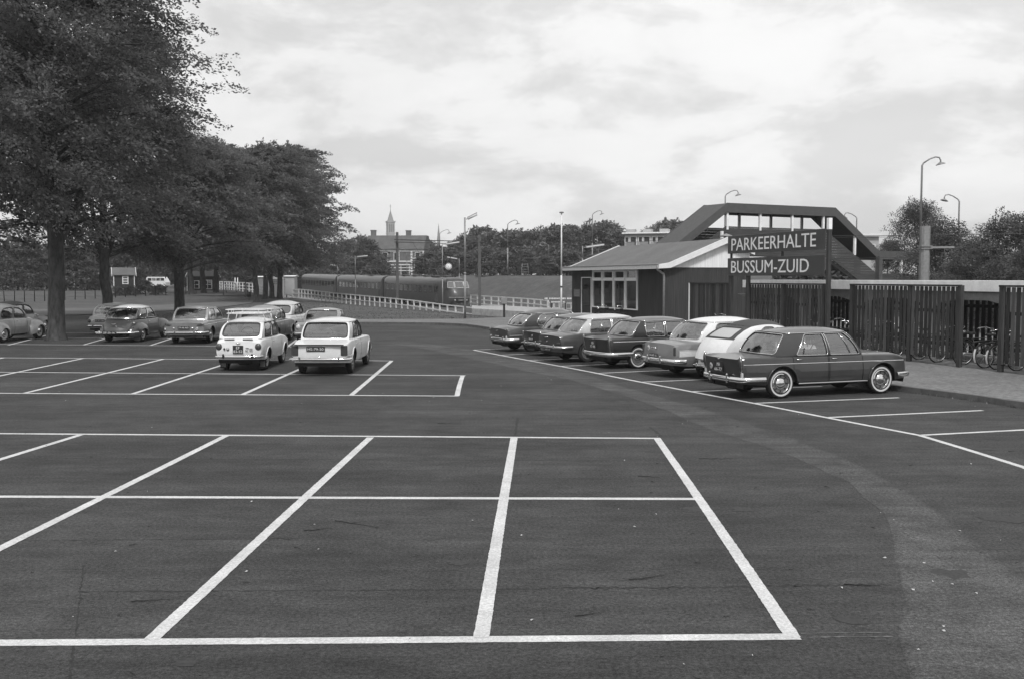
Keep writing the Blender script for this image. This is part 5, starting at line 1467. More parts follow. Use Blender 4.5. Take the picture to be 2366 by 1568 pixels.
P_r = dict(P_850); P_r.update(paint=gry, ro=.95, wb=2.5, fo=.8, w=1.6, R=.31, xr=-.5, xrt=.1, xft=1.5, xf=2.0, ztop=1.40, zrt=1.36, belt=.92, zs=None, zt=None, tail=.88, hood=.85, doors=[(.4, 1.1), (1.12, 1.9)], roofcrown=.12, kv_s=.05, kv_r=.07, plate=None, tails=[('box', .66, .66, .08, .18)], flaps=False, emblems=[], scale=1.0, trim=M['chrome'],
           rb=dict(z=.45, h=.1, hw=.78), fb=dict(), side=[(0, .2, None), (.2, .6, (.05, .03, .02, .05, .05, .08, 0)), (.6, 1, (.03, .08, .02, .05, .05, 0, -.06))], yb_r=.64, yt_r=.55)
car('grey_domed_saloon', 'grey saloon with a domed roof hidden behind the roof rack of the small white saloon', (-10.1, 39.6, 0), PI / 2 - .02, P_r)
P_403 = dict(P_tri); P_403.update(ro=1.05, wb=2.66, fo=.75, w=1.67, paint=pal, zs=[(-1.05, .72), (-.8, .86), (-.2, .95), (2.05, .93), (2.9, .88), (3.46, .72)], zt=[(-1.05, .80), (-.8, .93), (-.25, .99), (2.05, .98), (2.9, .95), (3.46, .8)], belt=.96, zb_r=.97, ztop=1.44, zrt=1.38, roofcrown=.12, xr=-.35, xrt=.10, kv_r=.05, bw_r=.14, rear_win=(.07, .07, .06, .09, .14), trim=M['rubber'], trim_r=.012,
             plate=None, tails=[('box', .70, .66, .09, .20)], badges=[], strips=[([(-.6, .86), (2.8, .84)], .018, M['chrome'])], rb=dict(z=.44, h=.12, wrap=.35, hw=.82, over=(-.5, .5)), archtrim=None, scale=1.03, rear_lean=[(0, .12), (.4, 0), (.7, .02), (.95, .12)], tuck=.08, tum=.10)
car('pale_round_saloon', 'pale saloon with rounded roof and boot standing behind the grey domed one', (-10.45, 44.3, 0), PI / 2 - .01, P_403)
P_mus = dict(P_tri); P_mus.update(paint=gry, roofpaint=ltg, ztop=1.27, zrt=1.25, belt=.85, zs=None, zt=None, tail=.84, hood=.82, fo=.85, xr=.1, xrt=.55, xft=1.35, xf=1.85, plate=None, tails=[], badges=[], strips=[], trim=M['chrome'], doors=[(.6, 1.8)], bonnet=2.05, boot=None, scale=1.02, heads=[(.60, .68, .095, 0)], archtrim=None,
             front_win=(.05, .05, .04, .05, .05), side=[(0, .45, (.2, .02, .02, .05, .03, -.1, 0)), (.45, 1, (.02, .08, .02, .05, .03, 0, -.08))])
car('grey_hardtop', 'low grey hardtop facing the camera behind the large white saloon', (-7.85, 42.6, 0), -PI / 2 + .02, P_mus)
# ================================================================== STATION BUILDING
BA = math.atan2(.3, .954)
SB = Vector((7.19, 47.0, 0))
st_ = thing('station_building', 'low dark wooden station building with grey felt roof and white gable beside the parked cars', 'station building', (SB.x, SB.y, PAV - .004), BA)
DEP, LEN, EZ, RZ, RXX = 4.5, 12.15, 3.10, 4.38, 3.1
CUTZ = RZ - (DEP - RXX) * .40
mb = MB()                                       # dark core behind the boards (kept open behind the windows)
mb.box((DEP, LEN / 2, 1.55), (.08, LEN, 3.1)); mb.box((DEP / 2, LEN, 1.6), (DEP, .08, 3.2)); mb.box((DEP / 2, .06, 1.5), (DEP, .06, 3.0))
mb.box((.06, 1.48, 1.5), (.06, 2.96, 3.0)); mb.box((.06, 10.55, 1.5), (.06, 3.2, 3.0)); mb.box((.06, 5.94, .44), (.06, 5.96, .88)); mb.box((.06, 5.94, 3.03), (.06, 5.96, .16))
mb.box((DEP / 2, LEN / 2, .02), (DEP, LEN, .04)); mb.box((DEP / 2, LEN / 2, 3.06), (DEP - .2, LEN - .2, .04)); mb.box((2.6, LEN / 2, 1.5), (.06, LEN - .2, 3.0))
mb.build('wall', M['tarwood'], st_)
# vertical boards of the gable end, one by one
nb = 36; bwid = (DEP + .05) / nb
def roof_z(x): return (EZ + .1 + (RZ - EZ - .1) * max(0, x) / RXX) if x < RXX else RZ - (x - RXX) * .40
for i in range(nb):
    x0 = -.05 + i * bwid; x1 = x0 + bwid - .006
    d = rnd.uniform(0, .006)
    mb = MB(); mb.box(((x0 + x1) / 2, -.0 - d, 1.50), (x1 - x0, .03, 2.98)); mb.build('wall_board', M['boards'], st_)
    z0 = 2.99; zt0, zt1 = roof_z(x0) - .12, roof_z(x1) - .12
    if zt0 > z0 + .02 or zt1 > z0 + .02:
        mb = MB(); mb.extr([(x0, z0), (x1, z0), (x1, max(z0 + .01, zt1)), (x0, max(z0 + .01, zt0))], 'Y', -.05 - d, -.015); mb.build('gable_board', M['whiteboard'], st_)
nb = 30
for i in range(nb):                              # boards of the long front, left and right of the windows
    for (y0, y1) in ((.0, 2.9), (9.0, 9.05), (10.6, LEN)):
        pass
def front_boards(y0, y1, z0, z1, w_=.18):
    n = max(1, int((y1 - y0) / w_)); ww = (y1 - y0) / n
    for i in range(n):
        mb = MB(); mb.box((-.0 - rnd.uniform(0, .005), y0 + (i + .5) * ww, (z0 + z1) / 2), (.03, ww - .006, z1 - z0)); mb.build('wall_board', M['tarwood'], st_)
front_boards(0.02, 2.92, .03, 3.0); front_boards(10.60, LEN, .03, 3.0); front_boards(9.0, 9.06, .03, 3.0, .06); front_boards(9.06, 10.60, 2.58, 3.0); front_boards(2.92, 9.0, .03, .86)
# four tall windows: white frame, transom, panes
ww = (8.95 - 2.93) / 4
for i in range(4):
    y0, y1 = 2.93 + i * ww + .03, 2.93 + (i + 1) * ww - .06
    z0, z1, zt_ = .88, 2.93, 2.40
    f = MB(); t_ = .055
    f.box((-.03, (y0 + y1) / 2, z0 + t_ / 2), (.10, y1 - y0, t_)); f.box((-.03, (y0 + y1) / 2, z1 - t_ / 2), (.10, y1 - y0, t_))
    f.box((-.03, y0 + t_ / 2, (z0 + z1) / 2), (.094, t_, z1 - z0 - 2 * t_)); f.box((-.03, y1 - t_ / 2, (z0 + z1) / 2), (.094, t_, z1 - z0 - 2 * t_))
    f.box((-.034, (y0 + y1) / 2, zt_), (.10, y1 - y0 - 2 * t_, .11)); f.box((-.03, y0 + .10, 2.66), (.08, .07, .42)); f.box((-.03, y1 - .10, 2.66), (.08, .07, .42)); f.box((-.03, (y0 + y1) / 2, 2.84), (.08, y1 - y0 - .28, .06)); f.box((-.03, (y0 + y1) / 2, 2.48), (.08, y1 - y0 - .28, .06))
    fo = f.build('window', M['white'], st_)
    g_ = MB(); g_.add([(-.01, y0 + t_, z0 + t_), (-.01, y1 - t_, z0 + t_), (-.01, y1 - t_, zt_ - .08), (-.01, y0 + t_, zt_ - .08)], [(0, 3, 2, 1)]); g_.build('pane', M['winglass'], fo)
    g_ = MB(); g_.add([(-.01, y0 + .13, 2.5), (-.01, y1 - .13, 2.5), (-.01, y1 - .13, 2.82), (-.01, y0 + .13, 2.82)], [(0, 3, 2, 1)]); g_.build('pane', M['winglass'], fo)
    if i == 0: 
        mb = MB(); mb.box((.35, y0 + .45, 1.6), (.03, .6, 1.1)); mb.build('curtain', M['curtain'], fo)
    if i == 1:
        mb = MB(); mb.box((.5, (y0 + y1) / 2, 1.12), (.5, 1.0, .42), bev=.06); mb.build('ticket_desk', M['curtain'], fo)
    if i == 2:
        mb = MB(); mb.box((.4, y0 + .5, 1.55), (.03, .5, 1.0)); mb.build('curtain', M['rim_dark'], fo)
# door with thin white frame
mb = MB(); mb.box((-.02, 9.10, 1.27), (.09, .05, 2.54)); mb.box((-.02, 10.56, 1.27), (.09, .05, 2.54)); mb.box((-.02, 9.83, 2.52), (.09, 1.41, .05)); dfo = mb.build('door_frame', M['white'], st_)
mb = MB(); mb.box((.0, 9.83, 1.25), (.05, 1.40, 2.46)); mb.build('door', M['tarwood'], st_)
mb = MB(); mb.box((-.028, 9.83, 1.55), (.01, .95, 1.2)); mb.build('door_pane', M['winglass'], st_)
mb = MB(); mb.box((-.03, 11.3, 1.63), (.03, .98, .44)); nb_ = mb.build('notice_board', M['rim_dark'], st_)
for z in (1.74, 1.66, 1.56, 1.48):
    mb = MB(); mb.box((-.047, 11.3 + rnd.uniform(-.03, .03), z), (.004, rnd.uniform(.7, .88), .02)); mb.build('notice_line', M['curtain'], nb_)
# roof with a flattened foot, white verge boards and eaves board
def roof_sec(t):   # profile, outer side
    return [(-.42, EZ), (.05, EZ + .07), (RXX, RZ), (DEP + .08, CUTZ)]
mb = MB(); pr = roof_sec(0); lo = [(x, z - .09) for x, z in pr[::-1]]
mb.extr(pr + lo, 'Y', -.33, LEN + .35); mb.build('roof', M['felt'], st_, recalc=True)
for yy in (-.36, LEN + .38):
    mb = MB(); up_ = [(-.48, EZ + .03), (.05, EZ + .11), (RXX, RZ + .06), (DEP + .08, CUTZ + .06)]; dn = [(DEP + .08, CUTZ - .22), (RXX, RZ - .24), (.12, EZ - .14), (-.48, EZ - .17)]
    mb.extr(up_ + dn, 'Y', yy - .03, yy + .03); mb.build('verge_board', M['white'], st_, recalc=True)
mb = MB(); mb.box((-.455, LEN / 2, EZ - .085), (.05, LEN + .66, .19)); mb.build('eaves_board', M['white'], st_)
mb = MB(); mb.tube([(-.50, -.3, EZ + .03), (-.50, LEN + .3, EZ + .03)], .03, 8); mb.build('gutter', M['steel'], st_)
mb = MB(); mb.box((-.2, LEN / 2, EZ - .10), (.46, LEN + .6, .02)); mb.build('soffit', M['tarwood'], st_)
mb = MB(); mb.tube([(-.5, -.22, EZ - .02), (-.46, -.2, EZ - .22), (-.10, -.10, EZ - .42), (-.07, -.08, EZ - .6), (-.07, -.08, .1)], .055, 8); mb.build('downpipe', M['steel'], st_)
mb = MB(); mb.lathe([(.20, 0), (.20, .42)], 16, 'Z', (4.0, 1.35, RZ - .35)); mb.lathe([(.32, .50), (.28, .56), (.001, .66)], 16, 'Z', (4.0, 1.35, RZ - .35)); mb.lathe([(.10, .42), (.10, .52)], 8, 'Z', (4.0, 1.35, RZ - .35)); mb.build('roof_vent', M['steel'], st_)
mb = MB(); mb.box((4.1, 1.95, RZ + .05), (.12, .12, .8)); mb.build('vent_post', M['white'], st_)

# ================================================================== SLATTED FENCE (four panels in one line), sign, shelter
FU, FV = Vector((-.29, .957, 0)).normalized(), Vector((.957, .29, 0)).normalized()
F0 = Vector((11.12, 32.6, PAV))
FA = math.atan2(FU.y, FU.x)
def fpt(t, off=0.0, z=0.0): return F0 + FU * t + FV * off + Vector((0, 0, z))
G_F = 'slatted panels of the dark fence before the bicycle shelter'
def fence_panel(t0, t1, label, pitch=.178, wid=.118, ztop=2.27, left_white=False, posts=None, zbot=.22, skip=()):
    r = thing('slatted_fence', label, 'fence', fpt(t0), FA, G_F)      # local x runs along the fence, away from the camera; local +y is the camera side
    Ln = t1 - t0
    n = int(Ln / pitch)
    for i in range(n):
        x = (i + .5) * Ln / n; lean = rnd.gauss(0, .006); zt0 = ztop - .03; zb0 = zbot + rnd.uniform(-.015, .015)
        wd = wid * rnd.uniform(.94, 1.06)
        me = MB(); M_ = Matrix.Rotation(lean, 4, 'Y')
        me.box((x, .035 + rnd.uniform(-.004, .004), (zt0 + zb0) / 2), (wd, .022, zt0 - zb0), mat=M_); me.build('slat', M[rnd.choice(['slat_a', 'slat_a', 'slat_b', 'slat_b', 'slat_c'])], r)
    mb = MB(); mb.box((Ln / 2, .03, ztop), (Ln + .06, .09, .05)); mb.build('top_rail', M['tarwood'], r)
    for z in (.62, 1.55):
        mb = MB(); mb.box((Ln / 2, -.005, z), (Ln, .05, .09)); mb.build('rail', M['tarwood'], r)
    for x in (posts if posts is not None else (0.0, Ln / 2, Ln)):
        mb = MB(); mb.box((x, -.0, ztop / 2 + .01), (.12, .12, ztop)); mb.build('post', M['slat_b'], r)
    if left_white:
        mb = MB(); mb.box((Ln + .02, .07, 1.35), (.05, .05, 1.85)); mb.build('white_post', M['white'], r)
    return r
fence_panel(.75 - .05, -4.95 + 0, 'x') if False else None
fence_panel(-4.95, .0, 'widest dark slatted fence panel, right of the sign behind the nearest saloon', posts=(0.0, 2.1, 4.92))
fence_panel(1.5, 6.6, 'dark slatted fence panel directly below the lower sign board')
fence_panel(8.05, 11.4, 'dark slatted fence panel with a white end post, in front of the boarded gable', pitch=.15, wid=.125, left_white=True)
fence_panel(-12.2, -6.45, 'dark slatted fence panel cut by the right edge of the picture', posts=(0.0, 2.9, 5.72))

SGN = thing('station_sign', 'two dark boards one above the other on posts, lettered PARKEERHALTE and BUSSUM-ZUID', 'sign', fpt(1.22, -.10), FA)
SL = 6.63
for x, h_, w_ in ((-.06, 4.12, .125), (SL - .12, 2.75, .13), (SL - 1.45, 2.65, .13)):
    mb = MB(); mb.box((x, .0, h_ / 2), (w_, w_, h_)); mb.build('post', M['slat_b'], SGN)
mb = MB(); mb.box((-.06, 0, 4.31), (.13, .13, .38)); mb.build('post_cap', M['concrete_pale'], SGN)
for x, z0, z1 in ((SL - .12, 2.75, 4.1), (SL * .42, 2.5, 4.1)):
    mb = MB(); mb.box((x, .0, (z0 + z1) / 2), (.07, .07, z1 - z0)); mb.build('batten', M['tarwood'], SGN)
TXT = Matrix(((-1, 0, 0, 0), (0, 0, 1, 0), (0, 1, 0, 0), (0, 0, 0, 1)))
def sboard(x0, x1, z0, z1, txt, tx0, tx1, lh):
    mb = MB(); mb.box(((x0 + x1) / 2, .085, (z0 + z1) / 2), (x1 - x0, .035, z1 - z0), bev=.008); bo = mb.build('sign_board', M['signblue'], SGN)
    text('lettering', txt, M['signletter'], bo, Matrix.Translation(((tx0 + tx1) / 2, .104, (z0 + z1) / 2)) @ TXT, tx1 - tx0, lh, .006)
sboard(.03, SL, 3.45, 4.15, 'PARKEERHALTE', .55, SL - .30, .475)
sboard(.05, SL, 2.57, 3.27, 'BUSSUM-ZUID', .95, SL - .30, .48)

SH_T0, SH_T1, SH_O = -13.5, 9.0, 1.5
sh = thing('bicycle_shelter', 'long pale concrete bicycle shelter with a flat roof behind the slatted fence', 'shelter', fpt(0, SH_O), FA)
Ls = SH_T1 - SH_T0; cx = (SH_T0 + SH_T1) / 2
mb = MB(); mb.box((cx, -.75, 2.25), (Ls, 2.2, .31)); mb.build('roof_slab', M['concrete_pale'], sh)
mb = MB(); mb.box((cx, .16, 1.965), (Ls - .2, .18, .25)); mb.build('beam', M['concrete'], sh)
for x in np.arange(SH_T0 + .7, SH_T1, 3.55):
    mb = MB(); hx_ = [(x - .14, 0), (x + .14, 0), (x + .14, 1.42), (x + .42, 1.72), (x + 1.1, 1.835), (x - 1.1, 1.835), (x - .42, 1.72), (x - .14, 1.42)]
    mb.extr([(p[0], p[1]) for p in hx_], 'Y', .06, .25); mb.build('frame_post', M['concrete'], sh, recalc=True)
for x in np.arange(SH_T0, SH_T1, .26):
    mb = MB(); mb.box((x + .08, -1.75, 1.05), (.15, .03, 1.9)); mb.build('back_slat', M['slat_a'], sh)
mb = MB(); mb.box((cx, -1.72, 1.6), (Ls, .05, .10)); mb.box((cx, -1.72, .5), (Ls, .05, .10)); mb.build('back_rail', M['tarwood'], sh)

# ---- bicycles under the shelter: wheels out towards the fence
def bike_meshes():
    R_ = .34; out_ = {}
    w_ = MB(); ring = [(R_ * math.cos(a), 0, R_ * math.sin(a)) for a in np.linspace(0, 2 * PI, 29)[:-1]]
    w_.tube(ring, .020, 6, closed=True, mi=0); ring2 = [(p[0] * .93, 0, p[2] * .93) for p in ring]; w_.tube(ring2, .010, 4, closed=True, mi=1)
    for k in range(14):
        a = 2 * PI * k / 14; w_.tube([(0, .02 * (-1) ** k, 0), (R_ * .92 * math.cos(a), 0, R_ * .92 * math.sin(a))], .003, 3, mi=1)
    w_.tube([(0, -.04, 0), (0, .04, 0)], .025, 8, mi=1)
    out_['wheel'] = w_.mesh('wheel', [M['rubber'], M['dullchrome']])
    f = MB(); f.tube([(0, 0, R_), (.42, 0, .29), (.26, 0, .82)], .016, 6); f.tube([(.42, 0, .29), (.86, 0, .78), (.27, 0, .76)], .018, 6); f.tube([(0, .03, R_), (.26, .0, .78)], .011, 5); f.tube([(.86, 0, .80), (.82, 0, .98)], .015, 6); f.tube([(.86, 0, .80), (.97, 0, .55), (1.06, 0, R_)], .015, 6)
    out_['frame'] = f.mesh('frame', M['black'])
    h = MB(); h.tube([(.62, .28, 1.00), (.70, .27, 1.03), (.82, .16, 1.06), (.84, 0, 1.04), (.82, -.16, 1.06), (.70, -.27, 1.03), (.62, -.28, 1.00)], .012, 6); out_['handlebar'] = h.mesh('handlebar', M['chrome'])
    s_ = MB(); s_.lathe([(.001, .05), (.10, .045), (.125, .02), (.12, -.02), (.001, -.03)], 14, 'Z', (0, 0, 0)); s_.v = [(v[0] * 1.15 + .22, v[1] * .85 * (1.25 if v[0] < 0 else .6), v[2] + .90) for v in s_.v]; s_.tube([(.25, 0, .80), (.24, 0, .90)], .013, 5); out_['saddle'] = s_.mesh('saddle', M['under'])
    m = MB()
    for xc in (0, 1.06):
        pts = [(xc + .375 * math.cos(a), 0, R_ + .375 * math.sin(a)) for a in np.linspace(R(20), R(200), 14)]
        vs = [(p[0], y, p[2]) for p in pts for y in (-.03, .03)]; m.add(vs, [(2 * i, 2 * i + 1, 2 * i + 3, 2 * i + 2) for i in range(13)], 0, True)
    m.tube([(-.42, 0, .72), (.20, 0, .76)], .03, 4); out_['mudguard'] = m.mesh('mudguard', M['black'])
    wf = MB(); pts = [(.380 * math.cos(a), 0, R_ + .380 * math.sin(a)) for a in np.linspace(R(150), R(208), 8)]
    vs = [(p[0], y, p[2]) for p in pts for y in (-.033, .033)]; wf.add(vs, [(2 * i, 2 * i + 1, 2 * i + 3, 2 * i + 2) for i in range(7)], 0, True); out_['white_guard_tip'] = wf.mesh('white_guard_tip', M['white'])
    lp = MB(); lp.lathe([(.035, -.05), (.055, .02), (.05, .04), (.001, .05)], 12, 'X', (.95, 0, .88)); out_['lamp'] = lp.mesh('lamp', M['chrome'])
    return out_
BK = bike_meshes()
def bike(loc, rz, label, group='bicycles in and beside the shelter', lean=0.0, tip=True):
    r = thing('bicycle', label, 'bicycle', loc, rz, group); r.rotation_euler = (lean, 0, rz)
    for k in ('frame', 'handlebar', 'saddle', 'mudguard', 'lamp') + (('white_guard_tip',) if tip else ()): link(k, BK[k], r)
    link('wheel', BK['wheel'], r, (0, 0, .34)); link('wheel', BK['wheel'], r, (1.06, 0, .34))
    return r
BZ = math.atan2(FV.y, FV.x)
inside = [(-5.35, 'black bicycle in the right fence gap, half behind the left post of the gap'), (-5.8, 'black bicycle standing in the middle of the right gap of the fence'), (-6.25, 'black bicycle at the right of the right fence gap, beside the concrete post'),
          (.45, 'bicycle seen in the gap right of the sign post'), (1.2, 'bicycle close behind the right sign post')]
for t, lb in inside: bike(fpt(t, .50 + rnd.uniform(0, .3), 0), BZ + rnd.uniform(-.1, .1), lb, lean=rnd.uniform(-.08, .08))
for bk_i, t in [(k, x) for k, x in enumerate(list(np.arange(-4.4, .6, 1.0)[::-1]) + [-7.2, -7.9, -8.7])] + [(k, x) for k, x in enumerate(np.arange(2.4, 6.2, 1.25))]:
    bike(fpt(t, .45 + rnd.uniform(0, .35), 0), BZ + rnd.uniform(-.12, .12), f'bicycle glimpsed between the fence slats, {ORD[bk_i]} from the sign post going right' if t < 2 else f'bicycle glimpsed between the fence slats left of the sign post, {ORD[bk_i]} from it', 'bicycles behind the fence slats', lean=rnd.uniform(-.1, .1), tip=bk_i % 3 == 0)
bike(fpt(7.3, -.3, 0), FA + .3, 'bicycle with pale handlebars in the gap left of the sign, above the white small car', lean=.06)
b0 = SB + Vector((-.85, 5.0, 0)); ub = Vector((-.3, .954, 0)); vb = Vector((.954, .3, 0))
for k, (t, lb) in enumerate(((3.7, 'bicycle leaning on the station front below the right windows'), (5.5, 'bicycle leaning on the station front below the left windows'))):
    p = SB + ub * t - vb * .42; bike((p.x, p.y, PAV), BA + PI / 2 + .2 * k, lb, lean=-.10)
# moped in the gap right of the sign
mo = thing('moped', 'dark moped with a long saddle standing in the gap right of the sign post', 'moped', fpt(.62, .25), BZ + .75)
for x in (0, 1.12):
    mb = MB(); mb.tube([(x + .26 * math.cos(a), 0, .29 + .26 * math.sin(a)) for a in np.linspace(0, 2 * PI, 25)[:-1]], .035, 7, closed=True); mb.lathe([(.05, -.05), (.10, -.03), (.10, .03), (.05, .05)], 12, 'Y', (x, 0, .29)); mb.build('wheel', M['rubber'], mo)
mb = MB(); mb.tube([(0, 0, .29), (.35, 0, .33), (.75, 0, .38), (.95, 0, .75)], .035, 7); mb.tube([(0, 0, .3), (.2, 0, .66), (.6, 0, .60), (.92, 0, .72)], .03, 6); mb.build('frame', M['black'], mo)
mb = MB(); mb.box((.48, 0, .42), (.3, .2, .24), bev=.05); mb.build('engine', M['darksteel'], mo)
mb = MB(); mb.box((.18, 0, .76), (.62, .22, .10), bev=.045); mb.build('saddle', M['under'], mo)
mb = MB(); mb.lathe([(.001, -.22), (.10, -.16), (.13, 0), (.10, .16), (.001, .22)], 14, 'X', (.68, 0, .70)); mb.build('fuel_tank', M['darksteel'], mo)
mb = MB(); mb.tube([(1.12, .05, .29), (.98, .05, .72), (.90, .0, .98)], .02, 6); mb.tube([(.74, .32, 1.02), (.88, .2, 1.02), (.92, 0, .98), (.88, -.2, 1.02), (.74, -.32, 1.02)], .014, 6); mb.build('handlebar', M['chrome'], mo)
mb = MB(); mb.lathe([(.04, -.06), (.085, .0), (.08, .04), (.001, .06)], 14, 'X', (1.02, 0, .90)); mb.build('headlamp', M['chrome'], mo)

# ================================================================== FOOTBRIDGE
BR_A = R(29.4)
fb = thing('footbridge', 'dark roofed footbridge with boarded sides and stairs at both ends, behind the sign', 'footbridge', (14.15, 66.0, 0), BR_A)
BW = 2.27; BR_A0 = Vector((14.15, 66.0, 0)); e1 = Vector((math.cos(BR_A), math.sin(BR_A), 0))
TOPR, TOPL = 7.55, 7.52
prof_t = [(-8.6, 1.9), (0, TOPL), (10.05, TOPR), (14.6, 4.56), (18.2, 4.56)]
def thick(pr, dz, lo=True): return pr
def band(pr, d0, d1): return [(x, z - d0) for x, z in pr] + [(x, z - d1) for x, z in pr[::-1]]
mb = MB(); pr = prof_t
mb.extr(band(pr, .0, .10), 'Y', .03, BW - .03); mb.build('roof', M['felt_dark'], fb, recalc=True)
for y0, y1 in ((-.03, .03), (BW - .03, BW + .03)):
    mb = MB(); mb.extr(band(pr, -.03, .60), 'Y', y0, y1); mb.build('fascia', M['bridge_steel'], fb, recalc=True)
mb = MB(); mb.extr(band(pr, .40, .44), 'Y', .04, BW - .04); mb.build('ceiling', M['tarwood'], fb, recalc=True)
# boarded sides: level boards, cut along the slope of the stairs
upper = [(-8.6, .45), (0, 6.02), (9.1, 6.02), (14.5, 2.95), (18.0, 2.95)]
lower = [(-8.6, -.6), (-1.5, 3.7), (0, 4.1), (9.6, 4.1), (15.3, 1.0), (18.0, 1.0)]
fu, flw = (lambda x: float(np.interp(x, *zip(*upper)))), (lambda x: float(np.interp(x, *zip(*lower))))
def clip_half(poly, a, b_, c):      # keep a*x+b*z<=c
    o_ = []
    for i in range(len(poly)):
        p, q = poly[i], poly[(i + 1) % len(poly)]
        fp, fq = a * p[0] + b_ * p[1] - c, a * q[0] + b_ * q[1] - c
        if fp <= 0: o_.append(p)
        if fp * fq < 0:
            t = fp / (fp - fq); o_.append((p[0] + (q[0] - p[0]) * t, p[1] + (q[1] - p[1]) * t))
    return o_
pieces = []
xs_b = [-8.6, -1.5, 0, 9.1, 9.6, 14.5, 15.3, 18.0]
for side, yb in ((0, .10), (1, BW - .10)):
    z = .0
    while z < 6.02:
        z1 = min(z + .185, 6.02)
        for xa, xb in zip(xs_b[:-1], xs_b[1:]):
            poly = [(xa, z + .008), (xb, z + .008), (xb, z1), (xa, z1)]
            for fn, sg in ((fu, 1), (flw, -1)):
                za_, zb_ = fn(xa), fn(xb); m_ = (zb_ - za_) / (xb - xa)
                poly = clip_half(poly, -m_ * sg, sg, sg * (za_ - m_ * xa)) if poly else poly
            if len(poly) >= 3 and max(p[0] for p in poly) - min(p[0] for p in poly) > .03:
                mb = MB(); j = rnd.uniform(-.004, .004); mb.extr(poly, 'Y', yb - .018 + j, yb + .018 + j); mb.build('side_board', M['hboards'], fb, recalc=True)
        z += .185
mb = MB(); mb.extr([(-8.6, -.5), (-1.0, 3.9), (9.8, 3.9), (15.2, 1.05), (18, 1.05), (18, .9), (15.1, .9), (9.7, 3.7), (-.9, 3.7), (-8.6, -.7)], 'Y', .14, BW - .14); mb.build('deck', M['under'], fb, recalc=True)
for k, x in enumerate((.15, 3.05, 6.0, 9.0)):
    for y in (.12, BW - .12):
        zt_ = 6.95; mb = MB(); mb.box((x, y, (5.9 + zt_) / 2), (.16, .14, zt_ - 5.9 + .2)); mb.build('post', M['concrete_pale'] if y < 1 else M['steel'], fb)
for x in (12.2, 17.2):
    zt_ = float(np.interp(x, *zip(*prof_t))) - .5; mb = MB(); mb.box((x, .12, (fu(x) + zt_) / 2), (.16, .14, zt_ - fu(x))); mb.build('post', M['concrete_pale'], fb)
for x in (-4.2, -6.5):
    zt_ = float(np.interp(x, *zip(*prof_t))) - .5; mb = MB(); mb.box((x, .12, (fu(x) + zt_) / 2), (.16, .14, max(.1, zt_ - fu(x)))); mb.build('post', M['tarwood'], fb)
for x in (.2, 9.4, 14.6):
    for y in (.3, BW - .3):
        zt_ = 4.0 if x < 10 else 4.2; mb = MB(); mb.box((x, y - (.35 if x > 12 and y < 1 else 0), zt_ / 2 - .4), (.35, .35, zt_ + .8)); mb.build('column', M['darksteel'], fb)
for i in range(18):
    t = i / 18; mb = MB(); mb.box((9.8 + 5.2 * t, BW / 2, 3.75 - 2.75 * t), (.32, BW - .4, .07)); mb.build('step', M['tarwood'], fb)
    mb = MB(); mb.box((-1.0 - 6.6 * t, BW / 2, 3.75 - 4.2 * t), (.40, BW - .4, .07)); mb.build('step', M['tarwood'], fb)

# ================================================================== MAST, LAMPS, POLES
def lamp_tube(px, ytop, ybase, Y, dx, rise, label, r=.055, zb=None, tubl=None):
    top = P(px, ytop, Y); base = P(px, ybase, Y)
    zb = base.z if zb is None else zb
    t = thing('platform_lamp', label, 'lamp post', (top.x, Y, zb), 0, 'lamp posts with a fluorescent tube')
    h = top.z - zb
    mb = MB(); mb.tube([(0, 0, 0), (0, 0, h * .45)], r, 10); mb.tube([(0, 0, h * .45), (0, 0, h)], r * .78, 10); mb.tube([(0, 0, h * .44), (0, 0, h * .46)], r * 1.25, 10); mb.build('pole', M['steel'], t)
    sg = 1 if dx > 0 else -1
    a = Vector((sg * .08, 0, h - .12)); b_ = Vector((dx, 0, h - .12 + rise))
    mb = MB(); mb.bar(a, a.lerp(b_, .3), .05, .05); mb.build('arm', M['steel'], t)
    mb = MB(); p0, p1 = a.lerp(b_, .12), b_; d = (p1 - p0)
    mb.tube([p0, p0.lerp(p1, .04), p0.lerp(p1, .96), p1], [.04, .085, .085, .04], 8); mb.build('fluorescent_head', M['tubeglass'], t)
    mb = MB(); mb.bar(p0 + Vector((0, 0, .08)), p1 + Vector((0, 0, .08)), .14, .05); mb.build('head_cover', M['steel'], t)
    return t
t = lamp_tube(1074, 503, 737, 63.5, .78, .34, 'tall grey lamp post with a short slanting head on the lawn before the train', r=.068)
for (px, yt, yb, Y, dx, rs, lb) in ((820.5, 592, 690, 128, 1.62, .16, 'thin platform lamp with its white tube pointing right, left of the left catenary post'), (1022, 563, 708, 101, 1.72, .26, 'platform lamp beside the round clock with its white tube pointing right'),
                               (1061, 597, 660, 130, -1.6, .26, 'platform lamp above the train nose with its tube pointing left'), (1346, 569, 620, 76, 1.66, .22, 'platform lamp showing above the station roof, its tube pointing right'),
                               (1329, 621, 650, 80, -.85, .26, 'platform lamp beside the white flagpole, its tube pointing left'), (780, 612, 660, 150, -1.2, .1, 'far platform lamp beside the tail of the train')):
    lamp_tube(px, yt, yb, Y, dx, rs, lb)
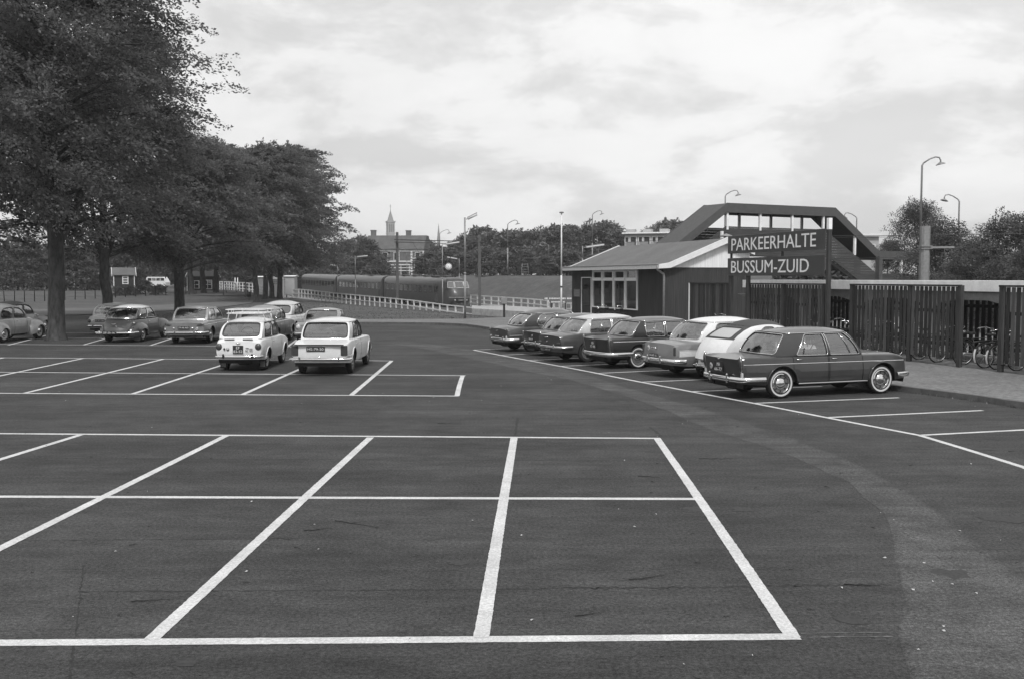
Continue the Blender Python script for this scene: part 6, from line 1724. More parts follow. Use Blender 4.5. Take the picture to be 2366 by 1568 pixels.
def swan(px, ytop, Y, dirn, label, zb=None, r=.07, scale=1.0):
    top = P(px, ytop, Y); zb = tz(top.x, Y) if zb is None else zb
    t = thing('street_lamp', label, 'street lamp', (top.x, Y, zb), 0, 'swan-neck street lamps')
    h = top.z - zb; s_ = dirn * scale
    mb = MB(); mb.tube([(0, 0, -.1), (0, 0, h * .5)], r * 1.15, 10); mb.tube([(0, 0, h * .5), (0, 0, h - .55 * scale), (.10 * s_, 0, h - .38 * scale)], [r * .9, r * .8, r * .7], 10); mb.build('pole', M['steel'], t)
    mb = MB(); nk = [(.10 * s_, 0, h - .38 * scale), (.5 * s_, 0, h - .12 * scale), (.85 * s_, 0, h), (1.08 * s_, 0, h - .04 * scale), (1.18 * s_, 0, h - .22 * scale), (1.17 * s_, 0, h - .36 * scale)]; mb.tube(nk, r * .62, 8); mb.build('swan_neck', M['steel'], t)
    mb = MB(); mb.lathe([(.05 * scale, .12), (.12 * scale, .08), (.30 * scale, -.02), (.28 * scale, -.05), (.001, -.05)], 16, 'Z', (0, 0, 0)); rm = Matrix.Rotation(R(-14 * dirn), 4, 'Y'); mb.v = [tuple(rm @ Vector(v) + Vector((1.17 * s_, 0, h - .44 * scale))) for v in mb.v]; mb.build('lamp_shade', M['steel'], t)
    return t
swan(2131, 363, 64, 1, 'tallest swan-neck street lamp at the right, rising out of the rounded tree', -.9, r=.075)
swan(2217, 450, 78, -1, 'swan-neck lamp facing left, right of the tallest one', -.9)
swan(1980, 492, 95, -1, 'faint swan-neck lamp just right of the bridge roof, facing left', 1.0)
swan(1676, 440, 92, 1, 'swan-neck lamp showing above the left top corner of the footbridge', 1.0)
swan(1369, 487, 165, 1, 'swan-neck lamp on the embankment between flagpole and footbridge', r=.09, scale=1.3)
swan(1173, 509, 160, 1, 'swan-neck lamp on the embankment right of the train nose', r=.09, scale=1.35)
swan(1245, 528, 190, 1, 'thin swan-neck lamp in front of the embankment trees, left of the flagpole', r=.08, scale=1.2)
swan(1268, 560, 170, -1, 'low swan-neck lamp facing left, next to the flagpole', r=.08, scale=1.2)
swan(1016, 531, 200, 1, 'swan-neck lamp with a white neck in the gap between the brick house and the trees', r=.08, scale=1.6)
swan(940, 575, 190, -1, 'small swan-neck lamp in front of the brick house', r=.06)
swan(875, 582, 200, -1, 'small swan-neck lamp left of the brick house', r=.06)
# flagpole
top = P(1297.5, 492, 75); zb = -.3
t = thing('flagpole', 'white flagpole with a flat knob left of the station building', 'flagpole', (top.x, 75, zb))
h = top.z - zb; mb = MB(); mb.tube([(0, 0, 0), (0, 0, h * .4)], .066, 10); mb.tube([(0, 0, h * .4), (0, 0, h)], [.062, .045], 10); mb.build('pole', M['white'], t)
mb = MB(); mb.lathe([(.05, -.05), (.17, -.02), (.17, .05), (.05, .09), (.001, .1)], 14, 'Z', (0, 0, h)); mb.build('knob', M['steel'], t)
mb = MB(); mb.lathe([(.10, 0), (.10, .12)], 12, 'Z', (0, 0, 2.2)); mb.build('clamp_band', M['darksteel'], t)
# broad catenary mast on the right
top = P(2138, 523, 50)
t = thing('catenary_mast', 'broad pale grey steel mast with a bracket arm, rising behind the shelter at the right', 'mast', (top.x, 50, -.8))
h = top.z + .8; mb = MB(); W_ = .22
poly = [(W_, W_ * .55), (W_ * .55, W_), (-W_ * .55, W_), (-W_, W_ * .55), (-W_, -W_ * .55), (-W_ * .55, -W_), (W_ * .55, -W_), (W_, -W_ * .55)]
mb.prism(poly[::-1], 0, h); mb.build('mast_shaft', M['steel'], t)
for z in (h - 1.0, h - 1.12):
    mb = MB(); mb.box((0, 0, z), (.56, .56, .05)); mb.build('clamp_ring', M['steel'], t)
mb = MB(); mb.bar((.22, 0, h - 1.06), (1.42, -.1, h - 1.05), .10, .10); mb.build('bracket_arm', M['steel'], t)
for x in (.95, 1.30):
    mb = MB(); mb.tube([(x, -.1, h - 1.1), (x, -.1, h - 1.65)], .015, 6); mb.lathe([(.03, 0), (.07, .03), (.07, .07), (.03, .1)], 10, 'Z', (x, -.1, h - 1.75)); mb.build('insulator', M['darksteel'], t)
# catenary portal by the train
pl_, pr_ = P(917.5, 537, 120), P(1108, 543, 108)
t = thing('catenary_portal', 'steel portal of two posts and a cross beam before the brick house', 'catenary portal', (0, 0, 0))
for q, zb in ((pl_, -1.1), (pr_, -1.1)):
    mb = MB(); mb.box((q.x, q.y, (q.z + zb) / 2), (.30, .30, q.z - zb)); mb.build('post', M['darksteel'], t)
bl, br_ = P(912, 556.5, 120), P(1118, 561.5, 107.6)
mb = MB(); mb.bar(bl + Vector((0, -.2, .1)), br_ + Vector((0, -.2, .1)), .12, .10); mb.bar(bl + Vector((0, -.2, -.18)), br_ + Vector((0, -.2, -.18)), .10, .08)
mb.build('cross_beam', M['darksteel'], t)
c0 = bl.lerp(br_, .5)
for i, f in enumerate((.35, .62)):
    a = bl.lerp(br_, f + (-.13)); b_ = bl.lerp(br_, f + .13); v_ = bl.lerp(br_, f) - Vector((0, 0, 2.2))
    mb = MB(); mb.tube([a - Vector((0, .2, .1)), v_], .035, 5); mb.tube([b_ - Vector((0, .2, .1)), v_], .035, 5); mb.tube([v_, v_ - Vector((0, 0, 1.4))], .03, 5); mb.build('drop_bracket', M['darksteel'], t)
# contact wires
for q in (2.2, -2.2):
    for z in (4.1, 5.4):
        mb = MB(); pts = []
        for s_ in np.linspace(-75, 110, 24):
            pts.append((RX + RD.x * s_ + RN.x * q, RY + RD.y * s_ + RN.y * q, z + .006 * s_ + (.3 * math.sin(s_ * .1) if z > 5 else 0)))
        mb.tube(pts, .015 if z < 5 else .018, 4); tag(mb.build('contact_wire', M['wire']), {(2.2, 4.1): 'lower contact wire over the right-hand track', (2.2, 5.4): 'upper carrying wire over the right-hand track', (-2.2, 4.1): 'lower contact wire over the track of the train', (-2.2, 5.4): 'upper carrying wire over the track of the train'}[(q, z)], 'overhead wire', 'overhead wires along the railway')
# clock
cpos = P(1036.5, 616.5, 100.6)
ck = thing('platform_clock', 'round white platform clock on a bracket beside the lamp post, before the train', 'clock', tuple(cpos))
CR = .36
mb = MB(); mb.lathe([(CR, -.10), (CR, .10), (CR * .97, .12), (CR * .93, .10), (CR * .93, -.10), (CR * .97, -.12), (CR, -.10)], 32, 'Y'); mb.build('clock_case', M['steel'], ck)
mb = MB(); mb.lathe([(.001, -.09), (CR * .94, -.09), (CR * .94, .09), (.001, .09)], 32, 'Y'); mb.build('clock_face', M['clockface'], ck)
mb = MB()
for k in range(12):
    a = 2 * PI * k / 12; mb.box((CR * .8 * math.sin(a), -.094, CR * .8 * math.cos(a)), (.04, .006, .09), mat=Matrix.Rotation(a, 4, 'Y'))
mb.build('hour_marks', M['black'], ck)
for a, l_, w_ in ((R(-28), .20, .06), (R(12), .28, .05)):
    mb = MB(); mb.bar((0, -.098, 0), (l_ * math.sin(a), -.098, l_ * math.cos(a)), w_, .006); mb.build('clock_hand', M['black'], ck)
mb = MB(); mb.bar((-CR, 0, 0), (-.60, .1, 0), .04, .04); mb.build('bracket', M['steel'], ck)
# ================================================================== TRAIN
tr_root = thing('electric_train', 'dark electric train with a rounded snub nose standing at the platform behind the lawn', 'train', (RX, RY, -.95), math.atan2(-RD.y, -RD.x))
# local x forward (towards the camera), y left, z up from the rail
TW, TH = 1.42, 3.62
def tsec(w, h, fl=.55, n=7):
    pts = [(0, fl), (w * .96, fl), (w, fl + .35), (w, h * .62)]
    pts += [(w * .985, h * .78)]
    for k in range(1, n + 1):
        a = PI / 2 * k / n; pts.append((w * .97 * math.cos(a) ** .62 if k < n else 0, h * .80 + h * .20 * math.sin(a)))
    return pts
def loft(secs, xs_, zoff=None):
    mb = MB(); n = len(secs[0])
    full = []
    for s_ in secs: full.append(s_ + [(-y, z) for y, z in s_[::-1][1:-1]])
    m = len(full[0]); vs = []
    for i, s_ in enumerate(full): vs += [(xs_[i], y, z) for y, z in s_]
    fs = []
    for i in range(len(full) - 1):
        for k in range(m):
            l = (k + 1) % m; fs.append((i * m + k, (i + 1) * m + k, (i + 1) * m + l, i * m + l))
    mb.add(vs, fs, 0, True); mb.add([vs[k] for k in range(m)], [tuple(range(m))], 0)
    mb.add(vs[-m:], [tuple(range(m - 1, -1, -1))], 0)
    return mb
slope = .006
for c_i, (x1, x0) in enumerate(((-2.6, -24.0), (-25.2, -47.5), (-48.7, -71.0))):
    xs_ = [x0, x0 + .06] + list(np.linspace(x0 + 1, x1 - 1, 6)) + [x1]
    mb = loft([tsec(TW * (.97 if i in (0,) else 1), TH) for i in range(len(xs_))], xs_)
    bo = mb.build('carriage_body', M['train'], tr_root, sharp=35)
    mb = MB(); mb.add([(x, y, z) for x in (x0 + .1, x1 - .1) for y, z in [(1.28, 3.18), (.9, 3.50), (0, 3.66), (-.9, 3.50), (-1.28, 3.18)]], [(i, i + 1, i + 6, i + 5) for i in range(4)], 0, True); mb.build('carriage_roof', M['train_roof'], tr_root)
    nwin = 11
    for sgn in (1, -1):
        for i in range(nwin):
            x = x0 + 1.9 + (x1 - x0 - 3.6) * i / (nwin - 1)
            mb = MB(); y = sgn * (TW + .004)
            mb.box((x, y, 2.18), (1.35, .03, .92)); wn = mb.build('window_frame', M['train_roof'], tr_root)
            mb = MB(); mb.box((x, y + sgn * .012, 2.18), (1.2, .014, .76)); mb.build('pane', M['carglass'], wn)
            mb = MB(); mb.box((x - .1, y + sgn * .010, 2.30), (.05, .012, .40)); mb.box((x, y + sgn * .010, 1.93), (.7, .012, .10)); mb.build('curtain', M['curtain'], wn)
        for x in (x0 + .75, x1 - .75) if c_i else (x0 + .75, x1 - 1.6):
            mb = MB(); mb.box((x, sgn * (TW + .006), 1.75), (.85, .03, 2.05)); dn = mb.build('door', M['train_roof'], tr_root)
            mb = MB(); mb.box((x, sgn * (TW + .024), 2.2), (.5, .012, .7)); mb.build('pane', M['carglass'], dn)
    for xb in (x0 + 3.2, x1 - 3.0):
        mb = MB(); mb.box((xb, 0, .45), (3.0, 2.2, .35), bev=.05)
        for dx in (-1.1, 1.1):
            for s_ in (1, -1): mb.lathe([(.45, -.06), (.45, .06)], 20, 'Y', (xb + dx, s_ * .75, .45))
        mb.build('bogie', M['under'], tr_root)
    if c_i:
        mb = MB(); mb.box((x1 + .6, 0, 1.9), (1.25, 2.3, 2.7), bev=.1); mb.build('gangway', M['rubber'], tr_root)
# pantographs and roof gear
for x in (-6.5, -33.0):
    mb = MB(); z = TH + .1
    for s_ in (1, -1):
        mb.tube([(x - 1, s_ * .5, z), (x, s_ * .45, z + .55), (x - .9, s_ * .3, z + .85)], .03, 5); mb.tube([(x + 1, s_ * .5, z), (x, s_ * .45, z + .5)], .03, 5)
    mb.tube([(x - .9, -.8, z + .87), (x - .9, .8, z + .87)], .035, 5); mb.box((x, 0, z), (2.2, 1.4, .08)); mb.build('pantograph', M['darksteel'], tr_root)
for x in (-4.2, -8.5, -11, -15, -19): 
    mb = MB(); mb.box((x, 0, TH + .12), (.9, .8, .2), bev=.05); mb.build('roof_vent', M['train_roof'], tr_root)
# snub nose: lower bonnet swells forward, cab windscreen set back above it
xs_ = [-2.6, -1.9, -1.3]; secs = [tsec(TW, TH), tsec(TW * .995, TH * .995), tsec(TW * .97, TH * .96)]
cabm = loft(secs, xs_); cabm.build('cab_roof_section', M['train'], tr_root, sharp=35)
NEXT = pchip([(0, 1.10), (.2, 1.42), (.45, 1.58), (.7, 1.48), (1, 1.17)])
mb = MB(); NA, NB = 16, 20; vs = []
for i in range(NA + 1):
    t = i / NA; z = .50 + (2.35 - .50) * t
    ext = NEXT(t)
    wv = TW * (.93 + .07 * math.sin(PI * min(1, t * .9 + .1)))
    for j in range(NB + 1):
        a = -PI / 2 + PI * j / NB
        vs.append((-1.35 + ext * max(0, math.cos(a)) ** .62, wv * math.sin(a), z))
fs = [(i * (NB + 1) + j, i * (NB + 1) + j + 1, (i + 1) * (NB + 1) + j + 1, (i + 1) * (NB + 1) + j) for i in range(NA) for j in range(NB)]
mb.add(vs, fs, 0, True); mb.build('nose', M['train'], tr_root)
mb = MB(); vs = []
top_x = lambda a: -1.35 + 1.10 * max(0, math.cos(a)) ** .62
for i in range(4):
    t = i / 3
    for j in range(NB + 1):
        a = -PI / 2 + PI * j / NB
        vs.append((-1.35 + (1.17 - .62 * t) * max(0, math.cos(a)) ** .62, TW * (.99 - .10 * t) * math.sin(a), 2.33 + .86 * t))
vs2 = [(-1.45, 0, 3.56)]
fs = [(i * (NB + 1) + j, i * (NB + 1) + j + 1, (i + 1) * (NB + 1) + j + 1, (i + 1) * (NB + 1) + j) for i in range(3) for j in range(NB)]
mb.add(vs, fs, 0, True); mb.build('cab_front', M['train'], tr_root)
mb = MB(); base = vs[-(NB + 1):]; mb.add(base + [(-1.0 + 0 * 1, 0, 3.46)] + [(-1.3, p[1], 3.42) for p in base], [(j, j + 1, NB + 2 + j + 1, NB + 2 + j) for j in range(NB)], 0, True); mb.build('cab_brow', M['train_roof'], tr_root)
def cab_pt(a, t, o_=0.0): return Vector((-1.35 + (1.17 - .62 * t + o_) * max(0, math.cos(a)) ** .62, TW * (.99 - .10 * t + o_ * .5) * math.sin(a), 2.33 + .86 * t))
for a0, a1 in ((-1.25, -.50), (-.42, .42), (.50, 1.25)):
    mb = MB(); K = 6
    vs = [cab_pt(a0 + (a1 - a0) * k / K, t, .015) for t in (.10, .92) for k in range(K + 1)]
    mb.add(vs, [(k, k + 1, K + 2 + k, K + 1 + k) for k in range(K)], 0, True); wn = mb.build('cab_window', M['carglass'], tr_root)
    rim_ = vs[:K + 1] + vs[K + 1:][::-1]; mb = MB(); mb.tube([p + Vector((.01, 0, 0)) for p in rim_], .035, 5, closed=True); mb.build('window_rim', M['train_pale'], wn)
mb = MB(); K = 14; vs = []
for t, zz in ((0, .62), (.5, 1.0), (1, 1.36)):
    for k in range(K + 1):
        a = -1.15 + 2.3 * k / K; i_ = (zz - .5) / 1.85; ext = NEXT(i_) + .012
        wv = TW * (.93 + .07 * math.sin(PI * min(1, i_ * .9 + .1))) + .012
        zz2 = zz if t > 0 else zz + .42 * (abs(a) / 1.15) ** 1.5
        if t == .5: zz2 = zz + .18 * (abs(a) / 1.15) ** 1.5
        vs.append((-1.35 + ext * math.cos(a) ** .62, wv * math.sin(a), zz2))
mb.add(vs, [(r_ * (K + 1) + k, r_ * (K + 1) + k + 1, (r_ + 1) * (K + 1) + k + 1, (r_ + 1) * (K + 1) + k) for r_ in range(2) for k in range(K)], 0, True); mb.build('nose_band', M['train_pale'], tr_root)
for y in (-.72, .72):
    mb = MB(); mb.lathe([(.17, -.1), (.17, .06), (.14, .08), (.001, .05)], 18, 'X', (-.02, y, 1.0)); hl = mb.build('headlamp', M['darksteel'], tr_root)
    mb = MB(); mb.lathe([(.11, .06), (.001, .085)], 14, 'X', (-.01, y, 1.0)); mb.build('lens', M['lens_pale'], hl)
mb = MB(); mb.bar((.18, -1.1, .55), (.18, 1.1, .55), .08, .10); mb.tube([(.0, -.85, .75), (.25, 0, .42), (.0, .85, .75)], .035, 6); mb.box((.2, 0, .55), (.3, .3, .3), bev=.05); mb.build('coupler', M['darksteel'], tr_root)
tr_root.rotation_euler = (0, R(.55), math.atan2(-RD.y, -RD.x))

# track bed and rails
def along(s_, q, z=0): return Vector((RX + RD.x * s_ + RN.x * q, RY + RD.y * s_ + RN.y * q, z))
mb = MB(); vs = []
for s_ in np.linspace(-90, 130, 40):
    for q in (-6.2, 6.2): p = along(s_, q); vs.append((p.x, p.y, tz(p.x, p.y, .06) if False else -.98 + .006 * max(-60, s_)))
mb.add(vs, [(2 * i, 2 * i + 1, 2 * i + 3, 2 * i + 2) for i in range(39)]); struct(mb.build('track_ballast', M['concrete']))
for q in (-.75, .75, 3.45, 4.95):
    mb = MB(); mb.bar(along(-90, q, -.92 - .36), along(130, q, -.90 + .78), .07, .12); struct(mb.build('rail', M['darksteel']))
# near platform edge slab
mb = MB(); vs = []
pa, pb_ = P(1090, 710, 96), P(650, 676, 150)
# ================================================================== WHITE CONCRETE FENCES
def post_rail(name, label, pts, n, h, rails, thick=.10, zoff=0.0, m='fence_white', cap=False):
    r = thing(name, label, 'fence', (0, 0, 0))
    pp = resample([(p[0], p[1]) for p in pts], n + 1); zz = np.interp(np.linspace(0, 1, n + 1), np.linspace(0, 1, len(pts)), [p[2] for p in pts])
    for i in range(n + 1):
        mb = MB(); mb.box((pp[i][0], pp[i][1], zz[i] + h / 2 - .2), (thick * 1.25, thick * 1.25, h + .4 + (.03 if cap else -.02)), rz=.4); mb.build('fence_post', M[m], r)
    for rh in rails:
        for i in range(n):
            mb = MB(); mb.bar((pp[i][0], pp[i][1] - .02, zz[i] + h * rh), (pp[i + 1][0], pp[i + 1][1] - .02, zz[i + 1] + h * rh), thick * .8, .105); mb.build('fence_rail', M[m], r)
    return r
def fp(px, y, Y): q = P(px, y, Y); return (q.x, q.y, q.z)
post_rail('white_fence', 'long white concrete fence between the lawn and the train, sloping down to the right', [(lambda q: (q[0], q[1], q[2] - .95))(fp(px, y, Y)) for px, y, Y in ((1140, 714, 90), (1092, 707, 93.5), (1022, 697, 100), (960, 690.5, 107.5), (890, 684.5, 117), (820, 678.5, 128), (740, 671.5, 143), (690, 667.5, 155))], 36, .95, (.93, .30), .12)
post_rail('white_fence', 'white three-rail fence right of the train nose, running towards the station building', [(lambda q: (q[0], q[1], q[2] - 1.1))(fp(px, y, Y)) for px, y, Y in ((1088, 681.5, 121), (1150, 685.5, 112), (1210, 689, 104), (1266, 693.5, 95))], 11, 1.12, (.95, .52, .10), .12)
post_rail('white_fence', 'short lower white fence behind the flagpole, joining the station building', [(lambda q: (q[0], q[1], q[2] - 1.0))(fp(px, y, Y)) for px, y, Y in ((1268, 697.5, 93), (1335, 700, 84))], 5, 1.0, (.93, .45), .11)
post_rail('white_fence', 'white fence beyond the pale forecourt, between the tree trunks', [(lambda q: (q[0], q[1], q[2] - 1.25))(fp(px, y, Y)) for px, y, Y in ((508, 650, 188), (545, 651.5, 180), (598, 655, 172), (640, 660, 165))], 20, 1.25, (.95, .5, .08), .14)
post_rail('white_fence', 'short two-rail white fence beside the pale kiosk', [(lambda q: (q[0], q[1], q[2] - 1.0))(fp(px, y, Y)) for px, y, Y in ((662, 668, 158), (690, 668, 156))], 2, 1.0, (.93, .3), .18)
mb = MB(); vs = []
A_ = [P(px, y, Y) for px, y, Y in ((1090, 705.5, 112), (1180, 707, 103), (1292, 713, 91))]; B_ = [P(px, y, Y) for px, y, Y in ((1090, 713, 92), (1180, 718, 86), (1292, 724, 80))]
for a, b_ in zip(A_, B_): vs += [tuple(a), tuple(b_)]
vs += [(x, y, -1.4) for x, y, z in vs]; mb.add(vs, [(0, 1, 3, 2), (2, 3, 5, 4), (1, 7, 9, 3), (3, 9, 11, 5), (0, 6, 7, 1), (4, 5, 11, 10)]); struct(mb.build('platform_path', M['path_pale']))

# wire fences on the left
def wire_fence(label, a, b_, n, h, crank, Y0, Y1, wires=3):
    r = thing('wire_fence', label, 'fence', (0, 0, 0))
    pts = []
    for i in range(n + 1):
        t = i / n; px = a[0] + (b_[0] - a[0]) * t; y_ = a[1] + (b_[1] - a[1]) * t; Y = 1 / ((1 - t) / Y0 + t / Y1)
        q = P(px, y_, Y); zb = tz(q.x, Y, -.05); pts.append(Vector((q.x, Y, zb)))
        mb = MB(); lean = rnd.gauss(0, .03)
        path = [(q.x, Y, zb - .2), (q.x + lean, Y, zb + h)]
        if crank: path.append((q.x + lean - .28, Y - .05, zb + h + .22))
        mb.tube(path, .055 if crank else .045, 6); mb.build('fence_post', M['concrete'] if not crank else M['black'], r)
    for k in range(wires):
        mb = MB(); mb.tube([p + Vector((0, 0, h * (.3 + .68 * k / max(1, wires - 1)))) for p in pts], .014, 4); mb.build('fence_wire', M['wire'], r)
    return r
wire_fence('low wire fence with cranked dark posts along the road on the left', (-60, 692), (640, 690), 30, 1.25, True, 101, 150)
wire_fence('taller wire fence with pale posts in front of the dark trees at far left', (-50, 676), (275, 672), 13, 2.15, False, 160, 168, 4)

# ================================================================== SMALL BUILDINGS ON THE LEFT
def gable_hut(name, label, cat, px0, px1, ybase, Y, wall_h, roof_h, depth, rz, wins, m_wall='tarwood', m_roof='felt', trim=True, group=None):
    a, b_ = P(px0, ybase, Y), P(px1, ybase, Y)
    w_ = abs(b_.x - a.x); zb = a.z
    r = thing(name, label, cat, ((a.x + b_.x) / 2, Y, zb), rz, group)
    mb = MB(); mb.extr([(-depth / 2, -.6), (depth / 2, -.6), (depth / 2, wall_h), (0, wall_h + roof_h), (-depth / 2, wall_h)], 'X', -w_ / 2, w_ / 2); mb.build('wall', M[m_wall], r, recalc=True)
    mb = MB(); o_ = .22; k = roof_h / (depth / 2)
    up_ = [(-depth / 2 - o_, wall_h - o_ * k + .07), (0, wall_h + roof_h + .07), (depth / 2 + o_, wall_h - o_ * k + .07)]; dn = [(y, z - .08) for y, z in up_[::-1]]
    mb.extr(up_ + dn, 'X', -w_ / 2 - .2, w_ / 2 + .2); mb.build('roof', M[m_roof], r, recalc=True)
    if trim:
        for s_ in (1, -1):
            mb = MB(); mb.extr([(y, z + .03) for y, z in up_] + [(y, z - .2) for y, z in up_[::-1]], 'X', s_ * (w_ / 2 + .22) - .03, s_ * (w_ / 2 + .22) + .03); mb.build('verge_board', M['white'], r, recalc=True)
            mb = MB(); mb.box((s_ * (w_ / 2 + .0), -depth / 2 - .0, wall_h / 2), (.10, .10, wall_h)); mb.build('corner_board', M['white'], r)
    for (x, z, ww_, hh, nx, nz) in wins:
        f = MB(); y = -depth / 2 - .02
        for xx in (x - ww_ / 2, x + ww_ / 2): f.box((xx, y, z), (.12, .06, hh + .12))
        for q in np.linspace(-1, 1, nz + 1): f.box((x, y - .002, z + q * hh / 2), (ww_, .06, .09))
        for q in np.linspace(-1, 1, nx + 1)[1:-1]: f.box((x + q * ww_ / 2, y - .004, z), (.07, .06, hh))
        wo = f.build('window', M['white'], r)
        mb = MB(); mb.box((x, y + .012, z), (ww_, .02, hh)); mb.build('pane', M['winglass'], wo)
    # a window in the right gable
    return r, w_
s1, w1 = gable_hut('garden_shed', 'small dark shed with pale gabled roof and white-trimmed window among the bushes on the left', 'shed', 264, 308, 663, 128, 1.62, .78, 2.2, .42, [(.15, .86, .62, .92, 1, 3)])
f = MB(); f.box((w1 / 2 + .02, 0, .95), (.05, .66, .95)); wo = f.build('window', M['white'], s1)
mb = MB(); mb.box((w1 / 2 + .05, -.15, .95), (.02, .22, .8)); mb.box((w1 / 2 + .05, .15, .95), (.02, .22, .8)); mb.build('pane', M['winglass'], wo)
gable_hut('wooden_hut', 'dark hut with white-framed window seen between the stout trunks on the forecourt', 'hut', 440, 500, 683, 150, 2.9, .7, 3.5, .1, [(1.0, 1.65, 1.2, 1.3, 2, 2), (-.6, 1.65, .7, 1.1, 1, 2)], m_roof='felt_dark')
r_, w_ = gable_hut('pale_kiosk', 'small pale kiosk with a flat roof partly hidden by the close group of trunks', 'kiosk', 598, 628, 677, 165, 2.6, .1, 3.0, 0, [], m_wall='concrete', m_roof='concrete_pale', trim=False)
r_, w_ = gable_hut('platform_shelter', 'small shelter with a curved pale roof beside the white fence, right of the trunks', 'shelter', 662, 684, 672, 158, 2.25, .1, 2.2, 0, [], m_wall='rim_light', m_roof='concrete_pale', trim=False)
gable_hut('white_cabin', 'white cabin with small dark panes between the trunks of the close group', 'cabin', 634, 654, 680, 150, 2.3, .1, 2.0, 0, [(-.25, 1.75, .6, .6, 2, 2), (.42, 1.75, .5, .6, 2, 2)], m_wall='white', m_roof='concrete_pale', trim=False)
mb = MB(); b0_ = P(575, 683, 118)
t = thing('litter_bin', 'dark litter bin on a post at the edge of the forecourt', 'litter bin', (b0_.x, 118, tz(b0_.x, 118)))
mb.tube([(0, 0, 0), (0, 0, .7)], .04, 6); mb.build('post', M['darksteel'], t); mb = MB(); mb.lathe([(.22, .35), (.30, .95), (.27, .95), (.2, .4)], 14, 'Z'); mb.build('bin', M['black'], t)
# far white van
va, vb_ = P(343, 660, 170), P(388, 660, 170)
van = thing('white_van', 'pale camper-type van with a row of side windows, far off right of the shed', 'van', ((va.x + vb_.x) / 2, 170, va.z - .45), -.12, 'parked cars far off')
Lv = (vb_.x - va.x) * 1.05
body = [(-.5, .35), (.40, .35), (.5, .45), (.5, 1.0), (.46, 1.25), (.39, 1.75), (.33, 1.9), (-.42, 1.92), (-.48, 1.75), (-.5, 1.0)]
mb = MB(); mb.extr([(x * Lv, z) for x, z in body], 'Y', -.85, .85); mb.build('body', wht, van, recalc=True)
for i in range(4):
    x = (-.40 + i * .215) * Lv; mb = MB(); mb.box((x + .09 * Lv, -.86, 1.48), (.18 * Lv, .03, .42), bev=.008); mb.build('side_window', M['carglass'] if i else M['black'], van); 
    mb = MB(); mb.box((x + .09 * Lv, -.853, 1.48), (.185 * Lv, .02, .45)); mb.build('window_surround', M['black'], van)
for x in (-.3, .28):
    for y in (-.78, .78): link('wheel', wheel_meshes(.32, .16, 'plain')[0], van, (x * Lv, y, .32))

# ================================================================== FAR BUILDINGS
def win(parent, x, z, w_, h_, y=-.02, frame='white', pane='winglass', bars=1):
    f = MB(); f.box((x, y, z), (w_ + .16, .08, h_ + .16)); fo_ = f.build('window', M[frame], parent)
    mb = MB(); 
    for q in range(bars):
        mb.box((x - w_ / 2 + w_ * (q + .5) / bars, y - .042, z), (w_ / bars - .06, .012, h_)); 
    mb.build('pane', M['dark_in'], fo_)
# brick house with white bands
hq = P(915, 640, 200); hx0, hx1 = P(848, 640, 200).x, P(980, 640, 200).x
bh = thing('brick_house', 'brick house with white bands, cornice and corner stones behind the catenary portal', 'house', ((hx0 + hx1) / 2, 200, 2.4), -.06)
wd = hx1 - hx0; zc = P(915, 577, 200).z - 2.4; zr = P(915, 543, 200).z - 2.4
mb = MB(); mb.box((0, 4, zc / 2 - .5), (wd, 8, zc + 1)); mb.build('wall', M['brick'], bh)
mb = MB(); mb.extr([(-.5, zc + .1), (9, zc + .1), (6.5, zr), (3.0, zr)], 'X', -wd / 2 - .4, wd / 2 + .1); mb.build('roof', M['tile'], bh, recalc=True)
for z, t_, x0, x1 in ((zc - .25, .34, -.5, .5), (zc + .08, .22, -.5, .5), (zc - 2.35, .22, -.38, .28), (zc - 3.05, .18, -.4, .28), (zc - 3.65, .14, -.34, .5), (zc - 4.2, .14, -.34, .5), (zc - 1.75, .14, .30, .5), (zc - 5.3, .3, -.2, .5)):
    mb = MB(); mb.box(((x0 + x1) / 2 * wd, -.03, z), ((x1 - x0) * wd + .1, .12, t_)); mb.build('stone_band', M['white'], bh)
for x, w_ in ((-.36, .42), (.285, .34), (.49, .34)):
    for k in range(9):
        mb = MB(); mb.box((x * wd, -.05, zc - .45 - k * .56), (w_ * (1.25 if k % 2 else .9), .14, .42)); mb.build('quoin', M['white'], bh)
win(bh, -.18 * wd, zc - 1.35, 1.0, 1.5); win(bh, .02 * wd, zc - 1.35, 1.0, 1.5); win(bh, .39 * wd, zc - 1.2, .9, 1.1); win(bh, .17 * wd, zc - 4.2, 1.6, 2.1); win(bh, .39 * wd, zc - 3.2, 1.1, .8)
for x, y, h_ in ((.17, 4.5, 1.0), (-.47, 5.0, 1.1)):
    mb = MB(); mb.box((x * wd, y, zr + h_ / 2 - .2), (1.0, .8, h_ + .4)); mb.box((x * wd, y, zr + h_), (1.15, .95, .18)); mb.build('chimney', M['brick'], bh)
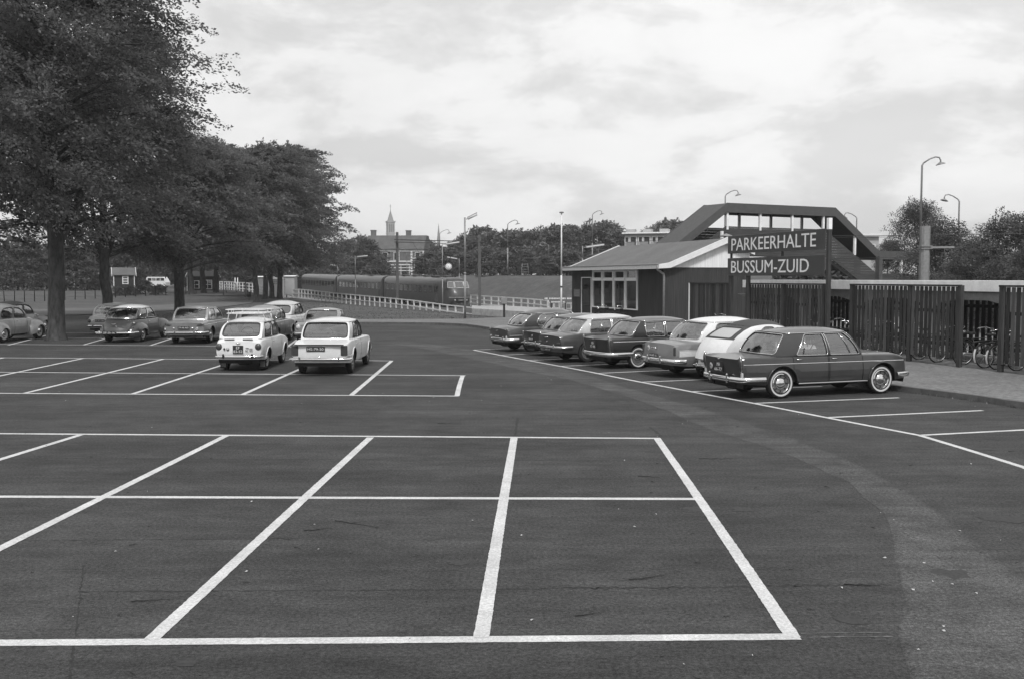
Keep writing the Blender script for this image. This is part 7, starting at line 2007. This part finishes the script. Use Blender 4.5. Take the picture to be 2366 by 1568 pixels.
# church tower
tq = P(902.5, 545, 620); u = 620 / 2300.0
ch = thing('church_tower', 'pale church tower with a pointed spire, far off above the brick house', 'church tower', (tq.x, 620, 0), .35)
hw_ = 10.2 * u * .80; z1_ = P(902, 514, 620).z; zt_ = P(902, 485, 620).z
mb = MB(); mb.box((0, 0, z1_ / 2), (2 * hw_, 2 * hw_, z1_)); mb.build('shaft', M['palebrick'], ch)
mb = MB(); mb.box((0, 0, z1_ + .3), (2 * hw_ + .9, 2 * hw_ + .9, .8)); mb.build('parapet', M['palebrick'], ch)
sp = MB(); a_ = hw_ * .78; sp.add([(-a_, -a_, z1_ + .6), (a_, -a_, z1_ + .6), (a_, a_, z1_ + .6), (-a_, a_, z1_ + .6), (-a_ * .62, -a_ * .62, z1_ + 3.2), (a_ * .62, -a_ * .62, z1_ + 3.2), (a_ * .62, a_ * .62, z1_ + 3.2), (-a_ * .62, a_ * .62, z1_ + 3.2), (0, 0, zt_)], [(0, 1, 5, 4), (1, 2, 6, 5), (2, 3, 7, 6), (3, 0, 4, 7), (4, 5, 8), (5, 6, 8), (6, 7, 8), (7, 4, 8)]); sp.build('spire', M['slate'], ch)
mb = MB(); mb.tube([(0, 0, zt_ - .5), (0, 0, zt_ + 3.2)], .12, 6); mb.box((0, 0, zt_ + 2.2), (1.2, .2, .2)); mb.build('cross', M['darksteel'], ch)
for rot in (0, PI / 2, PI, 1.5 * PI):
    for x in (-.52, 0, .52):
        mb = MB(); w_ = hw_ * .17; pts = [(x * hw_ - w_, z1_ - 6.2), (x * hw_ + w_, z1_ - 6.2), (x * hw_ + w_, z1_ - 1.8), (x * hw_ + w_ * .6, z1_ - 1.2), (x * hw_, z1_ - 1.0), (x * hw_ - w_ * .6, z1_ - 1.2), (x * hw_ - w_, z1_ - 1.8)]
        mb.extr(pts, 'Y', -hw_ - .05, -hw_ + .3); rm = Matrix.Rotation(rot, 4, 'Z'); mb.v = [tuple(rm @ Vector(v)) for v in mb.v]; mb.build('belfry_opening', M['rim_dark'], ch, recalc=True)
    for z in (z1_ - 6.9, z1_ - .4):
        mb = MB(); mb.box((0, -hw_ - .06, z), (2 * hw_ + .2, .25, .35)); rm = Matrix.Rotation(rot, 4, 'Z'); mb.v = [tuple(rm @ Vector(v)) for v in mb.v]; mb.build('string_course', M['palebrick'], ch)
# thin second spire
sq = P(1013.5, 560, 640); z_ = P(1013, 515, 640).z
t2 = thing('far_spire', 'very thin far spire beside the white-necked lamp in the gap of the trees', 'spire', (sq.x, 640, 0)); mb = MB(); mb.lathe([(.9, 0), (.9, z_ - 12), (1.1, z_ - 11.5), (.5, z_ - 5), (.001, z_)], 8, 'Z'); mb.build('spire', M['slate'], t2)
# apartment block behind the station roof
aq, bq = P(1443, 566, 170), P(1570, 566, 170); zt_ = P(1490, 541, 170).z
ap = thing('apartment_block', 'flat-roofed pale apartment block with balconies showing above the station roof', 'apartment block', (aq.x, 170, 2.5), -.35)
wd = bq.x - aq.x; H_ = zt_ - 2.5
mb = MB(); mb.box((wd / 2, 3, H_ / 2), (wd, 6, H_)); mb.build('wall', M['render'], ap)
mb = MB(); mb.box((wd / 2, 2.8, H_ + .1), (wd + .6, 7, .22)); mb.build('roof', M['concrete_pale'], ap)
for i in range(4):
    x = wd * (i + .5) / 4; win(ap, x + .35, H_ - 1.25, 1.0, 1.4); win(ap, x - .75, H_ - 1.0, .6, .8)
    mb = MB(); mb.box((x, -.55, H_ - 1.75), (wd / 4 * .6, .08, .75)); mb.box((x, -.3, H_ - 2.1), (wd / 4 * .6, .6, .1)); mb.build('balcony', M['concrete'], ap)
    if i < 3:
        mb = MB(); mb.box((wd * (i + .15) / 3.2, 3, H_ + .5), (1.5, 1.5, .75)); mb.build('chimney', M['palebrick'], ap)
fq, gq = P(1978, 600, 130), P(2032, 600, 130); zt_ = P(2000, 543.5, 130).z
fl_ = thing('flat_block', 'plain pale block with a white roof edge showing right of the bridge roof', 'building', (fq.x, 130, -.5), .1); wd = gq.x - fq.x
mb = MB(); mb.box((wd / 2, 3, (zt_ + .5) / 2), (wd, 6, zt_ + .5)); mb.build('wall', M['render'], fl_); mb = MB(); mb.box((wd / 2, 2.8, zt_ + .5), (wd + .4, 6.6, .35)); mb.build('roof', M['white'], fl_)
win(fl_, wd * .68, zt_ - 1.2, .8, .9)

# ================================================================== SMALL THINGS BY THE PATH
q = P(1290, 700, 78); t = thing('notice_sign', 'low two-board notice sign with white lettering on dark posts beside the flagpole', 'sign', (q.x, 78, 0))
for s_ in (-.55, .55): 
    mb = MB(); mb.box((s_, .05, .4), (.10, .10, .9)); mb.build('post', M['black'], t)
zz = P(1290, 690, 78).z; 
for z, w_, tx in ((zz, 2.35, 'VERBODEN OPEN TERREIN'), (zz - .27, 1.3, 'SPOOR 1')):
    mb = MB(); mb.box((0, 0, z), (w_, .04, .22)); bo = mb.build('sign_board', M['rim_dark'], t)
    mb = MB()
    x = -w_ / 2 + .1
    while x < w_ / 2 - .15:
        l_ = rnd.uniform(.04, .10); mb.box((x + l_ / 2, -.023, z), (l_, .006, rnd.uniform(.10, .14))); x += l_ + (rnd.uniform(.015, .03) if rnd.random() < .85 else .12)
    mb.build('lettering_marks', M['white'], bo)
q = P(1165, 735, 64); t = thing('post_box_stand', 'pale ticket box on a dark post at the edge of the pavement', 'ticket box', (q.x, 63.5, PAV - .02))
mb = MB(); mb.box((0, 0, .45), (.14, .14, .9)); mb.build('post', M['black'], t); mb = MB(); mb.box((0, 0, 1.08), (.40, .30, .46), bev=.03); mb.build('box', M['steel'], t)
for px, y, Y, rows in ((1208, 640, 155, 5),):
    q = P(1213, 640, 150); t = thing('step_ladder', 'small white ladder-like frame at the top of the embankment', 'ladder', (q.x, 150, tz(q.x, 150)))
    for s_ in (-.55, .55):
        mb = MB(); mb.tube([(s_, 0, 0), (s_ * .75, .3, 1.9)], .035, 6); mb.build('rail', M['steel'], t)
    for k in range(rows):
        mb = MB(); f_ = (k + .5) / rows; mb.tube([(-.55 * (1 - .25 * f_), .3 * f_, 1.9 * f_), (.55 * (1 - .25 * f_), .3 * f_, 1.9 * f_)], .03, 6); mb.build('rung', M['steel'], t)
for i, (px, y0, y1, Y) in enumerate(((516, 640, 684, 130), (567, 645, 684, 125), (543, 642, 668, 165), (549, 642, 668, 168))):
    a, b_ = P(px, y0, Y), P(px, y1, Y); t = thing('thin_post', ('dark thin post at the forecourt edge left of the bin', 'dark thin post just above the litter bin', 'left one of two pale posts behind the white fence', 'right one of two pale posts behind the white fence')[i], 'post', (a.x, Y, b_.z), 0)
    mb = MB(); mb.tube([(0, 0, -.2), (0, 0, a.z - b_.z)], .07, 6); mb.build('shaft', M['darksteel'] if i < 2 else M['concrete_pale'], t); mb = MB(); mb.lathe([(.08, 0), (.10, .05), (.001, .1)], 8, 'Z', (0, 0, a.z - b_.z)); mb.build('cap', M['steel'], t)

# ================================================================== AIR: one box of thin haze round the whole scene
hz = MB(); hz.box((0, 350, 23.5), (1400, 1100, 54)); ho = hz.build('haze', bpy.data.materials.new('haze'))
hm = ho.data.materials[0]; hm.use_nodes = True; ht = hm.node_tree; ht.nodes.clear()
hout = ht.nodes.new('ShaderNodeOutputMaterial'); hv = ht.nodes.new('ShaderNodeVolumePrincipled')
hv.inputs['Color'].default_value = (.95, .95, .95, 1); hv.inputs['Density'].default_value = .00042; hv.inputs['Anisotropy'].default_value = .2
ht.links.new(hv.outputs[0], hout.inputs['Volume'])
ho['kind'] = 'stuff'
